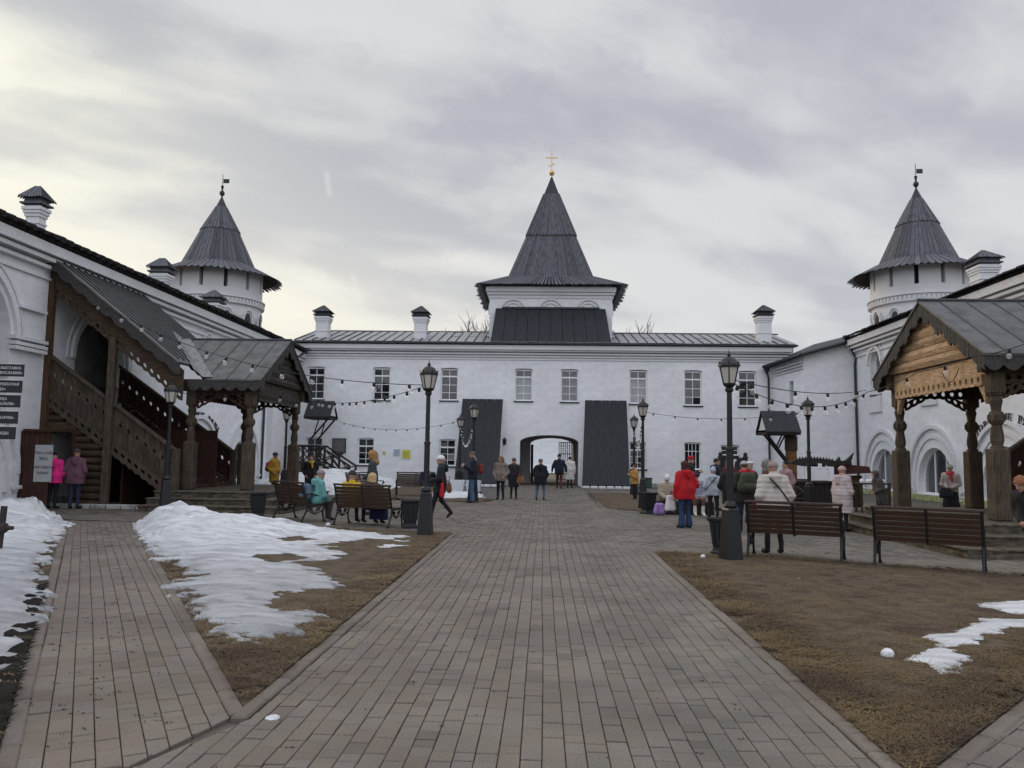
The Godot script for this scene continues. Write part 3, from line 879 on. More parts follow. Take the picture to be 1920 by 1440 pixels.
func round_tower(at: Vector3, label: String, s := 1.0) -> void:
	var B := thing("round_tower", label, "tower", at)
	B.scale = Vector3(s, 1, s)
	var r := 3.05
	var mb := MB.new()
	mb.lathe([Vector2(2.75, 0), Vector2(2.75, 10.2), Vector2(3.0, 11.0), Vector2(3.0, 12.3)], 40)
	# the upper drum with its deep slots
	var nsl := 12
	for i in nsl:
		var a0 := TAU * (i + 0.5) / nsl + 0.26
		for j in 6:
			var t0 := a0 + TAU / nsl * j / 6.0
			var t1 := a0 + TAU / nsl * (j + 1) / 6.0
			var p := func(t: float, y: float, rr := r) -> Vector3: return Vector3(cos(t) * rr, y, -sin(t) * rr)
			if j == 0:
				mb.quad(p.call(t0, 12.3), p.call(t1, 12.3), p.call(t1, 12.85), p.call(t0, 12.85))
				mb.quad(p.call(t0, 14.05), p.call(t1, 14.05), p.call(t1, 14.4), p.call(t0, 14.4))
				for q in [t0, t1]:
					mb.quad(p.call(q, 12.85), p.call(q, 12.85, 2.3), p.call(q, 14.05, 2.3), p.call(q, 14.05))
				mb.quad(p.call(t0, 12.85), p.call(t1, 12.85), p.call(t1, 12.85, 2.3), p.call(t0, 12.85, 2.3))
			else:
				mb.quad(p.call(t0, 12.3), p.call(t1, 12.3), p.call(t1, 14.4), p.call(t0, 14.4))
	obj("wall", mb, M.white_trim, B)
	var ins := MB.new()
	ins.lathe([Vector2(2.3, 12.3), Vector2(2.3, 14.6)], 24)
	obj("inner_wall", ins, M.dim, B)
	var cn := MB.new()
	cn.lathe([Vector2(3.05, 12.28), Vector2(3.28, 12.28), Vector2(3.28, 12.2), Vector2(3.14, 12.16), Vector2(3.14, 11.9), Vector2(3.22, 11.88), Vector2(3.22, 11.8), Vector2(3.0, 11.72)].map(func(q): return q), 40)
	obj("cornice", cn, M.white_trim, B)
	var dn := MB.new()
	for i in 72:
		var a := TAU * i / 72
		dn.box(Vector3(cos(a) * 3.17, 12.0, -sin(a) * 3.17), Vector3(0.13, 0.26, 0.12), Basis(Vector3.UP, a))
	obj("dentil_frieze", dn, M.white_trim, B).set_meta("kind", "stuff")
	for i in 12:
		var a := TAU * i / 12 + 0.1
		var bs := Basis(Vector3.UP, a)
		var am := MB.new()
		am.arch_ring(Vector3(0, 11.05, 2.98), Vector3.RIGHT, 0.34, 0.46, Vector3.BACK, 0.12, 1.1, 10)
		am.box(Vector3(0.40, 10.7, 3.0), Vector3(0.12, 0.7, 0.12)); am.box(Vector3(-0.40, 10.7, 3.0), Vector3(0.12, 0.7, 0.12))
		var w := obj("window_surround", am, M.white_trim, B)
		w.basis = bs
		var wm := MB.new()
		wm.prism(PackedVector2Array([Vector2(-0.2, 10.4), Vector2(0.2, 10.4), Vector2(0.2, 11.0), Vector2(0.12, 11.2), Vector2(0, 11.26), Vector2(-0.12, 11.2), Vector2(-0.2, 11.0)]), 0.3, Transform3D(Basis(), Vector3(0, 0, 2.74)))
		obj("dark_opening", wm, M.dim, w)
	# conical plank roof in two tiers and a flared skirt
	var RF := part_of("conical_roof", B)
	var tiers := [[13.95, 4.05, 14.75, 2.45, 64, 0.16], [14.7, 2.5, 17.45, 1.22, 48, 0.0], [17.4, 1.30, 19.1, 0.38, 36, 0.06]]
	for t in tiers:
		var pm := MB.new()
		var n: int = t[4]
		for i in n:
			var a := TAU * i / n; var b := TAU * (i + 1) / n
			var e := func(q: float, rr: float, y: float) -> Vector3: return Vector3(cos(q) * rr, y, -sin(q) * rr)
			planks(pm, e.call(a, t[3], t[2]), e.call(b, t[3], t[2]), e.call(a, t[1], t[0]), e.call(b, t[1], t[0]), 1, 0.05, t[5] * 1.8, 0.4, 0.12 if t[5] > 0.1 else 0.06)
			pm.quad(e.call(a, t[1], t[0]), e.call(b, t[1], t[0]), e.call(b, t[3], t[2]), e.call(a, t[3], t[2]))
		obj("roof_planks", pm, M.grey_wood, RF).set_meta("kind", "stuff")
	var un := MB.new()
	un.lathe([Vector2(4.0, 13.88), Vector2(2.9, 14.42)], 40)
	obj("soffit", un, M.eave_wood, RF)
	var cp := MB.new()
	cp.lathe([Vector2(0.44, 19.0), Vector2(0.06, 19.85), Vector2(0.06, 19.95), Vector2(0.15, 20.02), Vector2(0.19, 20.15), Vector2(0.15, 20.28), Vector2(0.05, 20.36), Vector2(0.11, 20.7), Vector2(0, 20.7)], 12)
	obj("finial", cp, M.dark_metal, B)
	var vn := MB.new()
	vn.tube([Vector3(0, 20.6, 0), Vector3(0, 21.55, 0)], 0.022, 5); vn.box(Vector3(0.27, 21.05, 0), Vector3(0.42, 0.3, 0.03))
	vn.box(Vector3(0.05, 21.15, 0), Vector3(0.1, 0.03, 0.02)); vn.box(Vector3(0.05, 20.95, 0), Vector3(0.1, 0.03, 0.02))
	obj("weather_vane", vn, M.dark_metal, B)

# sloping board roof edge of a wing: ragged plank ends seen from below
func wing_roof(B: Node, xe: float, ye: float, side: float, z0: float, z1: float) -> void:
	var R := part_of("roof", B)
	var n := int((z0 - z1) / 0.22)
	var pb := MB.new()
	pb.cbox(Vector3(0, 0, 0), Vector3(2.6, 0.055, 0.20), 0.008)
	var me := pb.mesh()
	var b := Basis(Vector3.BACK, side * 0.32)
	for i in n:
		var z := z0 - 0.22 * (i + 0.5)
		var k := rng.randf_range(-0.05, 0.05) + (0.05 if i % 2 else -0.05)
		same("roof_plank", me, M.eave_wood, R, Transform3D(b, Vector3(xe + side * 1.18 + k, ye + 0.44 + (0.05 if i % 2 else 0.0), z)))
	var up := MB.new()
	var x2 := xe + side * 7.0
	var f := [Vector3(xe + side * 0.25, ye, z0), Vector3(xe + side * 0.25, ye, z1), Vector3(x2, ye + 2.0, z1), Vector3(x2, ye + 2.0, z0)]
	up.quad(f[0], f[1], f[2], f[3]); 
	up.quad(f[3] + Vector3(side * 7, -2, 0), f[3], f[2], f[2] + Vector3(side * 7, -2, 0))
	up.box(Vector3(xe + side * 0.3, ye + 0.02, (z0 + z1) / 2), Vector3(0.08, 0.1, z0 - z1))
	obj("roof_deck", up, M.eave_wood, R)

func arc_text(parent: Node, text: String, centre: Vector3, u: Vector3, out: Vector3, r: float, mid: float, size: float, step: float, m: Material, flat := 1.0) -> void:
	var f := SystemFont.new()
	f.font_names = PackedStringArray(["Droid Serif"]); f.font_weight = 700
	for i in text.length():
		if text[i] == " ": continue
		var a := mid - (i - (text.length() - 1) / 2.0) * step
		var t := TextMesh.new()
		t.text = text[i]; t.font = f; t.font_size = 100; t.pixel_size = size / 100.0; t.depth = 0.03
		var x := u * cos(a)
		var o := MeshInstance3D.new()
		o.mesh = t; o.material_override = m; o.name = "letter"
		parent.add_child(o, true)
		var tn := a - PI / 2
		o.transform = Transform3D(Basis(u, Vector3.UP, out) * Basis(Vector3.BACK, tn), centre + x * r + Vector3.UP * r * flat * sin(a) + out * 0.02)

func text(parent: Node, s: String, at: Vector3, size: float, m: Material, turn := 0.0, called := "lettering", depth := 0.008, font := "Droid Serif") -> void:
	var f := SystemFont.new()
	f.font_names = PackedStringArray([font])
	var t := TextMesh.new()
	t.text = s; t.font = f; t.font_size = 100; t.pixel_size = size / 100.0; t.depth = depth
	var o := MeshInstance3D.new()
	o.mesh = t; o.material_override = m; o.name = called
	parent.add_child(o, true)
	o.position = at; o.rotation.y = turn

func arch_window(parent: Node, at: Vector3, turn: float, w: float, y1: float, lights := 3) -> void:  # round-headed, local z outward, at its sill
	var o := part_of("window", parent)
	o.position = at; o.rotation.y = turn
	var mb := MB.new()
	var r := w / 2
	mb.arch_ring(Vector3(0, y1, -0.03), Vector3.RIGHT, r - 0.08, r, Vector3.BACK, 0.07, 1.0)
	for s in [-1, 1]: mb.box(Vector3(s * (r - 0.04), y1 / 2, 0), Vector3(0.08, y1, 0.07))
	mb.box(Vector3(0, 0.04, 0), Vector3(w, 0.08, 0.08))
	for i in range(1, lights):
		var x := -r + w * i / lights
		var hh := y1 + sqrt(maxf(0, r * r - x * x)) - 0.05
		mb.box(Vector3(x, hh / 2, 0.002), Vector3(0.07, hh, 0.06))
	obj("frame", mb, M.frame, o)
	for i in lights:
		var pts := PackedVector2Array()
		var xa := -r + w * i / lights + 0.02
		var xb := -r + w * (i + 1) / lights - 0.02
		pts.append(Vector2(xa, 0.05)); pts.append(Vector2(xb, 0.05))
		for k in 7:
			var x := lerpf(xb, xa, k / 6.0)
			pts.append(Vector2(x, y1 + sqrt(maxf(0.0, (r - 0.04) * (r - 0.04) - x * x))))
		var pm := MB.new()
		pm.prism(pts, 0.006)
		obj("pane", pm, M.pane, o)
	bx("window_sill", Vector3(0, -0.06, 0.16), Vector3(w + 0.2, 0.08, 0.34), M.dark_metal, o)

func wing(side: float) -> void:  # side -1: the west wing, 1: the east wing
	var west := side < 0
	var X := -15.0 if west else 17.0
	var z0 := -10.0
	var z1 := -48.0 if west else -44.5
	var out := Vector3(-side, 0, 0)
	var B := thing("west_wing" if west else "east_wing", "white brick wing with the covered wooden stair and the dark door under it" if west else "white brick wing with round-headed ground floor windows and the warm-coloured porch", "building")
	var H := 7.75 if west else 8.3
	var mb := MB.new()
	var u := Vector3(0, 0, -1) if west else Vector3(0, 0, 1)
	var o := Vector3(X, 0, z0) if west else Vector3(X, 0, z1)
	var at := func(z: float) -> float: return (z0 - z) if west else (z - z1)
	var ops := []
	var low := []
	var high := []
	if west:
		low = [[-39.4, 3.0, 0.3, 0.8], [-34.2, 3.0, 0.3, 0.8], [-20.05, 3.0, 0.3, 0.9]]
		high = [[-19.85, 3.7, 2.9, 4.72], [-26.3, 3.0, 2.7, 4.6]]
	else:
		low = [[-35.75, 3.1, 0.28, 0.78], [-40.95, 3.1, 0.28, 0.78], [-30.4, 3.1, 0.28, 0.78], [-25.2, 3.1, 0.28, 0.78]]
		high = [[-41.7, 1.25, 5.15, 6.75], [-36.0, 1.25, 5.15, 6.75]]
	for q in low + high:
		var c: float = at.call(q[0])
		ops.append([c - q[1] / 2, c + q[1] / 2, q[2], q[3], q[1] / 2])
	wall(mb, o, u, absf(z1 - z0), H, out, 0.45, ops)
	obj("wall", mb, M.white_wall, B)
	var turn := PI / 2 if west else -PI / 2
	for q in low:
		arch_window(B, Vector3(X - out.x * 0.3, q[2], q[0]), turn, q[1], q[3] - q[2])
		for k in 2:
			var am := MB.new()
			am.arch_ring(Vector3(X, q[3] + 0.1, q[0]), Vector3(0, 0, 1), q[1] / 2 + [0.22, 0.62][k], q[1] / 2 + [0.36, 0.78][k], out, [0.06, 0.12][k], 1.05)
			for s in [-1, 1]:
				am.box(Vector3(X + out.x * 0.05, q[3] - 0.15, q[0] + s * (q[1] / 2 + [0.29, 0.70][k])), Vector3(0.1, 0.5, 0.14))
			obj("arch_moulding", am, M.white_trim, B)
		for s in [-1, 1]:
			bx("impost", Vector3(X + out.x * 0.07, q[3] - 0.28, q[0] + s * (q[1] / 2 + 0.72)), Vector3(0.14, 0.1, 0.3), M.white_trim, B)
			bx("impost", Vector3(X + out.x * 0.07, q[3] - 0.62, q[0] + s * (q[1] / 2 + 0.74)), Vector3(0.14, 0.07, 0.36), M.white_trim, B)
	for q in high:
		var am := MB.new()
		am.arch_ring(Vector3(X, q[3], q[0]), Vector3(0, 0, 1), q[1] / 2 + 0.12, q[1] / 2 + 0.3, out, 0.1, 1.02, 20)
		am.arch_ring(Vector3(X, q[3], q[0]), Vector3(0, 0, 1), q[1] / 2 + 0.42, q[1] / 2 + 0.5, out, 0.05, 1.02, 20)
		obj("arch_moulding", am, M.white_trim, B)
		if not west:
			arch_window(B, Vector3(X - out.x * 0.3, q[2], q[0]), turn, q[1], q[3] - q[2], 2)
			bx("window_apron", Vector3(X + out.x * 0.05, 4.6, q[0]), Vector3(0.1, 0.8, 1.5), M.white_trim, B)
	# string courses, cornice and the plinth
	for k in 4:
		bx("cornice", Vector3(X + out.x * [0.04, 0.09, 0.16, 0.22][k], H - [0.95, 0.62, 0.42, 0.16][k], (z0 + z1) / 2), Vector3([0.08, 0.18, 0.32, 0.44][k], [0.06, 0.1, 0.12, 0.3][k], absf(z1 - z0)), M.white_trim, B)
	bx("plinth", Vector3(X + out.x * 0.06, 0.13, (z0 + z1) / 2), Vector3(0.12, 0.26, absf(z1 - z0)), M.plinth if west else M.mossy, B)
	for q in ([-34.7, -43.0] if west else [-30.4, -25.5, -21]):
		var am := MB.new()
		am.arch_ring(Vector3(X, 6.35 if west else 6.9, q), Vector3(0, 0, 1), 0.55 if west else 0.8, 0.65 if west else 0.92, out, 0.07, 1.0)
		obj("blind_arch", am, M.white_trim, B)
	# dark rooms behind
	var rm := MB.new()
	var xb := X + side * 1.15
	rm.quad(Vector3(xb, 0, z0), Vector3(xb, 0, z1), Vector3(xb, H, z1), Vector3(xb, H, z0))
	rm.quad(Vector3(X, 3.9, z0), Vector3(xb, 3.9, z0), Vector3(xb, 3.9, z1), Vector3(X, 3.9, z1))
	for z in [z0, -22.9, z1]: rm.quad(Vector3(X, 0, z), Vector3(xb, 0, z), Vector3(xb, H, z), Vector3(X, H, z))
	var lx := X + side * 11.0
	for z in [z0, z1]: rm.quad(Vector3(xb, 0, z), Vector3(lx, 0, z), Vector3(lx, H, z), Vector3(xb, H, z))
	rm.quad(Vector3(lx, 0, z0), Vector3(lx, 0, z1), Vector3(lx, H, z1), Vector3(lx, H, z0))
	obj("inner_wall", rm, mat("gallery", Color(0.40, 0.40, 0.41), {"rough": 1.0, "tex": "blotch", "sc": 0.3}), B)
	wing_roof(B, X + out.x * 0.62, H + 0.1, side, z0, z1)
	if west:
		for q in [4.55, 4.68, 4.84]: bx("capital", Vector3(X + 0.09, q, -22.35), Vector3(0.2 + 0.12 * (q - 4.5), 0.1, 1.45), M.white_trim, B)
		bx("capital", Vector3(X + 0.07, 5.75, -22.45), Vector3(0.14, 0.08, 1.2), M.white_trim, B)
		chimney(B, Vector3(-17.2, 8.85, -25.7), 0.46, 0.38, 1.0); chimney(B, Vector3(-17.2, 8.65, -34.6), 0.66, 0.5, 0.95); chimney(B, Vector3(-17.4, 8.9, -40.8), 0.7, 0.7, 0.55)
		downpipe(B, [Vector3(-14.35, 7.75, -47.1), Vector3(-14.85, 7.0, -45.9), Vector3(-14.9, 6.6, -42.0), Vector3(-14.9, 0.3, -41.9)])
		bx("pilaster", Vector3(-14.85, 3.3, -43.2), Vector3(0.3, 6.6, 0.9), M.white_trim, B)
		var sg := thing("trading_rows_lettering", "dark Cyrillic letters set in an arc on the white wall behind the stair", "sign")
		arc_text(sg, "ТОРГОВЫЕ РЯДЫ", Vector3(X + 0.04, -0.45, -34.15), Vector3(0, 0, -1), out, 3.7, PI / 2, 0.42, 0.089, M.letter_dark)
	else:
		chimney(B, Vector3(19.4, 9.3, -35.7), 0.78, 0.9, 1.1)
		downpipe(B, [Vector3(16.55, 8.35, -44.3), Vector3(16.95, 7.3, -44.1), Vector3(16.9, 6.9, -44.1), Vector3(16.9, 0.3, -44.0)])
		var sg := thing("trading_rows_lettering", "dark Cyrillic letters set in an arc on the white wall beyond the porch posts", "sign")
		arc_text(sg, "ТОРГОВЫЕ РЯДЫ", Vector3(X - 0.04, -0.32, -30.2), Vector3(0, 0, 1), out, 3.7, PI / 2, 0.42, 0.089, M.letter_dark)

func link_block() -> void:  # the angled block between gatehouse and east wing
	var B := thing("corner_block", "plain white angled wall between the gatehouse and the east wing under a slanting eave", "building")
	var p := [Vector3(13.4, 0, -48.0), Vector3(14.5, 0, -45.2), Vector3(17.2, 0, -44.6)]
	var hs := [7.15, 7.55, 8.3]
	var mb := MB.new()
	for i in 2:
		var a: Vector3 = p[i]; var b: Vector3 = p[i + 1]
		if i == 0:
			var u := (b - a).normalized()
			var out := u.cross(Vector3.UP) * -1.0
			wall(mb, a, u, a.distance_to(b), 7.15, -out if out.z < 0 else out, 0.35, [[1.75, 2.1, 4.9, 6.2, 0.0]])
			mb.tri(a + Vector3.UP * 7.15, b + Vector3.UP * 7.15, b + Vector3.UP * 7.55)
		else: mb.quad(a, b, b + Vector3.UP * hs[2], a + Vector3.UP * hs[1])
	var bk := Vector3(16, 0, -49.5)
	mb.quad(Vector3(17.2, 0, -44.6), bk, bk + Vector3.UP * 8.3, Vector3(17.2, 8.3, -44.6))
	obj("wall", mb, M.white_wall, B)
	var nb := MB.new()
	nb.box(Vector3(14.4, 5.5, -46.3), Vector3(0.1, 1.6, 0.8))
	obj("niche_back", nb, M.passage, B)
	bx("window_sill", Vector3(14.08, 4.88, -46.4), Vector3(0.2, 0.06, 0.45), M.dark_metal, B, Basis(Vector3.UP, 0.37))
	for k in 3:
		var cm := MB.new()
		var a: Vector3 = p[0].lerp(p[1], 0.2) + Vector3(-0.05 * (k + 1), 6.55 + 0.17 * k + 0.1, 0.02)
		var b: Vector3 = p[1] + Vector3(-0.05 * (k + 1), 6.75 + 0.17 * k + 0.1, 0.0)
		cm.tube([a, b], 0.06, 4)
		obj("cornice", cm, M.white_trim, B)
	var rf := MB.new()
	var e := [Vector3(12.9, 7.12, -47.6), Vector3(14.2, 7.5, -44.75), Vector3(17.3, 8.36, -44.15)]
	var q := [Vector3(13.6, 7.5, -49), Vector3(16.0, 8.6, -48), Vector3(17.6, 8.9, -46)]
	for i in 2:
		rf.quad(e[i], e[i + 1], q[i + 1], q[i])
		rf.tube([e[i] + Vector3(0, 0.04, 0), e[i + 1] + Vector3(0, 0.04, 0)], 0.1, 5)
		rf.quad(e[i] + Vector3(0, -0.02, 0), p[i] + Vector3.UP * hs[i], p[i + 1] + Vector3.UP * hs[i + 1], e[i + 1] + Vector3(0, -0.02, 0))
	obj("roof", rf, M.dark_metal, B)

func far_wall() -> void:
	var mb := MB.new()
	mb.box(Vector3(0, 4.5, -92), Vector3(60, 9, 0.8))
	tag(obj("boundary_wall", mb, M.white_wall), "white wall far beyond the gateway seen through its arch", "wall")
	var sn := MB.new()
	for i in 24:
		for k in 2: sn.quad(Vector3(-12 + i, [0.0, 0.7][k], -84.0 - 5.0 * k), Vector3(-11 + i, [0.0, 0.7][k], -84.0 - 5 * k), Vector3(-11 + i, [0.7, 0.9][k], -89 - 2.6 * k), Vector3(-12 + i, [0.7, 0.9][k], -89 - 2.6 * k))
	var s := obj("snow_bank", sn, M.snow)
	s.set_meta("kind", "stuff"); tag(s, "bank of snow at the foot of the far white wall", "snow")

# ---------------------------------------------------------------- bare trees
func twig(mb: MB, p: Vector3, d: Vector3, len: float, r: float, lev: int, ns: RandomNumberGenerator) -> void:
	var pts := [p]
	var q := p
	var e := d
	for i in 4:
		e = (e + Vector3(ns.randf_range(-0.22, 0.22), ns.randf_range(-0.05, 0.18), ns.randf_range(-0.22, 0.22))).normalized()
		q += e * len / 4
		pts.append(q)
	mb.tube(pts, [r, r * 0.88, r * 0.76, r * 0.66, r * 0.55], 5 if lev < 2 else 3, false)
	if lev >= 5: return
	for i in (3 if lev < 4 else 4):
		var k := ns.randi_range(1, 4)
		var side := Vector3(ns.randf_range(-1, 1), ns.randf_range(0.1, 0.9), ns.randf_range(-1, 1)).normalized()
		twig(mb, pts[k], (e * 0.6 + side * 0.75).normalized(), len * ns.randf_range(0.55, 0.78), r * 0.64, lev + 1, ns)

func bare_tree(at: Vector3, h: float, sd: int, label: String) -> void:
	var o := thing("bare_tree", label, "tree", at)
	var ns := RandomNumberGenerator.new()
	ns.seed = sd
	var tk := MB.new()
	tk.tube([Vector3.ZERO, Vector3(0.05, h * 0.2, 0), Vector3(-0.05, h * 0.45, 0.05)], [h * 0.026, h * 0.022, h * 0.018], 8)
	obj("trunk", tk, M.bark, o)
	var cr := MB.new()
	for i in 7: twig(cr, Vector3(0, h * (0.3 + 0.022 * i), 0), Vector3(ns.randf_range(-0.9, 0.9), 1.0, ns.randf_range(-0.9, 0.9)).normalized(), h * 0.27, h * 0.0125, 1, ns)
	obj("crown", cr, M.bark, o)

# ---------------------------------------------------------------- carved wooden porch with its covered stair
# a board with a row of round holes, lying in local xy from x 0 to len, y 0 to h, z 0 to t
func holed(mb: MB, len: float, h: float, t: float, n: int, rx: float, ry: float, scallop := 0.0) -> void:
	var w := len / n
	for i in n:
		var c := Vector2(w * (i + 0.5), h * 0.5)
		var sq := [Vector2(w * i, 0), Vector2(c.x, -scallop), Vector2(w * (i + 1), 0), Vector2(w * (i + 1), c.y), Vector2(w * (i + 1), h), Vector2(c.x, h), Vector2(w * i, h), Vector2(w * i, c.y)]
		for k in 8:
			var a := -TAU * 3 / 8 + TAU / 8 * k
			var b := a + TAU / 8
			var p: Vector2 = sq[k]; var q: Vector2 = sq[(k + 1) % 8]
			var e := c + Vector2(cos(a) * rx, sin(a) * ry); var f := c + Vector2(cos(b) * rx, sin(b) * ry)
			mb.quad(Vector3(p.x, p.y, t), Vector3(q.x, q.y, t), Vector3(f.x, f.y, t), Vector3(e.x, e.y, t))
			mb.quad(Vector3(q.x, q.y, 0), Vector3(p.x, p.y, 0), Vector3(e.x, e.y, 0), Vector3(f.x, f.y, 0))
			mb.quad(Vector3(e.x, e.y, t), Vector3(f.x, f.y, t), Vector3(f.x, f.y, 0), Vector3(e.x, e.y, 0))
			if k < 2 or k == 4 or k == 5: mb.quad(Vector3(p.x, p.y, 0), Vector3(q.x, q.y, 0), Vector3(q.x, q.y, t), Vector3(p.x, p.y, t))
	mb.quad(Vector3(0, 0, 0), Vector3(0, 0, t), Vector3(0, h, t), Vector3(0, h, 0)); mb.quad(Vector3(len, 0, t), Vector3(len, 0, 0), Vector3(len, h, 0), Vector3(len, h, t))

func wavy(len: float, h: float, n: int, amp: float) -> PackedVector2Array:
	var p := PackedVector2Array([Vector2(len, h), Vector2(0, h)])
	for i in n * 6 + 1: p.append(Vector2(len * i / (n * 6.0), amp - amp * absf(sin(PI * i / 6.0))))
	return p

func porch(called: String, label: String, at: Vector3, turn: float, near: float, L: float, warm: bool, logs: bool) -> void:
	var B := thing(called, label, "covered staircase", at, turn)
	var wv: Material = M.wood_v
	var wh: Material = M.wood
	var gw: Material = M.warm_wood if warm else mat("gable_grey", Color(0.075, 0.066, 0.056), {"tex": "wood_h", "sc": Vector3(0.5, 1.2, 0.5), "tex2": "blotch", "sc2": 0.8})
	# deck and the broad steps round it
	var st := part_of("front_steps", B)
	for k in 3:
		var e := [1.3, 0.9, 0.5][k] as float
		var y := 0.18 * (k + 1)
		var zn := [4.1, 3.6, 3.1][k] as float
		var xa := -2.75 - 0.01 * k
		var zc := near * (zn - 2.55) / 2
		for i in 4:  # treads made of boards
			pass
		bx("step", Vector3((e + xa) / 2, y - 0.09 - 0.02, zc), Vector3(e - xa - 0.06, 0.18, zn + 2.55 - 0.06), M.step_wood, st)
		var bw := 0.24
		var nb := 3
		for i in nb:
			bx("tread_board", Vector3(e - bw * (i + 0.5) + 0.03, y - 0.015 + rng.randf_range(-0.004, 0.004), zc), Vector3(bw - 0.012, 0.035, zn + 2.55 - 0.02), M.step_wood, st, Basis(), 0.006)
			bx("tread_board", Vector3((e + xa) / 2 - bw * 1.5, y - 0.013 + rng.randf_range(-0.004, 0.004), near * (zn - bw * (i + 0.5) + 0.02)), Vector3(e - xa - bw * 3, 0.035, bw - 0.012), M.step_wood, st, Basis(), 0.006)
	bx("deck", Vector3(-1.2, 0.53, 0), Vector3(3.2, 0.04, 5.0), M.step_wood, B)
	# turned posts
	var pm := MB.new()
	pm.cbox(Vector3(0, 0.72, 0), Vector3(0.34, 1.44, 0.34), 0.03)
	pm.lathe([Vector2(0.13, 1.43), Vector2(0.13, 1.48), Vector2(0.10, 1.50), Vector2(0.125, 1.60), Vector2(0.125, 1.70), Vector2(0.10, 1.86), Vector2(0.09, 1.92), Vector2(0.12, 1.94), Vector2(0.145, 2.0), Vector2(0.145, 2.12), Vector2(0.12, 2.18), Vector2(0.09, 2.2), Vector2(0.10, 2.3), Vector2(0.125, 2.40), Vector2(0.10, 2.5), Vector2(0.13, 2.52), Vector2(0.13, 2.56)], 14)
	for k in 8:
		var a := TAU * k / 8
		pm.cbox(Vector3(cos(a) * 0.142, 2.06, sin(a) * 0.142), Vector3(0.05, 0.14, 0.05), 0.015, Basis(Vector3.UP, -a))
	pm.cbox(Vector3(0, 2.78, 0), Vector3(0.29, 0.46, 0.29), 0.02)
	var pmesh := pm.mesh()
	for x in [-0.35, -2.15]:
		for z in [-2.2, 2.2]:
			same("post", pmesh, M.pale_wood_v if x > -1 or not warm else wv, B, Transform3D(Basis(), Vector3(x, 0.55, z)))
	# beams, fretwork under them
	var fw := part_of("frame_beams", B)
	for z in [-2.2, 2.2]:
		bx("beam", Vector3(-1.3, 3.72, z), Vector3(2.5, 0.36, 0.2), wh, fw, Basis(), 0.01)
		var fm := MB.new()
		fm.xf = Transform3D(Basis(), Vector3(-2.0, 3.33, z - 0.03))
		holed(fm, 1.5, 0.22, 0.05, 7, 0.062, 0.062, 0.03)
		for s in [0, 1]:
			fm.xf = Transform3D(Basis(Vector3(1, -0.75, 0) if s == 0 else Vector3(-1, -0.75, 0), Vector3.UP, Vector3.BACK if s == 0 else Vector3.FORWARD), Vector3(-1.7 if s == 0 else -0.8, 3.36, z - 0.03 + 0.05 * s)) if false else fm.xf
		obj("fretwork", fm, M.red_wood if not warm else wh, fw)
		for s in [-1, 1]:
			var bm := MB.new()
			bm.xf = Transform3D(Basis(Vector3(-s, 0.55, 0), Vector3.UP, Vector3.BACK), Vector3(-1.25 + s * 0.76, 3.0, z - 0.025))
			holed(bm, 0.5, 0.2, 0.045, 3, 0.05, 0.05, 0.02)
			obj("bracket", bm, M.red_wood if not warm else wh, fw)
	for x in [-0.28, -2.15]:
		bx("beam", Vector3(x, 3.70, 0), Vector3(0.18, 0.4, 4.3), gw if x > -1 else wh, fw, Basis(), 0.01)
		var fm := MB.new()
		fm.xf = Transform3D(Basis(Vector3.FORWARD, Vector3.UP, Vector3.RIGHT), Vector3(x + 0.055, 3.30, 2.02))
		holed(fm, 4.04, 0.22, 0.05, 17, 0.055, 0.075, 0.025)
		obj("fretwork", fm, gw if x > -1 else M.red_wood, fw)
		if x > -1:
			for s in [-1, 1]:
				var bm := MB.new()
				bm.prism(PackedVector2Array([Vector2(0, 0), Vector2(0, 0.62), Vector2(0.42, 0.62), Vector2(0.3, 0.45), Vector2(0.12, 0.2)]), 0.1, Transform3D(Basis(Vector3.FORWARD * s, Vector3.UP, Vector3.RIGHT * s), Vector3(x - 0.05 * s, 2.9, s * 2.05)))
				obj("bracket", bm, gw, fw)
	# gable of horizontal boards
	var gb := part_of("gable", B)
	var y0 := 3.91
	var bh := 0.235
	for i in 6:
		var ya := y0 + bh * i
		var yb := ya + bh - 0.012
		var wa := (5.32 - ya) / 0.58
		var wb := maxf((5.32 - yb) / 0.58, 0.02)
		if ya > 5.25: break
		var m := MB.new()
		var d := rng.randf_range(0.0, 0.015)
		var ym := (ya + yb) / 2
		var wm := (wa + wb) / 2
		m.quad(Vector3(-0.1 + d, ya, wa), Vector3(-0.1 + d, ya, -wa), Vector3(-0.06 + d, ym, -wm), Vector3(-0.06 + d, ym, wm))
		m.quad(Vector3(-0.06 + d, ym, wm), Vector3(-0.06 + d, ym, -wm), Vector3(-0.1 + d, yb, -wb), Vector3(-0.1 + d, yb, wb))
		m.quad(Vector3(-0.16, ya, -wa), Vector3(-0.16, ya, wa), Vector3(-0.16, yb, wb), Vector3(-0.16, yb, -wb))
		m.quad(Vector3(-0.1 + d, yb, wb), Vector3(-0.1 + d, yb, -wb), Vector3(-0.16, yb, -wb), Vector3(-0.16, yb, wb))
		m.quad(Vector3(-0.16, ya, wa), Vector3(-0.16, ya, -wa), Vector3(-0.1 + d, ya, -wa), Vector3(-0.1 + d, ya, wa))
		var g := rng.randf_range(0.8, 1.15)
		for q in m.c.size(): m.c[q] = Color(g, g, g)
		obj("gable_board", m, gw, gb)
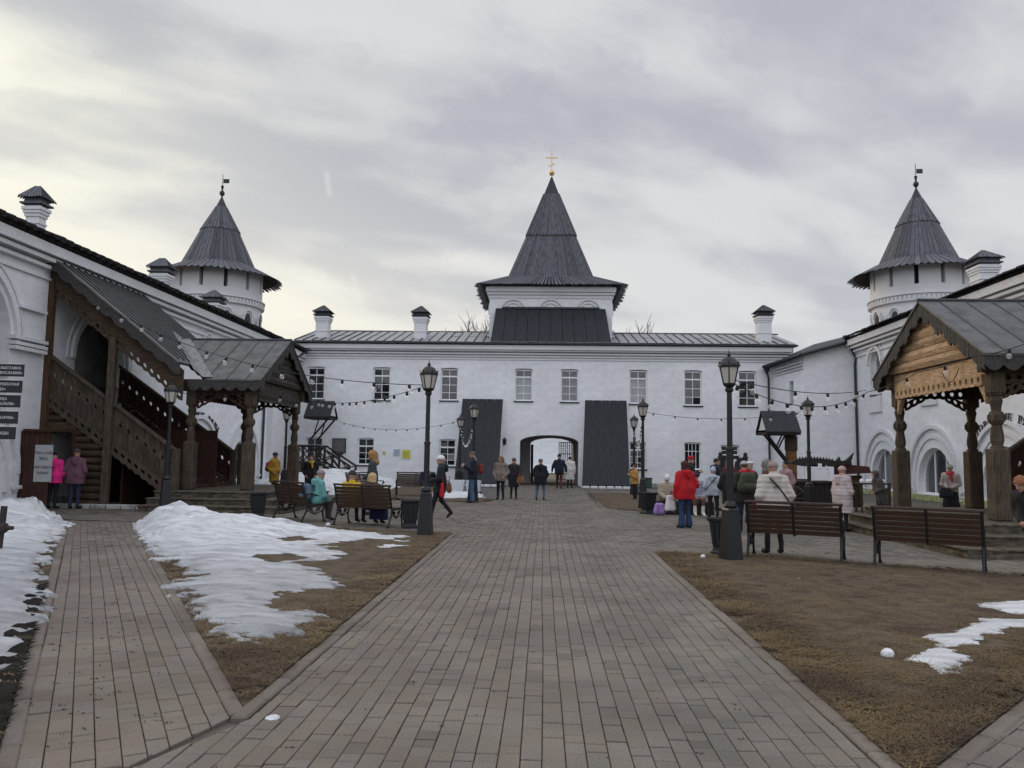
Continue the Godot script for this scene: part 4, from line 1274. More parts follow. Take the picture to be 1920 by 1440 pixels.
	for s in [-1, 1]:
		var m := MB.new()
		var n := 19
		var dir := Vector3(0, -0.58, s).normalized()
		for i in n:
			var t0 := 3.06 * i / n
			var t1 := 3.06 * (i + 1) / n - 0.012
			var p := Vector3(0.09 + rng.randf_range(-0.006, 0.006), 5.40, 0) + dir * t0
			var q := Vector3(p.x, 5.40, 0) + dir * t1
			var len := 0.34 + 0.07 * sin(i * 1.57) + rng.randf_range(-0.02, 0.02)
			var e := Vector3(-0.03, 0, 0)
			var dn := Vector3(0, -len, 0)
			m._e(p, q, q + dn, p + dn, p - Vector3(9, 0, 0)); m._e(p + e, q + e, q + dn + e, p + dn + e, p + Vector3(9, 0, 0))
			m._e(p + dn, q + dn, q + dn + e, p + dn + e, p + Vector3(0, 9, 0)); m._e(q, q + e, q + dn + e, q + dn, p); m._e(p, p + e, p + dn + e, p + dn, q)
		obj("barge_boards", m, M.valance, gb).set_meta("kind", "stuff")
	# porch roof: seamed sheets on two slopes
	var R := part_of("porch_roof", B)
	for s in [-1, 1]:
		var xs := [0.12, -0.34, -0.94, -1.54, -2.1, -2.7, -3.2, -3.64]
		for i in xs.size() - 1:
			var m := MB.new()
			var f := func(x: float, low: bool) -> Vector3:
				var z := minf(2.72, (x + 3.65) / 0.744) if low else 0.0
				return Vector3(x, 5.42 - 0.58 * z, s * z)
			var e := Vector3(0, 0.025, 0)
			var a: Vector3 = f.call(xs[i], false); var b: Vector3 = f.call(xs[i + 1] + 0.006, false); var c: Vector3 = f.call(xs[i + 1] + 0.006, true); var d: Vector3 = f.call(xs[i], true)
			m._e(a + e, b + e, c + e, d + e, a - Vector3(0, 9, 0)); m._e(a - e, b - e, c - e, d - e, a + Vector3(0, 9, 0)); m._e(d + e, c + e, c - e, d - e, a)
			m._e(a + e, d + e, d - e, a - e, b)
			obj("roof_panel", m, M.porch_sheet, R)
			if i > 0:
				var sm := MB.new()
				sm.tube([a + e, d + e], 0.022, 4)
				obj("seam", sm, M.seam, R)
		var vm := MB.new()
		vm.prism(wavy(2.2, 0.34, 6, 0.12), 0.035, Transform3D(Basis(), Vector3(-2.1, 3.52, s * 2.68 - 0.017)))
		obj("eave_valance", vm, M.valance, R)
	var rc := MB.new()
	rc.tube([Vector3(0.14, 5.45, 0), Vector3(-3.64, 5.45, 0)], 0.05, 6)
	obj("ridge_cap", rc, M.seam, R)
	# stair roof: one long slope ribbed with battens; the flight lies a little nearer the viewer than the porch
	var dz := near * 0.6
	var S := part_of("stair_roof", B)
	var sy := func(x: float) -> float: return 2.58 - 0.78 * x
	var xt := -L + 0.02
	var nstr := 14
	for i in nstr:
		var za := dz - 2.6 + 5.2 * i / nstr
		var zb := dz - 2.6 + 5.2 * (i + 1) / nstr
		var va := minf(-3.64 + 0.744 * absf(za), -2.2); var vb := minf(-3.64 + 0.744 * absf(zb), -2.2)
		var m := MB.new()
		var p := [Vector3(va, sy.call(va), za), Vector3(vb, sy.call(vb), zb), Vector3(xt, sy.call(xt), zb), Vector3(xt, sy.call(xt), za)]
		var e := Vector3(0, 0.03, 0)
		m._e(p[0] + e, p[1] + e, p[2] + e, p[3] + e, p[0] - Vector3(0, 9, 0)); m._e(p[0] - e, p[1] - e, p[2] - e, p[3] - e, p[0] + Vector3(0, 9, 0))
		m._e(p[0] + e, p[3] + e, p[3] - e, p[0] - e, p[1]); m._e(p[1] + e, p[2] + e, p[2] - e, p[1] - e, p[0])
		obj("roof_panel", m, M.porch_sheet, S)
		var bm := MB.new()
		var q := va - 0.15
		bm.tube([Vector3(q, sy.call(q) + 0.05, za), Vector3(xt, sy.call(xt) + 0.05, za)], 0.028, 4)
		obj("roof_batten", bm, M.seam, S)
	for s in [-1, 1]:
		var fl := MB.new()
		var a := Vector3(-3.64, 5.43, 0); var b := Vector3(-1.66, 3.88, s * 2.68)
		var w1 := Vector3(0.34, -0.0, 0); var w2 := Vector3(-0.3, 0.234, 0)
		fl._e(a + Vector3(0, 0.05, 0), b + Vector3(0, 0.05, 0), b + w2 + Vector3(0, 0.06, 0), a + w2 + Vector3(0, 0.06, 0), a - Vector3(0, 9, 0))
		fl._e(a + Vector3(0, 0.05, 0), b + Vector3(0, 0.05, 0), b + Vector3(0.3, 0.06, 0), a + Vector3(0.3, 0.06, s * 0.0), a - Vector3(0, 9, 0))
		obj("valley_flashing", fl, mat("flashing", Color(0.17, 0.165, 0.165), {"tex": "stain", "sc": 0.8, "rough": 0.5}), S)
		# fascia: scalloped valance, a brown board and a row of holes, all following the slope
		var sh := Transform3D(Basis(Vector3(1, -0.78, 0), Vector3.UP, Vector3.BACK), Vector3(xt, 0, 0))
		var len := -2.15 - xt
		var y00: float = sy.call(xt)
		var vm := MB.new()
		vm.xf = sh
		vm.prism(wavy(len, 0.4, 10, 0.1), 0.03, Transform3D(Basis(), Vector3(0, y00 - 0.40, dz + s * 2.55)))
		obj("eave_valance", vm, M.valance, S)
		var fm := MB.new()
		fm.xf = sh
		fm.box(Vector3(len / 2, y00 - 0.5, dz + s * 2.3), Vector3(len, 0.7, 0.06))
		obj("fascia_board", fm, wh, S)
		var hm := MB.new()
		hm.xf = sh.translated_local(Vector3(0, y00 - 1.06, dz + s * 2.3 - 0.02))
		holed(hm, len, 0.24, 0.045, int(len / 0.21), 0.06, 0.06, 0.05)
		obj("fretwork", hm, wh, S)
	# flight of steps
	var F := part_of("flight", B)
	var run := L - 2.35
	var nst := int(run / 0.245)
	for i in nst:
		bx("step", Vector3(-2.35 - 0.245 * (i + 0.5), 0.54 + 0.1715 * (i + 1) - 0.09, dz), Vector3(0.27, 0.05, 4.3), wh, F)
		bx("riser", Vector3(-2.35 - 0.245 * i - 0.01, 0.54 + 0.1715 * (i + 0.5) - 0.07, dz), Vector3(0.02, 0.16, 4.3), M.red_wood, F)
	# balustrades
	for s in [-1, 1]:
		var A := part_of("balustrade", B)
		var isnear: bool = s == near
		var sh := Transform3D(Basis(Vector3(1, -0.7, 0), Vector3.UP, Vector3.BACK), Vector3(-L - 0.05, 0, dz + s * 2.2))
		var len := L - 2.25
		var r0 := 0.15 + 0.7 * (L + 0.05)
		var rl := MB.new()
		rl.xf = sh
		rl.cbox(Vector3(len / 2, r0 - 0.05, 0), Vector3(len, 0.1, 0.2), 0.015)
		obj("handrail", rl, M.pale_wood_v, A)
		var nb := int(len / 0.16)
		var bmat: Material = M.pale_wood_v if isnear else M.red_wood
		for i in nb:
			var x := len * (i + 0.5) / nb
			for h in [[0.12, 0.42], [0.64, 1.16]]:
				var m := MB.new()
				m.xf = Transform3D(sh.basis, Vector3.ZERO)
				m.box(Vector3(0, 0, 0), Vector3(len / nb - 0.01, h[1] - h[0], 0.03))
				var g := rng.randf_range(0.65, 1.2)
				for q in m.c.size(): m.c[q] = Color(g, g, g * 0.98)
				var o := obj("baluster_board", m, bmat, A)
				o.position = sh * Vector3(x, r0 - (h[0] + h[1]) / 2, rng.randf_range(-0.004, 0.004))
		for row in [[0.64, 0.22, 0.050, 0.068, 0.26], [1.52, 0.36, 0.062, 0.062, 0.21]]:
			var m := MB.new()
			m.xf = sh.translated_local(Vector3(0, r0 - row[0], 0.02 if row[0] > 1 else -0.015))
			holed(m, len, row[1], 0.035, int(len / row[4]), row[2], row[3], 0.05 if row[0] > 1 else 0.0)
			obj("carved_board", m, bmat if row[0] < 1 else (M.pale_wood_v if isnear else M.red_wood), A)
		bx("newel_post", Vector3(-2.3, 1.15, dz + s * 2.2), Vector3(0.2, 1.25, 0.2), M.pale_wood_v, A, Basis(), 0.02)
		if L > 5 and s == near:
			bx("stair_post", Vector3(-4.35, 2.6, dz + s * 2.28), Vector3(0.22, 5.0, 0.2), M.pale_wood_v, A, Basis(), 0.02)
			bx("corner_board", Vector3(-L + 0.1, 3.4, dz + s * 2.3), Vector3(0.34, 6.8, 0.16), mat("brown_board", Color(0.10, 0.055, 0.03), {"tex": "wood_v", "sc": 1.2}), A)
	if logs:
		var W := part_of("log_wall", B)
		for i in 16:
			var y := 0.12 + 0.21 * i
			var xm := minf(-4.45, -(y + 1.5) / 0.7)
			if xm < -6.5: break
			var xa := -6.6 if y > 2.3 else -5.4
			var m := MB.new()
			m.tube([Vector3(xa, y, near * 2.72), Vector3(xm + 0.1, y, near * 2.72)], [0.11, 0.11], 9)
			obj("log", m, wh, W)
		var m2 := MB.new()
		m2.box(Vector3(-4.4, 1.2, 0.1), Vector3(4.4, 2.4, 0.06)); m2.box(Vector3(-4.25, 1.0, near * 1.2), Vector3(0.06, 2.0, 1.9))
		obj("back_boards", m2, M.red_wood, W)
		var D := part_of("doorway", B)
		bx("door_frame", Vector3(-6.55, 1.15, near * 2.76), Vector3(0.14, 2.3, 0.14), M.red_wood, D); bx("door_frame", Vector3(-5.42, 1.15, near * 2.76), Vector3(0.12, 2.3, 0.14), M.red_wood, D)
		bx("door_frame", Vector3(-6.0, 2.36, near * 2.77), Vector3(1.25, 0.14, 0.14), wh, D)
		for i in 6: bx("door_board", Vector3(-6.36 + 0.15 * i, 1.12, near * 3.75), Vector3(0.143, 2.2, 0.06), M.red_wood, D, Basis(), 0.006)
		for i in 4: bx("lintel_board", Vector3(-5.86, 2.24 + 0.06 * 0, near * (3.7 - 0.3 * i)), Vector3(0.9, 0.07, 0.29), M.red_wood, D)
		for i in 9:
			var gc := rng.randf_range(0.3, 0.5)
			bx("kerb_stone", Vector3(-6.2 + 0.45 * i, 0.05, near * 3.0 + rng.randf_range(-0.03, 0.03)), Vector3(0.42, 0.14, 0.3), M.plinth, D, Basis(), 0.02)

# ---------------------------------------------------------------- ground, paving, lawns, snow
func pip(p: Vector2, poly: PackedVector2Array) -> bool: return Geometry2D.is_point_in_polygon(p, poly)

func field(parent: Node3D, poly: PackedVector2Array, org: Vector2, dir: Vector2, singles: int, w := 0.127, tint := [Color(1.03, 0.98, 0.95), Color(0.95, 0.98, 0.97)]) -> void:
	# rows of setts along dir inside the outline; the nearest are parts of their own, the rest one mesh
	var px := Vector2(-dir.y, dir.x)
	var lo := Vector2(1e9, 1e9); var hi := -lo
	for p in poly:
		var q := Vector2((p - org).dot(px), (p - org).dot(dir))
		lo = lo.min(q); hi = hi.max(q)
	var all := []
	var r0 := int(floor(lo.x / w)) - 1
	for r in range(r0, int(ceil(hi.x / w)) + 1):
		var y := lo.y - rng.randf_range(0.0, 0.3)
		while y < hi.y:
			var len := [0.12, 0.15, 0.18, 0.21, 0.25, 0.29][rng.randi() % 6] as float
			var g := 0.0022 + rng.randf_range(0, 0.0012)
			var wob := func(e: int, yy: float) -> float: return 0.0035 * sin(yy * 1.1 + e * 2.4) + 0.010 * sin(yy * 0.35 + e * 0.11)
			var q := PackedVector2Array()
			var inn := 0
			for k in [[0, 0], [1, 0], [1, 1], [0, 1]]:
				var lx: float = r * w + (w - g if k[0] else g) + wob.call(r + k[0], y + len * k[1])
				var ly: float = y + (len - 0.003 if k[1] else 0.003)
				var p := org + px * lx + dir * ly
				q.append(p)
				if pip(p, poly): inn += 1
			y += len
			if inn == 0: continue
			if inn < 4:
				var cut := Geometry2D.intersect_polygons(q, poly)
				if cut.is_empty() or cut[0].size() < 3: continue
				q = cut[0]
			var c := Vector2.ZERO
			for p in q: c += p
			c /= q.size()
			all.append([c.length(), q, c])
	all.sort_custom(func(a, b): return a[0] < b[0])
	var rest := MB.new()
	for i in all.size():
		var q: PackedVector2Array = all[i][1]
		var c: Vector2 = all[i][2]
		var dist: float = all[i][0]
		var m := rest if i >= singles else MB.new()
		var t := clampf((c.x + 2.0) / 4.0 + rng.randf_range(-0.45, 0.45), 0, 1)
		var v := rng.randf_range(0.89, 1.09) if rng.randf() > 0.04 else rng.randf_range(0.76, 0.86)
		m.col = (tint[0] as Color).lerp(tint[1], t) * v
		var y := rng.randf_range(-0.004, 0.004)
		var bev := 0.004 if dist < 16 else 0.0
		if Geometry2D.is_polygon_clockwise(q): q.reverse()
		var n := q.size()
		var top := []; var mid := []; var low := []
		var tl := Vector3(rng.randf_range(-0.012, 0.012), 0, rng.randf_range(-0.012, 0.012))
		for p in q:
			var e := (c - p).normalized() * bev * 1.5
			var yy := y + (p.x - c.x) * tl.x + (p.y - c.y) * tl.z
			top.append(Vector3(p.x + e.x, yy, p.y + e.y)); mid.append(Vector3(p.x, yy - bev, p.y)); low.append(Vector3(p.x, -0.03, p.y))
		if n == 4: m.quad(top[3], top[2], top[1], top[0])
		else:
			for k in range(1, n - 1): m.tri(top[0], top[k + 1], top[k])
		for k in n:
			var j := (k + 1) % n
			if bev > 0: m.quad(mid[j], mid[k], top[k], top[j])
			if dist < 16: m.quad(low[j], low[k], mid[k], mid[j])
		if i < singles: obj("paving_sett", m, M.paver, parent)
	if rest.v.size(): obj("paving_setts", rest, M.paver, parent).set_meta("kind", "stuff")

func kerb(parent: Node3D, a: Vector2, b: Vector2, w := 0.11) -> void:
	var L := a.distance_to(b)
	var d := (b - a) / L
	var y := 0.0
	while y < L - 0.05:
		var len := minf(rng.randf_range(0.42, 0.62), L - y)
		var c := a + d * (y + len / 2)
		var m := MB.new()
		var g := rng.randf_range(0.82, 1.08)
		m.col = Color(g * 1.02, g * 0.98, g * 0.96)
		m.cbox(Vector3.ZERO, Vector3(w, 0.14, len - 0.012), 0.012)
		var o := obj("kerb_stone", m, M.paver, parent)
		o.position = Vector3(c.x, -0.060 + rng.randf_range(-0.006, 0.008), c.y)
		o.rotation.y = atan2(d.x, d.y) + rng.randf_range(-0.012, 0.012)
		y += len

func sheet(called: String, poly: PackedVector2Array, y: float, m: Material) -> MeshInstance3D:
	var mb := MB.new()
	var tr := Geometry2D.triangulate_polygon(poly)
	for i in range(0, tr.size(), 3):
		var a := poly[tr[i]]; var b := poly[tr[i + 1]]; var c := poly[tr[i + 2]]
		if (b - a).cross(c - a) > 0:
			var w := b; b = c; c = w
		mb.tri(Vector3(a.x, y, a.y), Vector3(b.x, y, b.y), Vector3(c.x, y, c.y))
	return struct(called, mb, m)

func pv(a: Array) -> PackedVector2Array:
	var p := PackedVector2Array()
	for i in range(0, a.size(), 2): p.append(Vector2(a[i], a[i + 1]))
	return p

func edge_dist(p: Vector2, poly: PackedVector2Array) -> float:  # positive inside
	var d := 1e9
	for i in poly.size():
		d = minf(d, p.distance_to(Geometry2D.get_closest_point_to_segment(p, poly[i], poly[(i + 1) % poly.size()])))
	return d if pip(p, poly) else -d

# a sheet over the outline whose height comes from fn(point, distance to the edge); cells wholly outside are skipped
func relief(poly: PackedVector2Array, cell: float, reach: float, fn: Callable) -> MB:
	var lo := Vector2(1e9, 1e9); var hi := -lo
	for p in poly:
		lo = lo.min(p); hi = hi.max(p)
	lo -= Vector2.ONE * reach; hi += Vector2.ONE * reach
	var nx := int((hi.x - lo.x) / cell) + 2
	var nz := int((hi.y - lo.y) / cell) + 2
	var P := PackedVector3Array(); var D := PackedFloat32Array()
	for j in nz:
		for i in nx:
			var p := lo + Vector2(i, j) * cell
			var d := edge_dist(p, poly)
			D.append(d)
			P.append(Vector3(p.x, fn.call(p, d) if d > -reach else -0.3, p.y))
	var mb := MB.new()
	var id := PackedInt32Array(); id.resize(P.size()); id.fill(-1)
	for j in nz - 1:
		for i in nx - 1:
			var q := [j * nx + i, j * nx + i + 1, (j + 1) * nx + i + 1, (j + 1) * nx + i]
			var ok := true
			for k in q: if D[k] < -reach: ok = false
			if not ok: continue
			for k in q:
				if id[k] < 0:
					id[k] = mb.v.size(); mb.v.append(P[k]); mb.n.append(Vector3.ZERO); mb.c.append(Color.WHITE)
			var n1 := (P[q[3]] - P[q[0]]).cross(P[q[1]] - P[q[0]])
			for k in q: mb.n[id[k]] += n1
			mb.ix.append_array(PackedInt32Array([id[q[0]], id[q[1]], id[q[2]], id[q[0]], id[q[2]], id[q[3]]]))
	for i in mb.n.size(): mb.n[i] = mb.n[i].normalized()
	return mb

var grime := noise(0.7, 4, 91)
var lump := FastNoiseLite.new()
func lawn(called: String, poly: PackedVector2Array, tufts: int, label: String) -> void:
	var mb := relief(poly, 0.16, 0.0, func(p: Vector2, d: float) -> float: return 0.012 + 0.022 * lump.get_noise_2d(p.x * 1.6, p.y * 1.6) + 0.03 * clampf(d * 1.5, 0, 1))
	struct(called, mb, M.turf)
	var under := sheet("soil", poly, -0.004, M.turf)
	# dead grass: short blades in tufts, one mass
	var bl := MB.new()
	for k in 7:
		var a := rng.randf() * TAU
		var o := Vector3(cos(a), 0, sin(a)) * rng.randf_range(0.0, 0.035)
		var d := Vector3(rng.randf_range(-1, 1), 0, rng.randf_range(-1, 1)) * 0.06
		var s := Vector3(-d.z, 0, d.x).normalized() * 0.0028
		var hgt := rng.randf_range(0.003, 0.013)
		var g := rng.randf_range(0.65, 1.4)
		bl.col = Color(g, g * 0.97, g * 0.9)
		bl.quad(o - s, o + s, o + s * 0.6 + d * 0.6 + Vector3(0, hgt, 0), o - s * 0.6 + d * 0.6 + Vector3(0, hgt, 0))
		bl.tri(o - s * 0.6 + d * 0.6 + Vector3(0, hgt, 0), o + s * 0.6 + d * 0.6 + Vector3(0, hgt, 0), o + d * 1.3 + Vector3(0, hgt * 0.8, 0))
	var lo := Vector2(1e9, 1e9); var hi := -lo
	for p in poly:
		lo = lo.min(p); hi = hi.max(p)
	var at := []
	var tries := 0
	while at.size() < tufts and tries < tufts * 6:
		tries += 1
		var p := Vector2(rng.randf_range(lo.x, hi.x), rng.randf_range(lo.y, hi.y))
		var dist := p.length()
		if rng.randf() > clampf(pow(7.0 / maxf(dist, 4.0), 1.3), 0.08, 1.0): continue
		if not pip(p, poly): continue
		if lump.get_noise_2d(p.x * 2.3 + 40, p.y * 2.3) < -0.32 + rng.randf_range(-0.2, 0.2): continue
		at.append(p)
	var mm := MultiMesh.new()
	mm.transform_format = MultiMesh.TRANSFORM_3D; mm.use_colors = true
	mm.mesh = bl.mesh(); mm.instance_count = at.size()
	for i in at.size():
		var p: Vector2 = at[i]
		var t := lump.get_noise_2d(p.x * 1.1 - 90, p.y * 1.1)
		mm.set_instance_transform(i, Transform3D(Basis(Vector3.UP, rng.randf() * TAU).scaled(Vector3.ONE * rng.randf_range(0.7, 1.6)), Vector3(p.x, 0.03 + 0.022 * lump.get_noise_2d(p.x * 1.6, p.y * 1.6), p.y)))
		mm.set_instance_color(i, Color(0.95 + 0.7 * t, 0.93 + 0.74 * t, 0.86 + 0.55 * t) * rng.randf_range(0.85, 1.12))
	var o := MultiMeshInstance3D.new()
	o.multimesh = mm
	o.material_override = mat("dead_grass", Color(0.155, 0.112, 0.067), {"rough": 1.0})
	o.name = numbered("grass"); add_child(o)
	o.set_meta("kind", "stuff"); tag(o, label, "grass")

# bumps: x, z, radius, height ; holes: polygons kept bare
func snow(poly: PackedVector2Array, depth: float, cell: float, bumps: Array, holes: Array, label: String, ragged := 0.35) -> void:
	var ns := noise(1.0, 4, 61)
	var n2 := noise(3.2, 3, 62)
	var n3 := noise(9.0, 2, 63)
	var mb := relief(poly, cell, ragged + 0.25, func(p: Vector2, d: float) -> float:
		var k := d + ragged * (ns.get_noise_2d(p.x * 0.9, p.y * 2.2) + 0.5 * n2.get_noise_2d(p.x, p.y * 2.0) + 0.35 * n3.get_noise_2d(p.x * 0.6, p.y * 1.6))
		for hq in holes: k = minf(k, -edge_dist(p, hq) + 0.12 * n2.get_noise_2d(p.x, p.y * 2.0))
		var y := 0.015 + depth * (1.0 - exp(-maxf(k, 0.0) * 1.3)) + minf(k, 0.0) * 0.6
		if k > 0: y += 0.010 * n2.get_noise_2d(p.x * 0.9, p.y * 1.8) * clampf(k * 5, 0, 1) + 0.03 * ns.get_noise_2d(p.x * 1.2, p.y * 1.2) * clampf(k * 3, 0, 1) * (1.0 - 0.7 * smoothstep(-15.5, -11.5, p.y))
		for b in bumps:
			var q: float = Vector2(p.x - b[0], p.y - b[1]).length() / b[2]
			if q < 1.6: y += b[3] * exp(-q * q * 2.2) * clampf(k * 3.0, 0, 1) * (1.0 + 0.25 * ns.get_noise_2d(p.x * 1.7, p.y * 1.7))
		return y + 0.022 if k > 0 else 0.03 + maxf(k, -0.3))
	for i in mb.v.size():  # old snow: grey with grit where it has melted thin
		var q := mb.v[i]
		var d := edge_dist(Vector2(q.x, q.z), poly)
		var g := 0.86 + 0.14 * smoothstep(0.0, 0.9, d + 0.5 * grime.get_noise_2d(q.x, q.z * 1.8)) - 0.16 * smoothstep(0.12, 0.5, grime.get_noise_2d(q.x * 1.5 + 30, q.z * 3.0))
		if depth > 0.08: g *= lerpf(1.0, 0.64 + 0.2 * grime.get_noise_2d(q.x * 0.8, q.z * 3.5), smoothstep(-16.5, -10.0, q.z)) * (1.0 - 0.3 * smoothstep(0.2, 0.5, grime.get_noise_2d(q.x * 3.0 + 7, q.z * 6.0)))
		mb.c[i] = Color(g, g * 0.995, g * 0.985)
	var o := obj("snow_patch", mb, M.snow)
	o.set_meta("kind", "stuff"); tag(o, label, "snow")

func ground_all() -> void:
	lump.noise_type = FastNoiseLite.TYPE_SIMPLEX_SMOOTH; lump.frequency = 0.6; lump.fractal_octaves = 4; lump.seed = 3
	var g := MB.new()
	g.quad(Vector3(-900, -0.06, 100), Vector3(900, -0.06, 100), Vector3(900, -0.06, -1500), Vector3(-900, -0.06, -1500))
	struct("ground", g, M.ground)
	var base := sheet("yard_paving", pv([-16.5, 3, -16.5, -62, 18, -62, 18, 3]), -0.026, M.joint)
	# outlines in x, z
	var main := pv([-1.86, -17.72, -1.86, -5.22, -2.2, -4.38, -2.5, -3.0, 2.1, -3.0, 1.88, -4.4, 1.88, -15.02, 1.88, -20, -1.86, -20])
	var P := part_of("main_path", base)
	field(P, main, Vector2.ZERO, Vector2(0, -1), 300)
	var far := pv([-1.86, -20, -1.86, -30.2, -1.9, -48.2, 2.1, -48.2, 1.9, -30, 1.88, -20])
	field(part_of("main_path", base), far, Vector2.ZERO, Vector2(0, -1), 0)
	var side := pv([-1.98, -5.2, -2.25, -4.42, -2.5, -3.0, -3.6, -3.6, -3.22, -4.9, -11.4, -18.9, -9.85, -18.95])
	side = pv([-2.0, -5.24, -2.24, -4.42, -2.62, -3.2, -2.2, -3.2, -2.62, -4.2, -11.42, -19.1, -9.85, -18.95])
	side = pv([-2.0, -5.24, -2.23, -4.42, -2.72, -4.2, -11.42, -19.1, -9.85, -18.95])
	field(part_of("side_path", base), side, Vector2(-2.0, -5.24), Vector2(-0.505, -0.863), 300, 0.127, [Color(1.06, 0.98, 0.94), Color(1.03, 0.98, 0.95)])
	var east := pv([2.0, -4.35, 9.0, -11.92, 10.4, -10.6, 3.6, -3.2, 2.15, -3.1])
	field(part_of("east_path", base), east, Vector2(2.4, -4.6), Vector2(0.7, -0.714), 200)
	var pw := pv([-1.86, -17.72, -6.4, -18.75, -9.85, -19.0, -12.0, -19.4, -15, -22, -15, -24, -7.2, -22.2, -7.2, -29.8, -1.86, -29.8])
	field(part_of("west_plaza", base), pw, Vector2(-1.86, -20), Vector2(0.26, -0.966), 60)
	var pe := pv([1.88, -15.02, 3.0, -14.62, 3.65, -14.72, 9.6, -11.0, 16.5, -9.5, 16.9, -44, 2.4, -44, 1.9, -26.4, 1.88, -20])
	field(part_of("east_plaza", base), pe, Vector2(1.88, -20), Vector2(-0.3, -0.954), 160)
	for k in [[Vector2(-1.93, -5.2), Vector2(-1.93, -17.7)], [Vector2(1.95, -4.45), Vector2(1.95, -15.0)], [Vector2(-1.97, -5.30), Vector2(-9.79, -18.97)], [Vector2(-2.78, -4.2), Vector2(-11.5, -19.1)], [Vector2(2.02, -4.45), Vector2(8.95, -11.96)], [Vector2(3.0, -14.56), Vector2(3.65, -14.66)], [Vector2(3.65, -14.66), Vector2(9.4, -11.1)]]:
		kerb(part_of("kerb", base), k[0], k[1])
	# lawns of dead grass
	lawn("west_lawn", pv([-1.99, -5.46, -1.99, -17.68, -6.4, -18.7, -9.68, -18.88]), 11000, "dead brown grass with melting snow between the two western paths")
	lawn("east_lawn", pv([2.01, -4.55, 8.85, -11.95, 3.66, -14.60, 2.98, -14.50, 2.01, -14.97]), 20000, "dead brown grass in front of the two long benches")
	lawn("outer_lawn", pv([-2.86, -4.2, -11.5, -19.0, -12, -19.4, -14.9, -21.8, -14.9, -9, -4.5, -3.2]), 5000, "strip of dead grass along the outer edge of the narrow path")
	lawn("gate_lawn", pv([2.1, -27.0, 3.3, -25.4, 5.2, -28.8, 5.2, -35, 3.6, -39, 1.95, -38]), 3000, "patch of bare brown grass in front of the eastern buttress")
	lawn("bank_lawn", pv([-1.95, -31.7, -2.3, -29.2, -4.3, -29.6, -7.5, -31.0, -8, -44, -4.5, -44, -3.8, -36]), 2500, "patch of bare brown grass by the western buttress")
	var so := relief(pv([-2.86, -4.2, -3.42, -5.3, -4.75, -7.6, -6.1, -9.9, -6.6, -10.75, -5.6, -8.2, -5.2, -5.6, -4.2, -3.6, -3.0, -3.7]), 0.07, 0.0, func(p: Vector2, d: float) -> float: return 0.035 + 0.03 * lump.get_noise_2d(p.x * 4, p.y * 4) + 0.03 * clampf(d * 2, 0, 1))
	struct("bare_soil", so, M.soil)
	snow(pv([-9.15, -17.89, -9.75, -20.0, -8.96, -19.4, -7.87, -18.9, -6.48, -18.5, -5.56, -18.0, -4.41, -17.4, -2.75, -16.4, -2.77, -15.45, -3.44, -15.82, -3.81, -15.18, -4.05, -14.6, -3.25, -13.5, -3.23, -12.59, -3.71, -12.3, -2.95, -11.0, -2.6, -10.1, -2.94, -9.72, -3.01, -9.18, -2.35, -8.3, -2.35, -7.49, -2.71, -7.14, -3.11, -7.64, -3.82, -8.76, -4.64, -10.17, -4.65, -10.75, -5.56, -11.94, -6.59, -13.45, -7.98, -15.92]), 0.10, 0.055, [[-8.2, -17.7, 1.4, 0.42], [-6.6, -16.9, 1.5, 0.22], [-7.2, -15.4, 1.2, 0.14], [-5.4, -16.9, 1.3, 0.1]],
		[pv([-5.2, -15.6, -4.95, -16.2, -4.4, -15.5, -4.7, -15.1]), pv([-4.6, -12.9, -4.2, -13.3, -3.7, -12.8, -4.1, -12.2]), pv([-3.1, -9.2, -2.9, -9.4, -2.65, -8.9, -2.85, -8.65])], "large melting snow heap between the narrow path and the main path", 0.3)
	snow(pv([-3.35, -14.7, -2.79, -15.1, -2.45, -14.8, -2.9, -14.3]), 0.04, 0.06, [], [], "thin strip of snow just below the tip of the large snow heap", 0.12)
	snow(pv([-15.0, -21.3, -13.64, -21.0, -10.85, -18.0, -9.6, -15.65, -8.7, -13.92, -7.75, -12.25, -6.9, -10.9, -6.1, -9.7, -5.35, -8.5, -4.6, -7.15, -4.3, -6.5, -3.95, -5.87, -3.9, -5.6, -4.2, -5.2, -8, -6, -14.8, -9]), 0.11, 0.09, [[-12.4, -19.0, 1.7, 0.42], [-14.0, -17.5, 1.8, 0.3], [-10.6, -16.6, 1.4, 0.12]], [], "wide snow cover beyond the narrow path with the iron spigot standing in it", 0.28)
	snow(pv([3.25, -12.0, 3.56, -12.02, 3.85, -11.45, 3.5, -11.4]), 0.06, 0.05, [], [], "small sliver of snow on the grass below the benches", 0.06)
	snow(pv([5.0, -9.8, 5.56, -10.2, 6.51, -10.5, 7.2, -10.3, 6.4, -9.3, 5.09, -9.25]), 0.07, 0.06, [], [], "patch of snow on the eastern grass nearer the benches", 0.14)
	snow(pv([2.99, -7.01, 3.47, -7.57, 3.65, -8.01, 4.21, -8.43, 4.67, -9.0, 5.9, -8.9, 6.3, -8.6, 4.84, -8.55, 4.35, -8.15, 4.07, -7.7, 3.69, -7.5, 3.66, -7.12, 3.39, -6.69, 3.08, -6.36, 3.02, -6.58]), 0.075, 0.05, [], [], "long crooked patch of snow on the eastern grass beside a lone snowball", 0.1)
	snow(pv([-7.4, -35, -9.5, -33, -12.4, -35, -14.6, -39, -14.6, -46.5, -8.5, -46.8, -7.4, -41]), 0.55, 0.25, [[-10.5, -40, 3.0, 0.35]], [], "long snow bank under the white wall behind the western benches", 0.5)
	snow(pv([-4.95, -35.7, -4.46, -37.4, -2.9, -36.4, -2.5, -32.4, -3.3, -31.3, -4.4, -31.3]), 0.1, 0.15, [], [], "flat patch of snow on the grass near the western buttress", 0.3)
	# crumbs of leaf and soil scattered over the setts, and the broken row across the path
	var cr := MB.new()
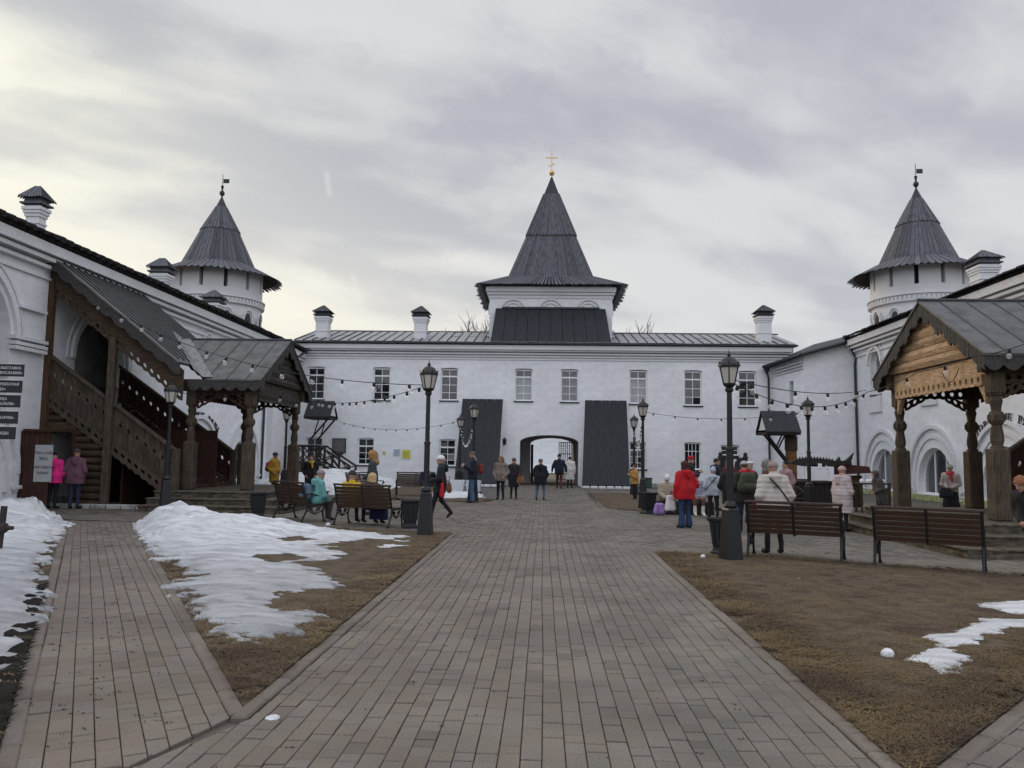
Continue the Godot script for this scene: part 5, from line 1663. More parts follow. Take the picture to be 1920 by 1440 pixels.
	for i in 520:
		var p := Vector2(rng.randf_range(-1.8, 1.8), -rng.randf_range(4.0, 20.0))
		if i < 260: p = Vector2(-2.3, -4.8) + Vector2(-0.505, -0.863) * rng.randf_range(0.0, 15.0) + Vector2(-0.863, 0.505) * rng.randf_range(-0.15, 0.95)
		var n := rng.randi_range(1, 5)
		for k in n:
			var c := Vector3(p.x + rng.randf_range(-0.03, 0.03), 0.006, p.y + rng.randf_range(-0.012, 0.012))
			var s := rng.randf_range(0.002, 0.0062)
			var gc := rng.randf_range(0.5, 1.3)
			cr.col = Color(gc, gc * 0.95, gc * 0.9)
			cr.box(c, Vector3(s * rng.randf_range(1, 3), 0.004, s), Basis(Vector3.UP, rng.randf() * PI))
	var co := obj("debris", cr, mat("crumb", Color(0.035, 0.028, 0.022), {"rough": 1.0}))
	co.set_meta("kind", "stuff"); tag(co, "dark crumbs of soil and leaf scattered on the paving", "debris")
	# odd bits of snow
	var sb := MB.new()
	var vs := Vol.new(Vector3.ONE * -0.08, Vector3.ONE * 0.08, 0.012)
	vs.ell(Vector3.ZERO, Vector3(0.055, 0.046, 0.05))
	vs.rough(noise(14.0, 2, 4), 0.006)
	vs.mesh(sb, [Color.WHITE])
	var q := [[2.95, -7.14, 1.0, "single round snowball lying on the eastern grass"], [2.7, -13.83, 0.8, "small lump of snow on the grass by the tall lamp post base"], [-4.92, -18.35, 1.1, "small lump of snow at the paving edge below the benches"], [-1.72, -5.24, 0.55, "flattened white speck of snow on the main path near the fork"]]
	for e in q:
		var o := obj("snowball", sb, M.snow)
		o.position = Vector3(e[0], 0.045 * e[2] + (0.02 if e[2] > 0.6 else -0.02), e[1]); o.scale = Vector3.ONE * e[2] if e[2] > 0.6 else Vector3(0.9, 0.4, 0.9)
		tag(o, e[3], "snowball")

# ---------------------------------------------------------------- street furniture
func make_lamp() -> Node3D:
	var L := thing("street_lamp", "", "street lamp", Vector3.ZERO, 0.0, "lantern posts in the yard")
	var b := MB.new()
	b.lathe([Vector2(0.225, 0), Vector2(0.222, 0.05), Vector2(0.155, 0.86), Vector2(0.155, 0.9), Vector2(0.13, 0.93), Vector2(0.10, 0.94)], 4, Vector3.ZERO, false, PI / 4)
	b.lathe([Vector2(0.10, 0.94), Vector2(0.12, 0.97), Vector2(0.10, 1.02), Vector2(0.06, 1.06)], 14)
	obj("base", b, M.iron, L)
	var p := MB.new()
	p.lathe([Vector2(0.062, 1.04), Vector2(0.062, 1.95), Vector2(0.072, 1.96), Vector2(0.072, 2.0), Vector2(0.05, 2.02), Vector2(0.046, 3.0), Vector2(0.075, 3.03), Vector2(0.075, 3.07), Vector2(0.05, 3.1)], 14)
	obj("pole", p, M.iron, L)
	var f := MB.new()
	f.lathe([Vector2(0.05, 3.08), Vector2(0.115, 3.13), Vector2(0.125, 3.16), Vector2(0.10, 3.17)], 6, Vector3.ZERO, false)
	for k in 6:
		var a := TAU * k / 6
		var o := Vector3(cos(a), 0, -sin(a))
		f.tube([o * 0.112 + Vector3(0, 3.15, 0), o * 0.185 + Vector3(0, 3.47, 0), o * 0.20 + Vector3(0, 3.56, 0)], [0.012, 0.012, 0.009], 5)
	f.lathe([Vector2(0.188, 3.45), Vector2(0.20, 3.45), Vector2(0.20, 3.485), Vector2(0.19, 3.49)], 6, Vector3.ZERO, false)
	obj("lantern_frame", f, M.iron, L)
	for k in 6:
		var a := TAU * k / 6; var c := TAU * (k + 1) / 6
		var g := MB.new()
		var o := Vector3(cos(a), 0, -sin(a)); var q := Vector3(cos(c), 0, -sin(c))
		g.quad(o * 0.108 + Vector3(0, 3.16, 0), q * 0.108 + Vector3(0, 3.16, 0), q * 0.178 + Vector3(0, 3.46, 0), o * 0.178 + Vector3(0, 3.46, 0))
		g.quad(q * 0.105 + Vector3(0, 3.16, 0), o * 0.105 + Vector3(0, 3.16, 0), o * 0.175 + Vector3(0, 3.46, 0), q * 0.175 + Vector3(0, 3.46, 0))
		obj("lantern_pane", g, M.lamp_glass, L)
	var c := MB.new()
	c.lathe([Vector2(0.205, 3.48), Vector2(0.19, 3.52), Vector2(0.12, 3.61), Vector2(0.06, 3.64), Vector2(0.03, 3.66), Vector2(0.035, 3.69), Vector2(0.012, 3.73), Vector2(0.0, 3.8)], 12)
	obj("cap", c, M.iron, L)
	return L

func make_bench(w: float) -> Node3D:
	var B := thing("bench", "", "bench", Vector3.ZERO, 0.0, "cast-iron and slat benches in the yard")
	for i in 6:
		var y := 0.47 + 0.082 * i
		var z := -0.22 - 0.022 * i
		bx("back_slat", Vector3(0, y, z), Vector3(w - 0.02, 0.076, 0.028), M.bench_wood, B, Basis(Vector3.RIGHT, -0.26), 0.006)
	bx("top_rail", Vector3(0, 0.965, -0.345), Vector3(w + 0.04, 0.05, 0.06), M.bench_wood, B, Basis(), 0.01)
	for i in 5: bx("seat_slat", Vector3(0, 0.43 - 0.004 * (2 - i) * (2 - i) * 0 + 0.003 * absf(i - 2), 0.24 - 0.105 * i), Vector3(w - 0.02, 0.03, 0.092), M.bench_wood, B, Basis(), 0.006)
	for x in [-w / 2 + 0.02, 0.0, w / 2 - 0.02]:
		var m := MB.new()
		var q := func(z: float, y: float) -> Vector3: return Vector3(x, y, z)
		m.tube([q.call(-0.2, 0.42), q.call(-0.235, 0.5), q.call(-0.30, 0.75), q.call(-0.365, 0.97)], 0.024, 6)
		if x != 0.0:
			m.tube([q.call(-0.36, 0.0), q.call(-0.30, 0.12), q.call(-0.21, 0.30), q.call(-0.2, 0.43)], [0.03, 0.022, 0.028, 0.026], 6)
			m.tube([q.call(0.30, 0.0), q.call(0.25, 0.10), q.call(0.22, 0.25), q.call(0.27, 0.41)], [0.03, 0.02, 0.024, 0.024], 6)
			m.tube([q.call(-0.28, 0.68), q.call(-0.1, 0.70), q.call(0.12, 0.64), q.call(0.26, 0.66), q.call(0.31, 0.60), q.call(0.27, 0.55), q.call(0.23, 0.58)], 0.02, 6)
			m.tube([q.call(0.26, 0.62), q.call(0.2, 0.5), q.call(0.27, 0.41)], 0.018, 6)
			m.tube([q.call(-0.22, 0.3), q.call(0.0, 0.2), q.call(0.22, 0.28)], 0.016, 5); m.tube([q.call(-0.2, 0.4), q.call(0.0, 0.22), q.call(0.2, 0.4)], 0.014, 5)
			for s in [-1, 1]:
				var pts := []
				for k in 11:
					var a := TAU * 1.4 * k / 10
					pts.append(q.call(s * (0.1 + 0.055 * cos(a) * (1 - k * 0.06)), 0.32 + 0.055 * sin(a) * (1 - k * 0.06)))
				m.tube(pts, 0.012, 5)
			for z in [-0.36, 0.30]: m.box(Vector3(x, 0.012, z), Vector3(0.06, 0.024, 0.09))
		m.tube([q.call(-0.22, 0.405), q.call(0.28, 0.405)], 0.02, 5)
		obj("end_frame" if x != 0.0 else "middle_frame", m, M.iron, B)
	return B

func make_bin() -> Node3D:
	var B := thing("litter_bin", "", "litter bin", Vector3.ZERO, 0.0, "dark urn-shaped litter bins")
	var m := MB.new()
	m.lathe([Vector2(0.19, 0.12), Vector2(0.21, 0.16), Vector2(0.27, 0.58)], 4, Vector3.ZERO, false, PI / 4)
	for k in 4:
		for i in 3:
			var b := Basis(Vector3.UP, PI / 2 * k)
			m.box(b * Vector3(-0.11 + 0.11 * i, 0.37, 0.178), Vector3(0.07, 0.36, 0.012), b * Basis(Vector3.RIGHT, 0.10))
	obj("body", m, M.bin, B)
	var r := MB.new()
	r.lathe([Vector2(0.27, 0.575), Vector2(0.31, 0.61), Vector2(0.315, 0.65), Vector2(0.285, 0.655), Vector2(0.26, 0.62), Vector2(0.22, 0.3), Vector2(0, 0.28)], 4, Vector3.ZERO, false, PI / 4)
	obj("rim", r, M.bin, B)
	var f := MB.new()
	f.lathe([Vector2(0.25, 0), Vector2(0.25, 0.05), Vector2(0.22, 0.07), Vector2(0.2, 0.125), Vector2(0, 0.125)], 4, Vector3.ZERO, false, PI / 4)
	obj("foot", f, M.bin, B)
	return B

var bulb_socket: Mesh
var bulb_globe: Mesh
func string_lights(label: String, runs: Array, step: float, size := 1.0) -> void:  # runs: [from, to, sag, bulbs?]
	var S := thing("string_lights", label, "string lights")
	if bulb_socket == null:
		var a := MB.new()
		a.lathe([Vector2(0.0, -0.075), Vector2(0.026, -0.075), Vector2(0.03, -0.03), Vector2(0.022, 0.0), Vector2(0, 0.004)], 8)
		bulb_socket = a.mesh()
		var g := MB.new()
		g.lathe([Vector2(0.0, -0.175), Vector2(0.028, -0.168), Vector2(0.046, -0.145), Vector2(0.05, -0.122), Vector2(0.042, -0.098), Vector2(0.022, -0.076)], 12)
		bulb_globe = g.mesh()
	for r in runs:
		var pts := []
		var n := 22
		for i in n + 1:
			var t := float(i) / n
			pts.append((r[0] as Vector3).lerp(r[1], t) - Vector3(0, r[2] * 4 * t * (1 - t), 0))
		var m := MB.new()
		m.tube(pts, 0.009 * size, 5, false)
		obj("wire", m, M.cable, S)
		if r.size() > 3 and not r[3]: continue
		var L: float = (r[0] as Vector3).distance_to(r[1])
		var k := int(L / step)
		for i in k:
			var t := (i + 0.5 + rng.randf_range(-0.12, 0.12)) / k
			var p: Vector3 = (r[0] as Vector3).lerp(r[1], t) - Vector3(0, r[2] * 4 * t * (1 - t), 0)
			var b := part_of("bulb", S)
			b.transform = Transform3D(Basis.from_euler(Vector3(rng.randf_range(-0.3, 0.3), 0, rng.randf_range(-0.3, 0.3))).scaled(Vector3.ONE * size * 1.15), p)
			same("socket", bulb_socket, M.cable, b, Transform3D()); same("globe", bulb_globe, M.bulb_glass, b, Transform3D())

func furniture() -> void:
	var lamps := [[-2.48, -16.95, 0.985, "tall black lantern post standing at the tip of the western lawn beside the main path"], [3.15, -13.76, 0.945, "nearest black lantern post, at the edge of the eastern lawn beside a bench"], [-10.42, -21.88, 0.97, "black lantern post in front of the west wooden stair"],
		[-4.1, -39.0, 0.985, "slim lantern post standing close against the western dark buttress"], [-2.6, -29.6, 0.985, "lantern post just behind the man in blue jeans"], [3.3, -27.0, 0.985, "lantern post behind the bin near the eastern buttress"], [4.1, -36.8, 0.985, "slimmest far lantern post beside the eastern buttress window"],
		[8.25, -25.4, 0.985, "lantern post rising in front of the fish stall"], [-10.75, -33.0, 0.98, "dark post half hidden behind the west porch"]]
	var l0 := make_lamp()
	for i in lamps.size():
		var q: Array = lamps[i]
		if i == 0:
			l0.position = Vector3(q[0], 0, q[1]); l0.scale = Vector3.ONE * q[2]; l0.set_meta("label", q[3])
		else: copy(l0, "street_lamp", q[3], Vector3(q[0], 0, q[1]), 0.3 * i, q[2])
	var b0 := make_bench(1.56)
	var bs := [[4.40, -14.32, Vector2(0.41, -0.91), "slatted bench seen from behind with the woman in the cream puffer coat beyond it"], [6.16, -13.22, Vector2(0.50, -0.87), "slatted bench seen from behind in front of the east porch steps"], [-6.2, -20.35, Vector2(0.71, -0.70), "slatted bench where the person in the turquoise jacket sits at the end"], [-4.17, -19.2, Vector2(0.36, -0.93), "slatted bench with the yellow-jacketed and the fair-haired sitter"],
		[-5.2, -32.5, Vector2(0.1, 1.0), "far bench facing the path in front of the snow and the white wall"], [-6.9, -31.0, Vector2(0.9, 0.45), "far bench half hidden behind the fair-haired sitter"]]
	for i in bs.size():
		var q: Array = bs[i]
		var t := atan2(q[2].x, q[2].y)
		if i == 0:
			b0.position = Vector3(q[0], 0, q[1]); b0.rotation.y = t; b0.set_meta("label", q[3])
		else: copy(b0, "bench", q[3], Vector3(q[0], 0, q[1]), t)
	var n0 := make_bin()
	var bn := [[-7.5, -20.95, "dark litter bin at the west end of the bench with the turquoise sitter"], [-3.1, -18.7, "dark litter bin between the sitters' bench and the tall lantern post"], [3.2, -24.9, "dark litter bin beside the child in the white hat"], [3.24, -14.62, "dark litter bin half hidden by the nearest lantern post"]]
	for i in bn.size():
		var q: Array = bn[i]
		if i == 0:
			n0.position = Vector3(q[0], 0, q[1]); n0.rotation.y = 0.4; n0.set_meta("label", q[2])
		else: copy(n0, "litter_bin", q[2], Vector3(q[0], 0, q[1]), 0.2 * i)
	var LA := Vector3(-2.5, 3.18, -16.9)
	var LB := Vector3(3.14, 3.08, -13.8)
	string_lights("festoon bulbs strung from the west stair roof past the gable to the tall lantern post", [[Vector3(-13.7, 6.25, -23.3), LA, 0.62]], 0.98)
	string_lights("festoon bulbs from the far corner of the west porch to the tall lantern post", [[Vector3(-8.3, 3.62, -28.7), LA, 0.22]], 0.95)
	string_lights("bulbs looped along the west porch gable and eave", [[Vector3(-8.2, 3.52, -23.6), Vector3(-8.2, 3.5, -28.7), 0.1], [Vector3(-8.3, 3.5, -23.5), Vector3(-11, 3.45, -23.5), 0.08]], 1.5)
	string_lights("nearly straight festoon from the nearest lantern post to the east porch", [[LB, Vector3(8.4, 3.55, -21.2), 0.16]], 2.0)
	string_lights("slack festoon with close-set bulbs from the nearest lantern post to the east porch", [[LB - Vector3(0, 0.04, 0), Vector3(8.4, 3.5, -21.1), 0.42]], 0.8)
	string_lights("bulbs draped across the east porch gable and up its eave", [[Vector3(8.42, 3.5, -21.2), Vector3(8.40, 3.72, -18.2), 0.05], [Vector3(8.40, 3.72, -18.2), Vector3(8.38, 3.78, -16.1), 0.04], [Vector3(8.38, 3.78, -16.1), Vector3(10.2, 4.45, -15.8), 0.12], [Vector3(8.40, 3.6, -17.2), Vector3(8.40, 3.62, -16.5), 0.25, false]], 1.1)
	string_lights("thin distant festoon from the west doorway canopy to the lamp by the buttress", [[Vector3(-11.3, 3.45, -43.6), Vector3(-4.1, 3.4, -39.0), 0.45]], 0.72, 1.0)
	string_lights("thin distant festoon between the two far eastern lantern posts", [[Vector3(3.3, 3.25, -27.0), Vector3(8.25, 3.25, -25.4), 0.25]], 0.66, 0.8)
	string_lights("short garland hanging between the two western far lamps", [[Vector3(-4.1, 3.2, -39.0), Vector3(-2.6, 3.0, -29.6), 0.9]], 0.5, 0.8)
	string_lights("short garland hanging between the two slim eastern far lamps", [[Vector3(3.3, 3.2, -27.0), Vector3(4.1, 3.0, -36.8), 0.9]], 0.45, 0.8)
	# finger post with five dark boards
	var SP := thing("sign_post", "post with five dark boards of white Cyrillic lettering by the west wall", "sign post", Vector3(-13.55, 0, -19.0), 0.12)
	bx("post", Vector3(-0.55, 2.0, -0.06), Vector3(0.09, 4.0, 0.09), M.iron, SP)
	var tx := [["ПОСТОЯННАЯ ВЫСТАВКА", "«ИСТОРИЯ ПРАВОСЛАВИЯ»"], ["ВЫСТАВКА «ДРЕВЕСНАЯ", "ПРИРОДА»"], ["ГОСТИНИЦА", "«УЮТНАЯ СПАЛЬНЯ»"], ["ПЕКАРНЯ «У МАРИИ»"], ["ТОРГОВЫЕ РЯДЫ"]]
	for i in 5:
		var y := [3.62, 3.22, 2.86, 2.46, 2.08][i] as float
		var o := bx("board", Vector3(0, y, 0), Vector3([1.5, 1.46, 1.42, 1.36, 1.3][i], 0.3, 0.03), M.sign_dark, SP, Basis(), 0.005)
		for k in tx[i].size(): text(o, tx[i][k], Vector3(0.12, 0.06 - 0.12 * k if tx[i].size() > 1 else 0.0, 0.018), 0.088, M.letter_white)
		bx("board_cap", Vector3(0, y + 0.17, 0.0), Vector3(1.3, 0.015, 0.05), M.letter_white, SP)
	# notice on the open door leaf
	var N := thing("poster", "pale poster with handwritten-style Cyrillic lines on the open door leaf", "poster", Vector3(-14.28, 1.3, -22.40))
	bx("sheet", Vector3.ZERO, Vector3(0.52, 1.05, 0.02), mat("paper", Color(0.42, 0.42, 0.44), {"tex": "soft", "sc": 2.0}), N)
	for k in 4: text(N, ["Уютный", "Мёд", "Сувенирная", "лавка"][k], Vector3(0, [0.3, 0.14, -0.1, -0.26][k], 0.012), 0.12, M.letter_dark)
	# rusty spigot in the snow
	var W := thing("water_valve", "rusty iron rod with a round hub standing in the snow", "valve", Vector3(-8.75, 0.05, -12.75))
	var wm := MB.new()
	wm.box(Vector3(0, 0.35, 0), Vector3(0.085, 0.75, 0.05), Basis(Vector3.BACK, -0.06))
	obj("rod", wm, mat("rust", Color(0.03, 0.022, 0.02), {"rough": 0.8}), W)
	var wh := MB.new()
	wh.xf = Transform3D(Basis(Vector3.BACK, PI / 2), Vector3(0, 0.38, 0.04))
	wh.lathe([Vector2(0, -0.22), Vector2(0.03, -0.22), Vector2(0.04, -0.12), Vector2(0.08, -0.1), Vector2(0.09, 0.0), Vector2(0.08, 0.1), Vector2(0.04, 0.12), Vector2(0.03, 0.2), Vector2(0, 0.2)], 10)
	obj("hub", wh, M.rust, W)
	# doorway canopy on the west with its plank stair
	for q in [[-13.0, -46.1, 1.0, "small dark roofed canopy on struts over the west corner door"], [10.5, -36.5, -1.0, "small dark roofed canopy on a thick orange-brown wooden post"]]:
		var west: bool = q[2] > 0
		var C := thing("doorway_canopy", q[3], "canopy", Vector3(q[0], 0, q[1]))
		C.scale = Vector3(0.8, 1, 0.8)
		var y: float = 3.75 if west else 2.9
		var hw := 1.1
		for s in [-1, 1]:
			for i in 3:
				var m := MB.new()
				var xa := -0.95 + 0.64 * i; var xb := xa + 0.635
				var a := Vector3(xa, y + 0.95, 0); var b := Vector3(xb, y + 0.95, 0); var c := Vector3(xb, y, s * hw); var d := Vector3(xa, y, s * hw)
				var e := Vector3(0, 0.05, 0)
				m._e(a + e, b + e, c + e, d + e, a - Vector3(0, 9, 0)); m._e(a, b, c, d, a + Vector3(0, 9, 0)); m._e(d, c, c + e, d + e, a); m._e(a, d, d + e, a + e, b); m._e(b, c, c + e, b + e, a)
				obj("roof_sheet", m, M.dark_sheet, C)
		for s in [-1, 1]:
			var m := MB.new()
			m.prism(PackedVector2Array([Vector2(-0.8, y + 0.12), Vector2(0.8, y + 0.12), Vector2(0, y + 0.8)]), 0.03, Transform3D(Basis(Vector3.FORWARD, Vector3.UP, Vector3.RIGHT), Vector3(s * 0.85, 0, 0)))
			obj("gable_panel", m, M.white_trim, C)
			bx("edge_beam", Vector3(0, y - 0.02, s * (hw - 0.1)), Vector3(1.9, 0.14, 0.1), M.dark_wood, C)
			bx("cross_beam", Vector3(s * 0.85, y - 0.03, 0), Vector3(0.1, 0.12, 2.0), M.dark_wood, C)
			var st := MB.new()
			if west:
				st.tube([Vector3(0.8, y - 0.05, s * 0.9), Vector3(-0.5, y - 1.3, s * 0.9)], 0.06, 4); st.tube([Vector3(0.1, y - 0.1, s * 0.9), Vector3(-0.2, y - 0.95, s * 0.9)], 0.045, 4)
			else:
				st.tube([Vector3(-0.7, y - 0.05, s * 0.3), Vector3(0.55, y - 1.35, s * 0.2)], 0.06, 4); st.tube([Vector3(0.3, y - 0.1, s * 0.3), Vector3(-0.1, y - 0.75, s * 0.25)], 0.045, 4)
			obj("strut", st, M.dark_wood, C)
		if not west:
			bx("post", Vector3(0.72, 1.45, 0), Vector3(0.5, 2.9, 0.5), mat("orange_wood", Color(0.26, 0.12, 0.045), {"tex": "wood_v", "sc": 1.4, "tex2": "blotch", "sc2": 0.8}), C, Basis(), 0.04)
			bx("carved_head", Vector3(0.72, 2.45, 0.02), Vector3(0.58, 0.7, 0.58), M.wood, C, Basis(), 0.06)
	var RS := thing("plank_stair", "brown wooden stair with crossed railings below the west corner door", "stairs", Vector3(-12.4, 0, -44.6))
	for i in 7: bx("step", Vector3(1.5 - 0.24 * i, 0.15 + 0.16 * i, 0), Vector3(0.26, 0.06, 1.4), M.wood, RS)
	bx("landing", Vector3(-0.9, 1.2, 0), Vector3(1.7, 0.08, 1.6), M.wood, RS)
	for s in [-1, 1]:
		var m := MB.new()
		m.tube([Vector3(1.75, 1.0, s * 0.75), Vector3(0.0, 2.1, s * 0.75), Vector3(-1.7, 2.1, s * 0.75)], 0.06, 4); m.tube([Vector3(1.7, 0.15, s * 0.75), Vector3(0.0, 1.2, s * 0.75), Vector3(-1.7, 1.2, s * 0.75)], 0.06, 4)
		for x in [1.7, 0.75, -0.1, -0.9, -1.7]: m.tube([Vector3(x, 0, s * 0.75), Vector3(x, minf(2.15, 2.1 - 0.63 * maxf(x, 0)), s * 0.75)], 0.07, 4)
		for x in [1.2, 0.3]:
			var yy: float = 1.2 - 0.63 * x
			m.tube([Vector3(x - 0.4, yy + 0.3, s * 0.75), Vector3(x + 0.4, yy + 0.55, s * 0.75)], 0.035, 4); m.tube([Vector3(x - 0.4, yy + 0.95, s * 0.75), Vector3(x + 0.4, yy - 0.1, s * 0.75)], 0.035, 4)
		for x in [-0.5, -1.3]:
			m.tube([Vector3(x - 0.38, 1.25, s * 0.75), Vector3(x + 0.38, 2.05, s * 0.75)], 0.035, 4); m.tube([Vector3(x - 0.38, 2.05, s * 0.75), Vector3(x + 0.38, 1.25, s * 0.75)], 0.035, 4)
		obj("railing", m, M.dark_wood, RS)
	for i in 5: bx("skirting_board", Vector3(-1.6 + 0.36 * i, 0.58, 0.72), Vector3(0.34, 1.16, 0.04), M.wood_v, RS)
	# fish stall
	var ST := thing("market_cart", "dark wooden market cart with spoked wheels under the big fish carving", "cart", Vector3(9.3, 0, -28.0))
	bx("table_top", Vector3(0, 0.98, 0), Vector3(2.5, 0.06, 1.0), M.wood, ST)
	for i in 10: bx("side_board", Vector3(-0.75 + 0.2 * i, 0.55, 0.42), Vector3(0.19, 0.8, 0.03), mat("stall_board", Color(0.03, 0.024, 0.022), {"tex": "wood_v", "sc": 1.0}), ST)
	bx("shaft", Vector3(-1.1, 1.05, 0.5), Vector3(1.5, 0.05, 0.06), M.pale_wood_v, ST)
	for x in [-0.95, 2.15]:
		var wl := part_of("wheel", ST)
		wl.position = Vector3(x, 0.42, 0.62)
		wl.rotation.y = 0.0 if x < 0 else 1.1
		var m := MB.new()
		var ring := []
		for k in 21: ring.append(Vector3(0.4 * cos(TAU * k / 20), 0.4 * sin(TAU * k / 20), 0))
		m.tube(ring, 0.03, 6, false)
		obj("rim", m, M.pale_wood_v if x < 0 else M.bin, wl)
		var sp := MB.new()
		if x < 0:
			for k in 10: sp.tube([Vector3.ZERO, Vector3(0.39 * cos(TAU * k / 10), 0.39 * sin(TAU * k / 10), 0)], 0.016, 5)
			sp.xf = Transform3D(Basis(Vector3.RIGHT, PI / 2), Vector3.ZERO)
			sp.lathe([Vector2(0, -0.08), Vector2(0.07, -0.07), Vector2(0.07, 0.07), Vector2(0, 0.08)], 8)
		else:
			sp.xf = Transform3D(Basis(Vector3.RIGHT, PI / 2), Vector3.ZERO)
			sp.lathe([Vector2(0, -0.02), Vector2(0.39, -0.02), Vector2(0.39, 0.02), Vector2(0, 0.02)], 20)
		obj("spokes" if x < 0 else "disc", sp, M.pale_wood_v if x < 0 else mat("green_disc", Color(0.02, 0.035, 0.03), {"rough": 0.6}), wl)
	var FS := thing("fish_carving", "dark carved sturgeon with a saw-toothed back set above the cart", "sculpture", Vector3(9.35, 1.62, -27.9))
	var fm := MB.new()
	fm.prism(PackedVector2Array([Vector2(-1.0, -0.02), Vector2(-0.75, 0.1), Vector2(-0.35, 0.17), Vector2(0.3, 0.13), Vector2(0.62, 0.08), Vector2(0.72, 0.22), Vector2(0.78, 0.07), Vector2(0.95, 0.1), Vector2(1.22, 0.36), Vector2(1.12, 0.08), Vector2(1.14, -0.1), Vector2(0.9, -0.02), Vector2(0.5, -0.1), Vector2(0.0, -0.16), Vector2(-0.5, -0.12), Vector2(-0.8, -0.07)]), 0.14, Transform3D(Basis(), Vector3(0, 0, -0.07)))
	obj("fish_body", fm, mat("fish", Color(0.022, 0.02, 0.018), {"rough": 0.6, "tex": "stain", "sc": 2.0}), FS)
	for i in 13:
		var sm := MB.new()
		var x := -0.7 + 0.1 * i
		var y0 := 0.115 + 0.05 * (1 - pow((x + 0.2) / 0.6, 2.0))
		sm.prism(PackedVector2Array([Vector2(x - 0.05, y0 - 0.05), Vector2(x + 0.05, y0 - 0.05), Vector2(x, y0 + 0.06)]), 0.06, Transform3D(Basis(), Vector3(0, 0, -0.03)))
		obj("scute", sm, M.fish, FS)
	for x in [-0.4, 0.45]: bx("support", Vector3(x, -0.36, 0), Vector3(0.05, 0.5, 0.05), M.wood, FS)
	var CR := thing("slatted_crate", "white slatted crate standing on the cart under the fish", "crate", Vector3(9.3, 1.02, -27.55))
	for i in 5: bx("slat", Vector3(0, 0.06 + 0.095 * i, 0), Vector3(0.62, 0.06, 0.03), M.frame, CR)
	for s in [-1, 1]:
		bx("end_panel", Vector3(s * 0.36, 0.24, -0.02), Vector3(0.14, 0.48, 0.3), M.frame, CR)
		bx("slat", Vector3(s * 0.02, 0.5, -0.25), Vector3(0.6, 0.05, 0.03), M.frame, CR)
	bx("bow", Vector3(0, 0.5, 0.03), Vector3(0.12, 0.16, 0.03), M.frame, CR)
	var BT := thing("overturned_boat", "short dark red wooden boat hull resting beyond the cart", "boat", Vector3(10.55, 1.1, -28.6))
	var bm := MB.new()
	bm.prism(PackedVector2Array([Vector2(-0.6, 0.12), Vector2(0.7, 0.2), Vector2(0.6, 0.42), Vector2(-0.4, 0.5), Vector2(-0.75, 0.45)]), 0.5)
	obj("hull", bm, mat("boat_red", Color(0.06, 0.022, 0.02), {"rough": 0.7}), BT)
	bx("trestle", Vector3(0, -0.45, 0.25), Vector3(0.9, 1.1, 0.06), M.wood, BT)
	var TB := thing("trinket_table", "narrow dark table with small white wares beside the pink-capped shopper", "table", Vector3(10.9, 0, -27.2))
	bx("table_top", Vector3(0, 0.96, 0), Vector3(1.0, 0.05, 0.6), M.wood, TB)
	for x in [-0.45, 0.45]:
		for z in [-0.25, 0.25]: bx("leg", Vector3(x, 0.47, z), Vector3(0.06, 0.94, 0.06), M.wood, TB)
	for i in 5:
		var m := MB.new()
		m.lathe([Vector2(0, 0), Vector2(0.06, 0.0), Vector2(0.075, 0.06), Vector2(0.05, 0.12), Vector2(0, 0.13)], 10)
		var o := obj("white_ware", m, M.frame)
		o.position = Vector3(10.55 + 0.17 * i, 0.986, -27.2 + 0.1 * (i % 2))
		tag(o, "small white ware standing %s on the narrow dark table" % ["nearest the boat hull end, first", "second from the boat hull end", "in the middle of the row", "second from the free end", "last at the free end"][i], "ware", "wares on the narrow table")
	for q in [[-3.9, -36.4, Color(0.62, 0.63, 0.66), "pale planter box by the western buttress, the one nearer the wall lamp post"], [-3.15, -36.2, Color(0.46, 0.54, 0.6), "pale blue planter box behind the man in blue jeans"]]:
		var P := thing("planter_box", q[3], "planter", Vector3(q[0], 0, q[1]))
		var m := MB.new()
		m.lathe([Vector2(0.40, 0), Vector2(0.46, 0.58), Vector2(0.40, 0.58), Vector2(0.38, 0.5), Vector2(0, 0.5)], 4, Vector3.ZERO, false, PI / 4)
		obj("box", m, mat("planter%s" % q[2], q[2], {"rough": 0.7, "tex": "grain", "sc": 2.0}), P)
		bx("base", Vector3(0, 0.03, 0), Vector3(0.7, 0.08, 0.7), M.iron, P)
	var GB := thing("utility_box", "small dark green metal box against the foot of the white wall", "box", Vector3(5.9, 0, -46.6))
	bx("cabinet", Vector3(0, 0.28, 0), Vector3(0.6, 0.5, 0.35), mat("green_box", Color(0.035, 0.06, 0.045), {"rough": 0.6}), GB, Basis(), 0.02)
	bx("lid", Vector3(0, 0.55, 0), Vector3(0.68, 0.05, 0.42), M.green_box, GB)
	var ED := thing("exit_portal", "black carved doorway frame with twin finials against the white wall", "doorway", Vector3(11.0, 0, -47.3))
	for s in [-1, 1]:
		var m := MB.new()
		m.lathe([Vector2(0.13, 0), Vector2(0.13, 1.75), Vector2(0.16, 1.78), Vector2(0.16, 1.85), Vector2(0.1, 1.9), Vector2(0.13, 2.0), Vector2(0.06, 2.1), Vector2(0, 2.12)], 10, Vector3(s * 0.72, 0, 0))
		obj("post", m, M.sign_dark, ED)
	bx("board", Vector3(0, 1.45, 0), Vector3(1.3, 0.7, 0.06), M.sign_dark, ED)
	var hm := MB.new()
	hm.prism(PackedVector2Array([Vector2(-0.22, 0.2), Vector2(-0.1, 0.28), Vector2(0, 0.2), Vector2(0.1, 0.28), Vector2(0.22, 0.2), Vector2(0.1, 0.1), Vector2(0.06, -0.2), Vector2(-0.06, -0.2), Vector2(-0.1, 0.1)]), 0.02, Transform3D(Basis(), Vector3(0, 1.45, 0.035)))
	obj("emblem", hm, M.letter_white, ED)

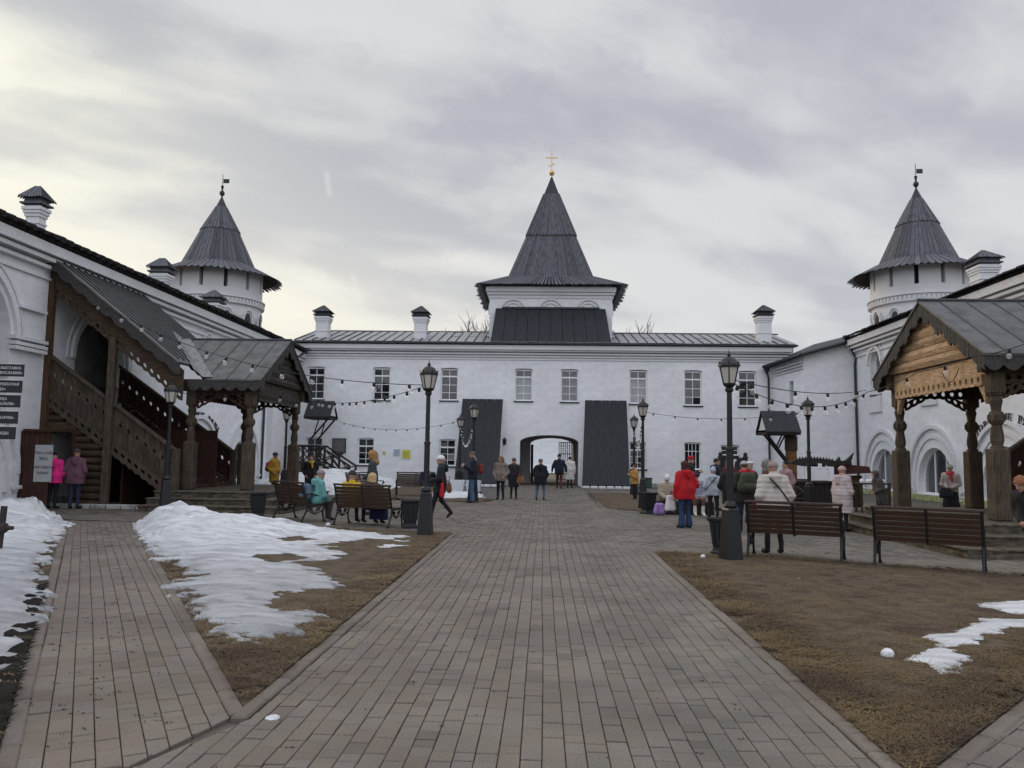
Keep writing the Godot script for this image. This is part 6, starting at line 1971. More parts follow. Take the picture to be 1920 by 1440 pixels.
# ---------------------------------------------------------------- people
var head_mb := {}
var hand_mb := {}
var fold := FastNoiseLite.new()
var hat_mesh := {}

func build_head() -> void:
	var v := Vol.new(Vector3(-0.12, -0.22, -0.14), Vector3(0.12, 0.15, 0.15), 0.0085)
	v.ell(Vector3(0, 0.03, -0.012), Vector3(0.076, 0.088, 0.096), 0.02)
	v.ell(Vector3(0, -0.045, 0.022), Vector3(0.056, 0.072, 0.068), 0.03)
	v.cap(Vector3(0, 0.02, 0.085), Vector3(0, -0.022, 0.104), 0.009, 0.014, 0.014)
	v.cap(Vector3(-0.035, 0.034, 0.076), Vector3(0.035, 0.034, 0.076), 0.010, 0.010, 0.014)
	v.cap(Vector3(-0.036, -0.022, 0.066), Vector3(-0.03, -0.03, 0.068), 0.014, 0.014, 0.02); v.cap(Vector3(0.036, -0.022, 0.066), Vector3(0.03, -0.03, 0.068), 0.014, 0.014, 0.02)
	for s in [-1, 1]:
		v.ell(Vector3(s * 0.031, 0.012, 0.097), Vector3(0.018, 0.011, 0.016), 0.008, 0, true)
		v.ell(Vector3(s * 0.031, 0.011, 0.074), Vector3(0.014, 0.0125, 0.0145), 0.002, 1)
		v.cap(Vector3(s * 0.078, 0.02, -0.012), Vector3(s * 0.075, -0.024, -0.004), 0.014, 0.009, 0.008)
	v.cap(Vector3(-0.018, -0.058, 0.081), Vector3(0.018, -0.058, 0.081), 0.0085, 0.0085, 0.006, 2)
	v.cap(Vector3(0, -0.09, 0.07), Vector3(0, -0.09, 0.072), 0.018, 0.018, 0.02)
	v.cap(Vector3(0, -0.06, -0.02), Vector3(0, -0.2, -0.03), 0.054, 0.06, 0.02)
	head_mb.v = v
	for pose in ["relaxed", "grip"]:
		var h := Vol.new(Vector3(-0.07, -0.21, -0.08), Vector3(0.07, 0.05, 0.1), 0.0065)
		h.cap(Vector3(0, 0.03, 0), Vector3(0, -0.01, 0), 0.026, 0.027, 0.01)
		for i in 4:
			var z := -0.03 + 0.02 * i
			h.cap(Vector3(0, -0.01, z * 0.7), Vector3(0, -0.085, z), 0.014, 0.0125, 0.012)
			var L := [0.066, 0.078, 0.084, 0.074][i] as float
			var c := [0.5, 0.35][0] as float if pose == "relaxed" else 1.5
			var p := Vector3(0, -0.088, z)
			var a := 0.25 if pose == "relaxed" else 0.9
			for k in 3:
				var q: Vector3 = p + Vector3(-sin(a), -cos(a), 0) * L * [0.45, 0.32, 0.25][k]
				h.cap(p, q, 0.0098 - 0.0007 * k, 0.0092 - 0.0007 * k, 0.004)
				p = q; a += c
		h.cap(Vector3(0, -0.02, 0.02), Vector3(-0.018, -0.055, 0.046), 0.013, 0.0115, 0.01); h.cap(Vector3(-0.018, -0.055, 0.046), Vector3(-0.03, -0.095, 0.044), 0.011, 0.0095, 0.004)
		hand_mb[pose] = h
	fold.noise_type = FastNoiseLite.TYPE_SIMPLEX_SMOOTH; fold.frequency = 5.5; fold.fractal_octaves = 2; fold.seed = 8

func hat(kind: String) -> Mesh:  # in head space, face towards +z
	if hat_mesh.has(kind): return hat_mesh[kind]
	var v := Vol.new(Vector3(-0.2, -0.3, -0.22), Vector3(0.2, 0.24, 0.2), 0.011)
	match kind:
		"beanie":
			v.ell(Vector3(0, 0.062, -0.012), Vector3(0.096, 0.098, 0.112), 0.01); v.below(0.035)
			for k in 14:
				var a := TAU * k / 14
				v.cap(Vector3(cos(a) * 0.083, 0.05, sin(a) * 0.10 - 0.012), Vector3(cos(a) * 0.083, 0.072, sin(a) * 0.10 - 0.012), 0.018, 0.018, 0.016)
		"pompom":
			v.ell(Vector3(0, 0.062, -0.012), Vector3(0.096, 0.1, 0.112), 0.01); v.below(0.035)
			v.ell(Vector3(0, 0.185, -0.02), Vector3.ONE * 0.042, 0.01)
		"peak":
			v.ell(Vector3(0, 0.075, -0.012), Vector3(0.094, 0.13, 0.11), 0.01); v.below(0.03)
		"cap":
			v.ell(Vector3(0, 0.065, -0.01), Vector3(0.09, 0.082, 0.106), 0.01); v.below(0.045)
			v.ell(Vector3(0, 0.052, 0.11), Vector3(0.066, 0.011, 0.07), 0.01)
		"beret":
			v.ell(Vector3(0, 0.075, -0.012), Vector3(0.09, 0.075, 0.106), 0.01); v.below(0.03)
			v.ell(Vector3(0, 0.105, -0.015), Vector3(0.135, 0.042, 0.145), 0.02)
		"hood":
			v.ell(Vector3(0, 0.02, -0.03), Vector3(0.122, 0.145, 0.132), 0.02)
			v.cap(Vector3(0, -0.1, -0.04), Vector3(0, -0.17, -0.03), 0.11, 0.13, 0.04)
			v.ell(Vector3(0, -0.005, 0.115), Vector3(0.072, 0.105, 0.10), 0.02, 0, true)
		"furhood":
			v.ell(Vector3(0, 0.02, -0.03), Vector3(0.13, 0.15, 0.14), 0.02)
			v.cap(Vector3(0, -0.1, -0.04), Vector3(0, -0.17, -0.03), 0.11, 0.13, 0.04)
			v.ell(Vector3(0, -0.005, 0.125), Vector3(0.07, 0.1, 0.11), 0.02, 0, true)
			v.rough(noise(14.0, 3, 3), 0.02)
		"short":
			v.ell(Vector3(0, 0.045, -0.02), Vector3(0.085, 0.088, 0.098), 0.01); v.ell(Vector3(0, -0.01, 0.1), Vector3(0.082, 0.085, 0.075), 0.012, 0, true)
			v.rough(noise(16.0, 2, 3), 0.006); v.below(-0.05)
		"bob":
			v.ell(Vector3(0, 0.04, -0.02), Vector3(0.098, 0.1, 0.11), 0.01)
			for k in 9:
				var a := lerpf(0.15, PI - 0.15, k / 8.0)
				v.cap(Vector3(cos(a) * 0.082, 0.04, -sin(a) * 0.085 - 0.015), Vector3(cos(a) * 0.1, -0.1, -sin(a) * 0.085 - 0.02), 0.03, 0.032, 0.03)
			v.ell(Vector3(0, -0.03, 0.11), Vector3(0.085, 0.1, 0.08), 0.012, 0, true)
			v.rough(noise(17.0, 3, 3), 0.022)
		"long":
			v.ell(Vector3(0, 0.04, -0.02), Vector3(0.09, 0.094, 0.104), 0.01)
			for k in 7:
				var a := lerpf(0.25, PI - 0.25, k / 6.0)
				v.cap(Vector3(cos(a) * 0.08, 0.04, -sin(a) * 0.08 - 0.02), Vector3(cos(a) * 0.1, -0.26, -sin(a) * 0.07 - 0.06), 0.026, 0.02, 0.03)
			v.ell(Vector3(0, -0.02, 0.1), Vector3(0.08, 0.09, 0.075), 0.012, 0, true)
			v.rough(noise(15.0, 3, 3), 0.008)
	var mb := MB.new()
	v.mesh(mb, [Color.WHITE])
	hat_mesh[kind] = mb.mesh()
	return hat_mesh[kind]

const ARM := {
	"down": [Vector3(0.255, 1.10, -0.03), Vector3(0.25, 0.86, 0.05)], "pocket": [Vector3(0.272, 1.10, -0.07), Vector3(0.20, 0.95, 0.11)],
	"phone": [Vector3(0.24, 1.10, 0.05), Vector3(0.10, 1.22, 0.27)], "front": [Vector3(0.265, 1.09, 0.01), Vector3(0.07, 1.02, 0.21)],
	"back": [Vector3(0.28, 1.10, -0.14), Vector3(0.08, 0.95, -0.16)], "out": [Vector3(0.29, 1.12, 0.05), Vector3(0.29, 1.04, 0.30)],
	"knee": [Vector3(0.265, 1.10, 0.09), Vector3(0.13, 0.99, 0.34)], "swing_f": [Vector3(0.26, 1.10, 0.06), Vector3(0.24, 0.93, 0.24)], "swing_b": [Vector3(0.26, 1.11, -0.12), Vector3(0.25, 0.87, -0.14)],
	"up": [Vector3(0.25, 1.12, 0.10), Vector3(0.08, 1.38, 0.26)], "side": [Vector3(0.33, 1.12, 0.02), Vector3(0.36, 0.9, 0.1)],
}
# o: h, coat, hem, puff, legs, shoe, skin, hat, hatc, hair, hairc, pose (stand walk sit), arms [west, east], lean, turn (head), nod, fat, hood, skirt, cell
func person(label: String, x: float, z: float, yaw: float, o: Dictionary) -> Node3D:
	var P := thing("person", label, "person", Vector3(x, o.get("y", 0.0), z), yaw)
	var h: float = o.get("h", 1.65)
	var s := h / 1.72
	P.scale = Vector3.ONE * s
	var fat: float = o.get("fat", 1.0)
	var pose: String = o.get("pose", "stand")
	var sit := pose == "sit"
	var dy := -0.41 if sit else 0.0
	var lean: float = o.get("lean", 0.0)
	var piv := Vector3(0, 0.94, 0)
	var U := func(p: Vector3) -> Vector3:
		var q := (p - piv).rotated(Vector3.RIGHT, lean) + piv
		return q + Vector3(0, dy, 0)
	var skin: Color = o.get("skin", Color(0.42, 0.25, 0.18))
	var legc: Color = o.get("legs", Color(0.02, 0.02, 0.025))
	var shoe: Color = o.get("shoe", Color(0.015, 0.015, 0.017))
	var boot: float = o.get("boot", 0.0)
	var cell: float = o.get("cell", 0.026)
	# legs
	var K := []
	match pose:
		"walk": K = [[Vector3(0.09, 0.92, 0), Vector3(0.095, 0.50, 0.17), Vector3(0.095, 0.10, 0.24), Vector3(0.105, 0.06, 0.38)], [Vector3(-0.09, 0.92, 0), Vector3(-0.095, 0.49, -0.03), Vector3(-0.095, 0.17, -0.30), Vector3(-0.10, 0.04, -0.20)]]
		"sit": K = [[Vector3(0.10, 0.52, 0), Vector3(0.125, 0.53, 0.42), Vector3(0.12, 0.09, 0.42), Vector3(0.13, 0.04, 0.57)], [Vector3(-0.10, 0.52, 0), Vector3(-0.125, 0.53, 0.40), Vector3(-0.12, 0.09, 0.36), Vector3(-0.13, 0.04, 0.51)]]
		_:
			var w: float = o.get("apart", 0.10)
			K = [[Vector3(0.09, 0.92, 0), Vector3(w - 0.003, 0.50, 0.025), Vector3(w + 0.005, 0.09, -0.02), Vector3(w + 0.03, 0.04, 0.13)], [Vector3(-0.09, 0.92, 0), Vector3(-w + 0.003, 0.50, 0.03), Vector3(-w - 0.005, 0.09, -0.01), Vector3(-w - 0.03, 0.04, 0.15)]]
	var zmin := -0.55; var zmax := 0.75
	var body := Vol.new(Vector3(-0.5, -0.04, zmin), Vector3(0.5, 1.55, zmax), cell)
	for k in K:
		var tr: float = o.get("flare", 0.0)
		body.cap(k[0], k[1], 0.095 * fat, 0.066, 0.03, 1); body.cap(k[1], k[2], 0.062, 0.047 + tr, 0.02, 1)
		body.cap(k[2] - Vector3(0, 0.03, 0.02) * (0.0 if sit else 1.0), k[3], 0.042, 0.036, 0.02, 2)
		if boot > 0: body.cap(k[2] + (k[1] - k[2]).normalized() * boot, k[2], 0.062, 0.054, 0.01, 2)
	body.cap(U.call(Vector3(0.05, 0.95, 0)), U.call(Vector3(0.07, 1.3, 0)), 0.115 * fat, 0.1, 0.04, 1); body.cap(U.call(Vector3(-0.05, 0.95, 0)), U.call(Vector3(-0.07, 1.3, 0)), 0.115 * fat, 0.1, 0.04, 1)
	body.cap(U.call(Vector3(0, 1.3, 0)), U.call(Vector3(0, 1.46, 0.005)), 0.07, 0.058, 0.04, 0)
	body.rough(fold, 0.017)
	var mb := MB.new()
	body.mesh(mb, [skin, legc, shoe])
	var hp: Vector3 = U.call(Vector3(0, 1.605, 0.02 + 0.03 * lean))
	var hb := Basis(Vector3.UP, o.get("turn", 0.0)) * Basis(Vector3.RIGHT, o.get("nod", 0.05) + lean * 0.6)
	var ht := Transform3D(hb, hp)
	(head_mb.v as Vol).mesh(mb, [skin, Color(0.05, 0.04, 0.035), skin * Color(0.95, 0.55, 0.5)], ht)
	# coat: torso, skirt and sleeves as one skin
	var coatc: Color = o.get("coat", Color(0.03, 0.03, 0.035))
	var hem: float = o.get("hem", 0.72)
	var C := Vol.new(Vector3(-0.52, 0.25, zmin), Vector3(0.52, 1.62, 0.62), cell)
	var tk := 0.02 if o.get("puff", 0.0) == 0 else 0.04
	for sg in [-1.0, 1.0]:
		C.cap(U.call(Vector3(sg * 0.07 * fat, 1.02, 0)), U.call(Vector3(sg * 0.095, 1.30, 0)), (0.128 + tk) * fat, 0.095 + tk, 0.06)
		if hem < 1.0 and not sit: C.cap(U.call(Vector3(sg * 0.075 * fat, hem - 0.05, 0.01)), U.call(Vector3(sg * 0.07 * fat, 1.02, 0)), (0.132 + tk + o.get("aline", 0.0)) * fat, (0.128 + tk) * fat, 0.06)
		if sit:
			C.cap(Vector3(sg * 0.09, 0.54, 0), Vector3(sg * 0.12, 0.57, o.get("lap", 0.18)), 0.135 * fat, 0.09, 0.05)
			C.cap(Vector3(sg * 0.07, 0.55, -0.02), U.call(Vector3(sg * 0.07, 1.1, 0)), 0.14 * fat, 0.13 * fat, 0.05)
		var A: Array = ARM[o.get("arms", ["down", "down"])[0 if sg < 0 else 1]]
		var sh: Vector3 = U.call(Vector3(sg * 0.185, 1.385, -0.005))
		var el: Vector3 = U.call(Vector3(sg * A[0].x * (1.0 + (fat - 1.0) * 0.5), A[0].y, A[0].z))
		var wr: Vector3 = U.call(Vector3(sg * A[1].x * (1.0 + (fat - 1.0) * 0.5), A[1].y, A[1].z))
		C.cap(U.call(Vector3(sg * 0.06, 1.38, 0)), sh, 0.085 + tk * 0.5, 0.066 + tk * 0.7, 0.05)
		C.cap(sh, el, 0.068 + tk * 0.8, 0.058 + tk * 0.7, 0.03); C.cap(el, wr, 0.058 + tk * 0.7, 0.046 + tk * 0.4, 0.025)
		var dir := (wr - el).normalized()
		var yy := -dir
		var xx := Vector3(sg, 0, 0)
		xx = (xx - yy * xx.dot(yy)).normalized()
		var bs := Basis(xx * sg, yy, (xx * sg).cross(yy))
		if sg < 0: bs = Basis(-bs.x, bs.y, bs.z)
		var glove: Color = o.get("glove", skin)
		(hand_mb["grip" if A[1].z > 0.2 else "relaxed"] as Vol).mesh(mb, [glove], Transform3D(bs, wr + dir * 0.035))
	obj("body", mb, M.plain, P)
	C.cap(U.call(Vector3(0, 1.36, 0)), U.call(Vector3(0, 1.47, 0.0)), 0.10, 0.082 + tk * 0.3, 0.04)
	if o.get("hood", false):
		for sg in [-1.0, 1.0]:
			C.cap(U.call(Vector3(0, 1.44, -0.13)), U.call(Vector3(sg * 0.10, 1.46, -0.05)), 0.06, 0.045, 0.04); C.cap(U.call(Vector3(sg * 0.10, 1.46, -0.05)), U.call(Vector3(sg * 0.075, 1.42, 0.07)), 0.045, 0.03, 0.03)
		C.cap(U.call(Vector3(0, 1.44, -0.12)), U.call(Vector3(0, 1.33, -0.15)), 0.07, 0.05, 0.05)
	C.rough(fold, 0.022, 0.016 if o.get("puff", 0.0) > 0 else 0.0, 0.095)
	if not sit: C.below(hem)
	var cm := MB.new()
	C.mesh(cm, [Color.WHITE])
	obj("coat", cm, cloth(coatc), P)
	if o.has("skirt"):
		var S := Vol.new(Vector3(-0.45, 0.0, -0.45), Vector3(0.45, 1.1, 0.75), cell)
		if sit:
			for sg in [-1.0, 1.0]:
				S.cap(Vector3(sg * 0.08, 0.53, 0), Vector3(sg * 0.11, 0.54, 0.40), 0.15, 0.13, 0.08); S.cap(Vector3(sg * 0.11, 0.52, 0.40), Vector3(sg * 0.13, 0.14, 0.42), 0.13, 0.14, 0.08)
		else:
			for sg in [-1.0, 1.0]: S.cap(Vector3(sg * 0.06, 1.0, 0), Vector3(sg * 0.09, o.get("skirt_hem", 0.4), 0), 0.13, 0.18, 0.06)
		S.rough(fold, 0.02)
		S.below(o.get("skirt_hem", 0.4))
		var sm := MB.new()
		S.mesh(sm, [Color.WHITE])
		obj("skirt", sm, cloth(o.skirt), P)
	if o.has("hair"):
		same("hair", hat(o.hair), cloth(o.get("hairc", Color(0.06, 0.04, 0.03))), P, ht)
	if o.has("hat"):
		same("hat", hat(o.hat), cloth(o.get("hatc", Color(0.03, 0.03, 0.03))), P, ht)
	if o.has("scarf"):
		var S := Vol.new(Vector3(-0.2, 0.9, -0.22), Vector3(0.2, 1.7, 0.3), 0.018)
		for k in 10:
			var a := TAU * k / 10; var b := TAU * (k + 1) / 10
			S.cap(U.call(Vector3(cos(a) * 0.085, 1.475 - 0.02 * sin(a), sin(a) * 0.085 + 0.01)), U.call(Vector3(cos(b) * 0.085, 1.475 - 0.02 * sin(b), sin(b) * 0.085 + 0.01)), 0.042, 0.042, 0.02)
		S.cap(U.call(Vector3(0.03, 1.45, 0.12)), U.call(Vector3(0.05, 1.25, 0.17)), 0.04, 0.035, 0.03)
		S.rough(fold, 0.012)
		var sm := MB.new()
		S.mesh(sm, [Color.WHITE])
		obj("scarf", sm, cloth(o.scarf), P)
	if o.has("strap"):
		var m := MB.new()
		var sd: float = o.strap
		var pts := []
		for k in 13:
			var t := k / 12.0
			var a := Vector3(sd * lerpf(0.15, -0.24, t), lerpf(1.44, 0.98, t), -0.17 - 0.05 * sin(PI * t) - 0.03 * tk * 20)
			pts.append(U.call(a))
		m.tube(pts, 0.016, 5)
		obj("bag_strap", m, M.cable, P)
	if o.has("phone"):
		bx("phone", U.call(Vector3(0.0 if o.phone == 0 else 0.09 * o.phone, 1.27, 0.34)), Vector3(0.075, 0.15, 0.01), M.letter_white if o.get("phone_white", false) else M.iron, P, Basis(Vector3.RIGHT, -0.7))
	return P

func rucksack(label: String, at: Vector3, yaw: float, c: Color, sc := 1.0, tilt := 0.0) -> void:
	var B := thing("backpack", label, "backpack", at, yaw)
	B.rotation.x = tilt
	B.scale = Vector3.ONE * sc
	var v := Vol.new(Vector3(-0.24, -0.06, -0.2), Vector3(0.24, 0.56, 0.22), 0.018)
	v.cap(Vector3(-0.08, 0.13, 0), Vector3(-0.07, 0.34, 0), 0.115, 0.10, 0.06); v.cap(Vector3(0.08, 0.13, 0), Vector3(0.07, 0.34, 0), 0.115, 0.10, 0.06)
	v.cap(Vector3(-0.06, 0.14, -0.09), Vector3(0.06, 0.14, -0.09), 0.075, 0.075, 0.03)
	v.cap(Vector3(-0.19, 0.1, 0), Vector3(-0.19, 0.2, 0), 0.04, 0.035, 0.02); v.cap(Vector3(0.19, 0.1, 0), Vector3(0.19, 0.2, 0), 0.04, 0.035, 0.02)
	v.rough(fold, 0.012)
	v.below(0.0)
	var m := MB.new()
	v.mesh(m, [Color.WHITE])
	obj("bag_body", m, cloth(c), B)
	for s in [-1, 1]:
		var t := MB.new()
		t.tube([Vector3(s * 0.09, 0.42, 0.08), Vector3(s * 0.11, 0.40, 0.17), Vector3(s * 0.12, 0.2, 0.19), Vector3(s * 0.13, 0.06, 0.1)], 0.018, 5)
		obj("strap", t, cloth(c * 0.6), B)
	var z := MB.new()
	z.tube([Vector3(-0.1, 0.25, -0.118), Vector3(0, 0.27, -0.125), Vector3(0.1, 0.25, -0.118)], 0.008, 4); z.tube([Vector3(-0.03, 0.45, 0), Vector3(0, 0.5, 0), Vector3(0.03, 0.45, 0)], 0.01, 5)
	obj("zip", z, M.cable, B)

func handbag(label: String, at: Vector3, yaw: float, c: Color, w := 0.3, hh := 0.24, called := "handbag") -> void:
	var B := thing(called, label, "bag", at, yaw)
	var v := Vol.new(Vector3(-w, -0.05, -0.14), Vector3(w, hh + 0.1, 0.14), 0.015)
	for i in 5: v.cap(Vector3(-w * (0.36 - 0.015 * i), hh * (0.2 + 0.17 * i), 0), Vector3(w * (0.36 - 0.015 * i), hh * (0.2 + 0.17 * i), 0), 0.068 - 0.007 * i, 0.068 - 0.007 * i, 0.04)
	v.rough(fold, 0.012)
	var m := MB.new()
	v.mesh(m, [Color.WHITE])
	obj("bag_body", m, cloth(c), B)
	var t := MB.new()
	t.tube([Vector3(-w * 0.25, hh, 0), Vector3(-w * 0.15, hh + 0.18, 0), Vector3(w * 0.15, hh + 0.18, 0), Vector3(w * 0.25, hh, 0)], 0.01, 5)
	obj("handle", t, cloth(c * 0.5), B)

func on_back(p: Node3D, label: String, c: Color, sc: float, sit := false) -> void:
	var f := Vector3(sin(p.rotation.y), 0, cos(p.rotation.y))
	rucksack(label, p.position - f * (0.27 * p.scale.x) + Vector3(0, (0.96 + (-0.41 if sit else 0.0)) * p.scale.y, 0), p.rotation.y, c, sc)

func crowd() -> void:
	build_head()
	var blk := Color(0.012, 0.012, 0.016)
	var navy := Color(0.012, 0.016, 0.032)
	var den := Color(0.035, 0.07, 0.14)
	var p: Node3D
	person("person seen from behind in a bright pink padded jacket at the dark door", -14.15, -22.7, PI, {"h": 1.62, "coat": Color(0.72, 0.025, 0.22), "hem": 0.78, "puff": 1, "hood": true, "hair": "short", "hairc": blk, "arms": ["front", "front"], "nod": 0.5, "fat": 1.12, "legs": blk})
	person("person seen from behind in a dull mauve coat and grey cap at the dark door", -13.55, -22.8, PI + 0.1, {"h": 1.70, "coat": Color(0.14, 0.065, 0.095), "hem": 0.72, "hood": true, "hat": "beanie", "hatc": Color(0.05, 0.045, 0.05), "arms": ["pocket", "pocket"], "legs": Color(0.02, 0.03, 0.07), "fat": 1.12})
	p = person("person in a mustard yellow coat and dark cap beyond the west porch", -10.5, -31.0, 1.2, {"h": 1.68, "coat": Color(0.36, 0.20, 0.025), "hem": 0.55, "hat": "beanie", "hatc": Color(0.035, 0.035, 0.04), "hood": true, "arms": ["pocket", "front"], "cell": 0.03})
	on_back(p, "red backpack worn over the mustard yellow coat", Color(0.35, 0.012, 0.015), 0.9)
	person("person in black with a yellow scarf behind the turquoise sitter", -8.6, -29.4, 0.3, {"h": 1.62, "coat": blk, "hem": 0.5, "hair": "short", "hairc": Color(0.03, 0.025, 0.02), "scarf": Color(0.45, 0.33, 0.03), "arms": ["pocket", "pocket"], "cell": 0.03})
	p = person("seated person in a turquoise hooded jacket and pale knitted cap", -5.72, -20.02, 2.35, {"h": 1.66, "pose": "sit", "coat": Color(0.13, 0.33, 0.32), "hood": true, "hat": "beanie", "hatc": Color(0.27, 0.21, 0.21), "arms": ["knee", "knee"], "legs": Color(0.05, 0.048, 0.046), "lean": 0.18})
	on_back(p, "slate blue backpack on the turquoise jacket", Color(0.10, 0.15, 0.21), 0.95, true)
	person("seated person in a yellow jacket and dark cap, back to the viewer", -4.66, -19.42, 2.77, {"h": 1.66, "pose": "sit", "coat": Color(0.58, 0.36, 0.015), "hat": "beanie", "hatc": Color(0.035, 0.035, 0.04), "arms": ["knee", "knee"], "legs": blk})
	person("seated person with tousled fair hair, fur collar and long navy skirt", -4.15, -19.2, 2.77, {"h": 1.62, "pose": "sit", "coat": Color(0.05, 0.035, 0.028), "hood": true, "hair": "bob", "hairc": Color(0.50, 0.34, 0.17), "arms": ["knee", "front"], "skirt": Color(0.012, 0.016, 0.05), "skirt_hem": 0.12, "lean": 0.1})
	person("tall person in a dark green coat with a ginger fur hood, facing the gable", -4.85, -22.6, -1.35, {"h": 1.76, "coat": Color(0.035, 0.05, 0.05), "hem": 0.5, "hat": "furhood", "hatc": Color(0.33, 0.19, 0.075), "arms": ["front", "front"], "nod": 0.3})
	person("person in navy seated on the far bench behind the tall lantern post", -4.72, -32.42, 0.1, {"h": 1.66, "pose": "sit", "coat": navy, "hair": "short", "arms": ["knee", "phone"], "legs": navy, "cell": 0.03})
	p = person("person in dark glasses and a white cap striding past the tall lantern post", -2.78, -21.69, -1.45, {"h": 1.66, "pose": "walk", "coat": Color(0.014, 0.018, 0.024), "hem": 0.70, "hood": true, "hat": "beanie", "hatc": Color(0.72, 0.72, 0.74), "arms": ["phone", "out"], "legs": blk, "phone": 1})
	handbag("brown handbag at the hip of the white-capped walker", Vector3(-2.52, 0.72, -21.45), -1.45, Color(0.13, 0.06, 0.03))
	handbag("red cloth bag hanging at the side of the white-capped walker", Vector3(-2.7, 0.55, -21.38), -1.45, Color(0.42, 0.012, 0.02), 0.2, 0.42, "tote_bag")
	p = person("tall balding person in blue jeans reading a phone", -2.57, -28.97, -1.35, {"h": 1.84, "coat": Color(0.012, 0.016, 0.028), "hem": 0.80, "hair": "short", "hairc": Color(0.11, 0.09, 0.08), "arms": ["phone", "phone"], "legs": Color(0.06, 0.11, 0.19), "flare": 0.02, "nod": 0.35, "phone": 0, "phone_white": true, "cell": 0.03})
	on_back(p, "dark red backpack on the person in blue jeans", Color(0.17, 0.025, 0.022), 0.85)
	person("person with light brown hair in a beige jacket and black trousers", -1.68, -31.39, -0.25, {"h": 1.68, "coat": Color(0.20, 0.165, 0.145), "hem": 0.74, "hair": "bob", "hairc": Color(0.24, 0.14, 0.08), "arms": ["pocket", "pocket"], "legs": blk, "turn": -0.5, "fat": 1.1, "cell": 0.03})
	person("smiling person in a long charcoal coat and brown knitted cap beside the beige jacket", -1.2, -32.3, -0.1, {"h": 1.60, "coat": Color(0.022, 0.022, 0.03), "hem": 0.5, "hat": "beanie", "hatc": Color(0.10, 0.075, 0.065), "arms": ["down", "out"], "glove": Color(0.33, 0.02, 0.025), "scarf": Color(0.05, 0.04, 0.04), "cell": 0.03})
	handbag("tan shoulder bag on the person in the charcoal coat", Vector3(-0.92, 0.62, -32.15), 0.3, Color(0.25, 0.12, 0.06), 0.28, 0.3)
	person("broad person in a black jacket and faded jeans, back turned, before the gateway", -0.13, -31.49, PI - 0.1, {"h": 1.58, "coat": Color(0.010, 0.012, 0.016), "hem": 0.66, "hood": true, "hat": "beanie", "hatc": Color(0.14, 0.105, 0.13), "arms": ["pocket", "out"], "legs": Color(0.085, 0.12, 0.18), "apart": 0.15, "fat": 1.22, "cell": 0.03})
	person("person in a navy jacket and russet trousers walking into the gateway", 0.81, -42.65, PI, {"h": 1.80, "pose": "walk", "coat": Color(0.013, 0.015, 0.03), "hem": 0.78, "hat": "beanie", "hatc": blk, "arms": ["side", "side"], "legs": Color(0.06, 0.018, 0.014), "cell": 0.034})
	person("person in a long white quilted coat and black hat in the gateway", 1.42, -44.2, PI - 0.2, {"h": 1.68, "coat": Color(0.58, 0.56, 0.53), "hem": 0.46, "puff": 1, "hat": "beanie", "hatc": blk, "arms": ["down", "side"], "glove": blk, "legs": blk, "cell": 0.034})
	p = person("stout person in a scarlet jacket and wide blue jeans, back turned", 3.49, -20.07, -2.7, {"h": 1.63, "coat": Color(0.44, 0.010, 0.018), "hem": 0.74, "hood": true, "hair": "bob", "hairc": Color(0.055, 0.018, 0.015), "arms": ["pocket", "down"], "legs": Color(0.022, 0.045, 0.10), "flare": 0.045, "fat": 1.25, "apart": 0.11})
	handbag("white printed carrier bag held by the person in scarlet", Vector3(3.15, 0.38, -20.2), 0.2, Color(0.66, 0.63, 0.64), 0.22, 0.42, "carrier_bag")
	person("seated child in a white knitted cap and camouflage-beige jacket", 3.78, -24.95, 0.15, {"h": 1.50, "pose": "sit", "coat": Color(0.34, 0.28, 0.21), "puff": 1, "hat": "peak", "hatc": Color(0.76, 0.76, 0.75), "arms": ["knee", "phone"], "legs": Color(0.065, 0.055, 0.035), "nod": 0.5})
	rucksack("lilac backpack standing on the paving before the seated child", Vector3(3.44, 0, -24.2), 0.3, Color(0.36, 0.22, 0.52), 0.85)
	person("seated person in a lilac-grey padded jacket, brown tights and white boots", 4.58, -24.55, 0.1, {"h": 1.64, "pose": "sit", "coat": Color(0.25, 0.235, 0.31), "puff": 1, "hat": "beret", "hatc": blk, "hair": "bob", "hairc": Color(0.02, 0.015, 0.012), "arms": ["knee", "knee"], "legs": Color(0.15, 0.08, 0.055), "shoe": Color(0.66, 0.64, 0.6), "boot": 0.2, "nod": 0.3, "turn": 0.4, "fat": 1.15})
	person("child in a pale blue-grey jacket and pale blue pointed cap, back turned", 4.83, -23.2, PI - 0.35, {"h": 1.42, "coat": Color(0.40, 0.44, 0.50), "hem": 0.80, "hood": true, "hat": "peak", "hatc": Color(0.40, 0.48, 0.60), "arms": ["pocket", "pocket"], "legs": blk, "strap": -1.0, "apart": 0.13})
	var ld := MB.new()
	ld.cbox(Vector3.ZERO, Vector3(1.9, 0.4, 0.3), 0.03)
	var lo := obj("stone_ledge", ld, mat("dark_stone", Color(0.035, 0.032, 0.03), {"tex": "grain", "sc": 2.0}))
	lo.position = Vector3(4.25, 0.2, -24.95)
	tag(lo, "low dark stone ledge that the child and the person in lilac sit on", "ledge")
	person("person in a red cap and black jacket raising a phone near the white wall", 4.92, -27.2, 1.2, {"h": 1.76, "coat": blk, "hem": 0.75, "hat": "beanie", "hatc": Color(0.36, 0.01, 0.025), "arms": ["phone", "phone"], "phone": 0, "cell": 0.03})
	person("person in a black padded waistcoat with short dark hair, seen in profile", 5.75, -27.1, 1.3, {"h": 1.71, "coat": Color(0.016, 0.018, 0.024), "hem": 0.7, "hood": true, "hair": "short", "hairc": Color(0.02, 0.017, 0.015), "arms": ["pocket", "pocket"], "cell": 0.03})
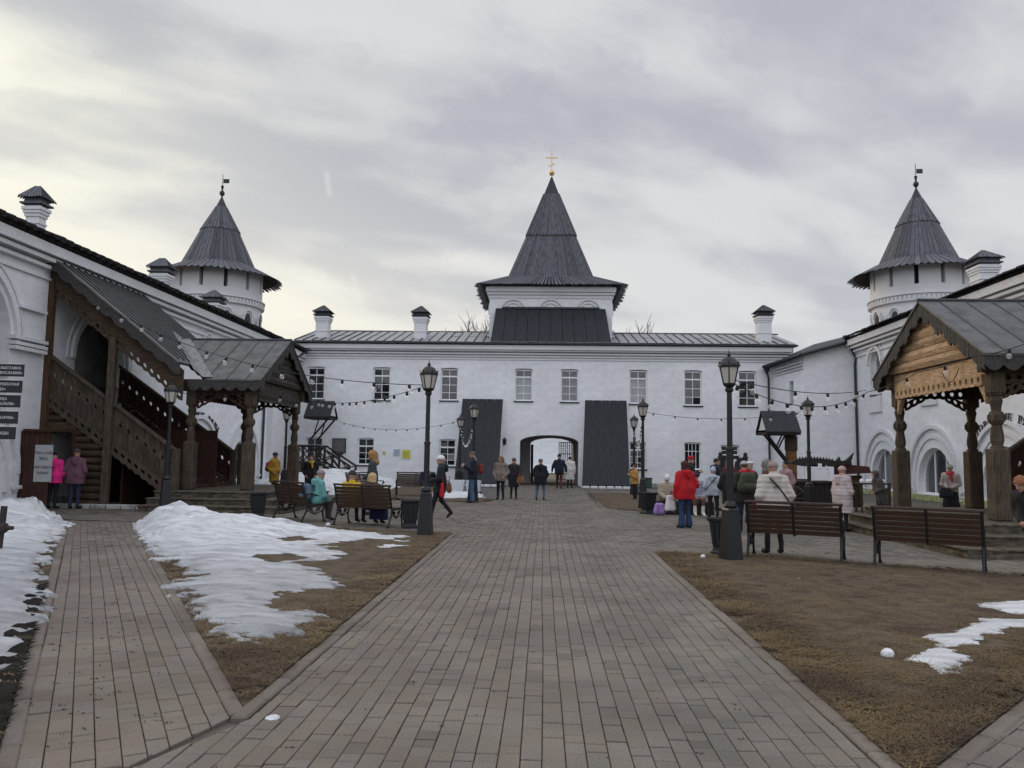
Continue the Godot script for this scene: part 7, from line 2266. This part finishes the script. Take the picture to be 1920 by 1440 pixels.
	person("fair-haired person with a dark red scarf behind the nearest lantern post", 5.98, -26.2, 0.4, {"h": 1.68, "coat": Color(0.10, 0.02, 0.022), "hem": 0.6, "hair": "bob", "hairc": Color(0.25, 0.15, 0.09), "scarf": Color(0.2, 0.015, 0.02), "arms": ["front", "phone"], "cell": 0.03})
	p = person("person in an olive-black coat carrying a big dark green backpack", 4.72, -19.18, PI + 0.1, {"h": 1.64, "coat": Color(0.022, 0.022, 0.018), "hem": 0.72, "hat": "cap", "hatc": Color(0.36, 0.34, 0.33), "scarf": Color(0.48, 0.015, 0.03), "hair": "short", "arms": ["pocket", "pocket"], "legs": Color(0.010, 0.014, 0.035), "fat": 1.1})
	on_back(p, "big dark green backpack worn among the crowd by the bench", Color(0.045, 0.05, 0.032), 1.12)
	person("person in black with a dark cap just west of the green backpack", 4.72, -20.6, PI - 0.5, {"h": 1.60, "coat": blk, "hem": 0.6, "hat": "cap", "hatc": blk, "arms": ["down", "pocket"], "legs": blk})
	person("person in a white beret-like hat and red scarf behind the green backpack", 5.55, -22.0, 0.5, {"h": 1.62, "coat": Color(0.05, 0.045, 0.042), "hem": 0.6, "hat": "beret", "hatc": Color(0.60, 0.58, 0.56), "scarf": Color(0.45, 0.015, 0.03), "arms": ["front", "front"]})
	p = person("small child in a dark red jacket between the green backpack and the cream coat", 5.2, -20.2, PI + 0.5, {"h": 1.16, "coat": Color(0.20, 0.010, 0.018), "hem": 0.7, "hood": true, "hat": "hood", "hatc": Color(0.22, 0.012, 0.02), "arms": ["down", "down"], "legs": Color(0.12, 0.07, 0.05)})
	person("person in a cream quilted jacket and knitted cap seen through and over the bench", 4.22, -15.0, PI + 0.12, {"h": 1.64, "coat": Color(0.50, 0.445, 0.41), "hem": 0.76, "puff": 1, "hood": true, "hat": "beanie", "hatc": Color(0.27, 0.22, 0.21), "arms": ["pocket", "pocket"], "legs": blk, "strap": 1.0, "fat": 1.16, "apart": 0.13, "cell": 0.022})
	person("person in a grey fur hood facing away beyond the cream jacket", 6.05, -22.2, -1.9, {"h": 1.67, "coat": Color(0.10, 0.055, 0.05), "hem": 0.55, "hat": "furhood", "hatc": Color(0.20, 0.19, 0.185), "arms": ["front", "front"]})
	person("dark-haired person in a dusty pink coat before the orange-brown post", 7.12, -24.0, -1.2, {"h": 1.66, "coat": Color(0.33, 0.20, 0.21), "hem": 0.55, "hair": "short", "hairc": Color(0.012, 0.010, 0.010), "arms": ["front", "pocket"], "strap": 1.0, "cell": 0.03})
	person("person in a pale pink quilted coat and pink cap looking at the stall", 7.25, -19.9, 2.0, {"h": 1.54, "coat": Color(0.50, 0.415, 0.41), "hem": 0.50, "puff": 1, "hood": true, "hat": "beanie", "hatc": Color(0.45, 0.33, 0.34), "scarf": Color(0.42, 0.02, 0.05), "arms": ["front", "front"], "legs": blk, "fat": 1.12})
	person("person in a grey-brown coat half hidden by the far east porch post", 10.0, -24.4, -1.4, {"h": 1.42, "coat": Color(0.075, 0.065, 0.06), "hem": 0.5, "hat": "hood", "hatc": Color(0.08, 0.07, 0.065), "arms": ["front", "front"], "lean": 0.25, "cell": 0.03})
	person("person in a beige jacket, grey-beige cap and red scarf between the east porch posts", 12.8, -25.9, -0.5, {"h": 1.62, "coat": Color(0.38, 0.33, 0.30), "hem": 0.80, "hat": "beanie", "hatc": Color(0.26, 0.24, 0.20), "scarf": Color(0.42, 0.02, 0.03), "arms": ["front", "front"], "skirt": blk, "skirt_hem": 0.3, "lean": 0.2, "nod": 0.3, "cell": 0.03})
	handbag("black bag held by the person in beige between the porch posts", Vector3(12.45, 0.6, -25.5), -0.5, blk, 0.36, 0.32)
	person("ginger-haired person in a black coat bending forward by the end of the bench", 7.3, -12.3, -1.2, {"h": 1.56, "coat": Color(0.013, 0.015, 0.016), "hem": 0.62, "hood": true, "hair": "bob", "hairc": Color(0.26, 0.11, 0.05), "arms": ["front", "front"], "legs": Color(0.010, 0.012, 0.014), "lean": 0.42, "nod": 0.3, "fat": 1.1})
	person("child in an orange-yellow waistcoat by the lamp near the eastern buttress", 3.68, -32.7, -1.3, {"h": 1.42, "coat": Color(0.42, 0.22, 0.06), "hem": 0.78, "hair": "short", "arms": ["up", "phone"], "legs": blk, "cell": 0.03})

func _ready() -> void:
	rng.seed = 20240331
	var cam := Camera3D.new()
	cam.name = "camera"
	cam.position = Vector3(0, 1.70, 0)
	cam.rotation_degrees = Vector3(5.147, 2.356, 0.831)
	cam.fov = 51.28; cam.near = 0.05; cam.far = 3000
	add_child(cam); cam.current = true
	var env := Environment.new()
	env.background_mode = Environment.BG_SKY
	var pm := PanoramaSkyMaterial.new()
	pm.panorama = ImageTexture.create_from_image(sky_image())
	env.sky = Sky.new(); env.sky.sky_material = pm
	env.background_energy_multiplier = 1.0
	env.tonemap_mode = Environment.TONE_MAPPER_LINEAR
	env.tonemap_exposure = 1.0
	env.sdfgi_enabled = true; env.ssao_enabled = true; env.ssil_enabled = true
	var we := WorldEnvironment.new()
	we.name = "world_environment"; we.environment = env; add_child(we)
	var sun := DirectionalLight3D.new()
	sun.name = "sun"
	sun.light_energy = 0.42; sun.light_color = Color(1.0, 0.89, 0.70); sun.light_angular_distance = 24.0; sun.shadow_enabled = true
	add_child(sun)
	var az := deg_to_rad(-41.0); var el := deg_to_rad(20.0)
	sun.look_at_from_position(Vector3(sin(az) * cos(el), sin(el), -cos(az) * cos(el)) * 50.0, Vector3.ZERO)
	textures(); materials()
	var t0 := Time.get_ticks_msec()
	ground_all()
	print("ground ", Time.get_ticks_msec() - t0)
	gatehouse(); gate_tower(); wing(-1); wing(1); link_block(); far_wall()
	round_tower(Vector3(-23.25, 0, -55), "round white tower with a conical plank roof behind the west wing", 1.0)
	round_tower(Vector3(24.6, 0, -53), "round white tower with a conical plank roof behind the east wing", 0.97)
	porch("west_covered_staircase", "dark weathered wooden porch with a long roofed stair climbing to the west wing", Vector3(-8.6, 0, -26.2), 0.0, 1.0, 6.5, false, true)
	porch("east_covered_staircase", "wooden porch with a warm orange board gable against the east wing", Vector3(8.78, 0, -18.75), PI, -1.0, 8.3, true, false)
	bare_tree(Vector3(-7.2, 0, -74), 14.0, 3, "bare tree behind the roof just west of the gate tower")
	bare_tree(Vector3(-9.8, 0, -78), 13.8, 4, "smaller bare tree behind the roof farther west of the gate tower")
	bare_tree(Vector3(7.2, 0, -72), 14.6, 5, "bare tree behind the roof just east of the gate tower")
	bare_tree(Vector3(16.0, 0, -84), 14.3, 6, "thin bare treetop showing over the roof toward the eastern chimney")
	bare_tree(Vector3(-2.6, 0, -64), 6.0, 7, "bare tree whose branches hang across the view through the gateway")
	print("built ", Time.get_ticks_msec() - t0)
	furniture()
	print("furniture ", Time.get_ticks_msec() - t0)
	crowd()
	print("crowd ", Time.get_ticks_msec() - t0)
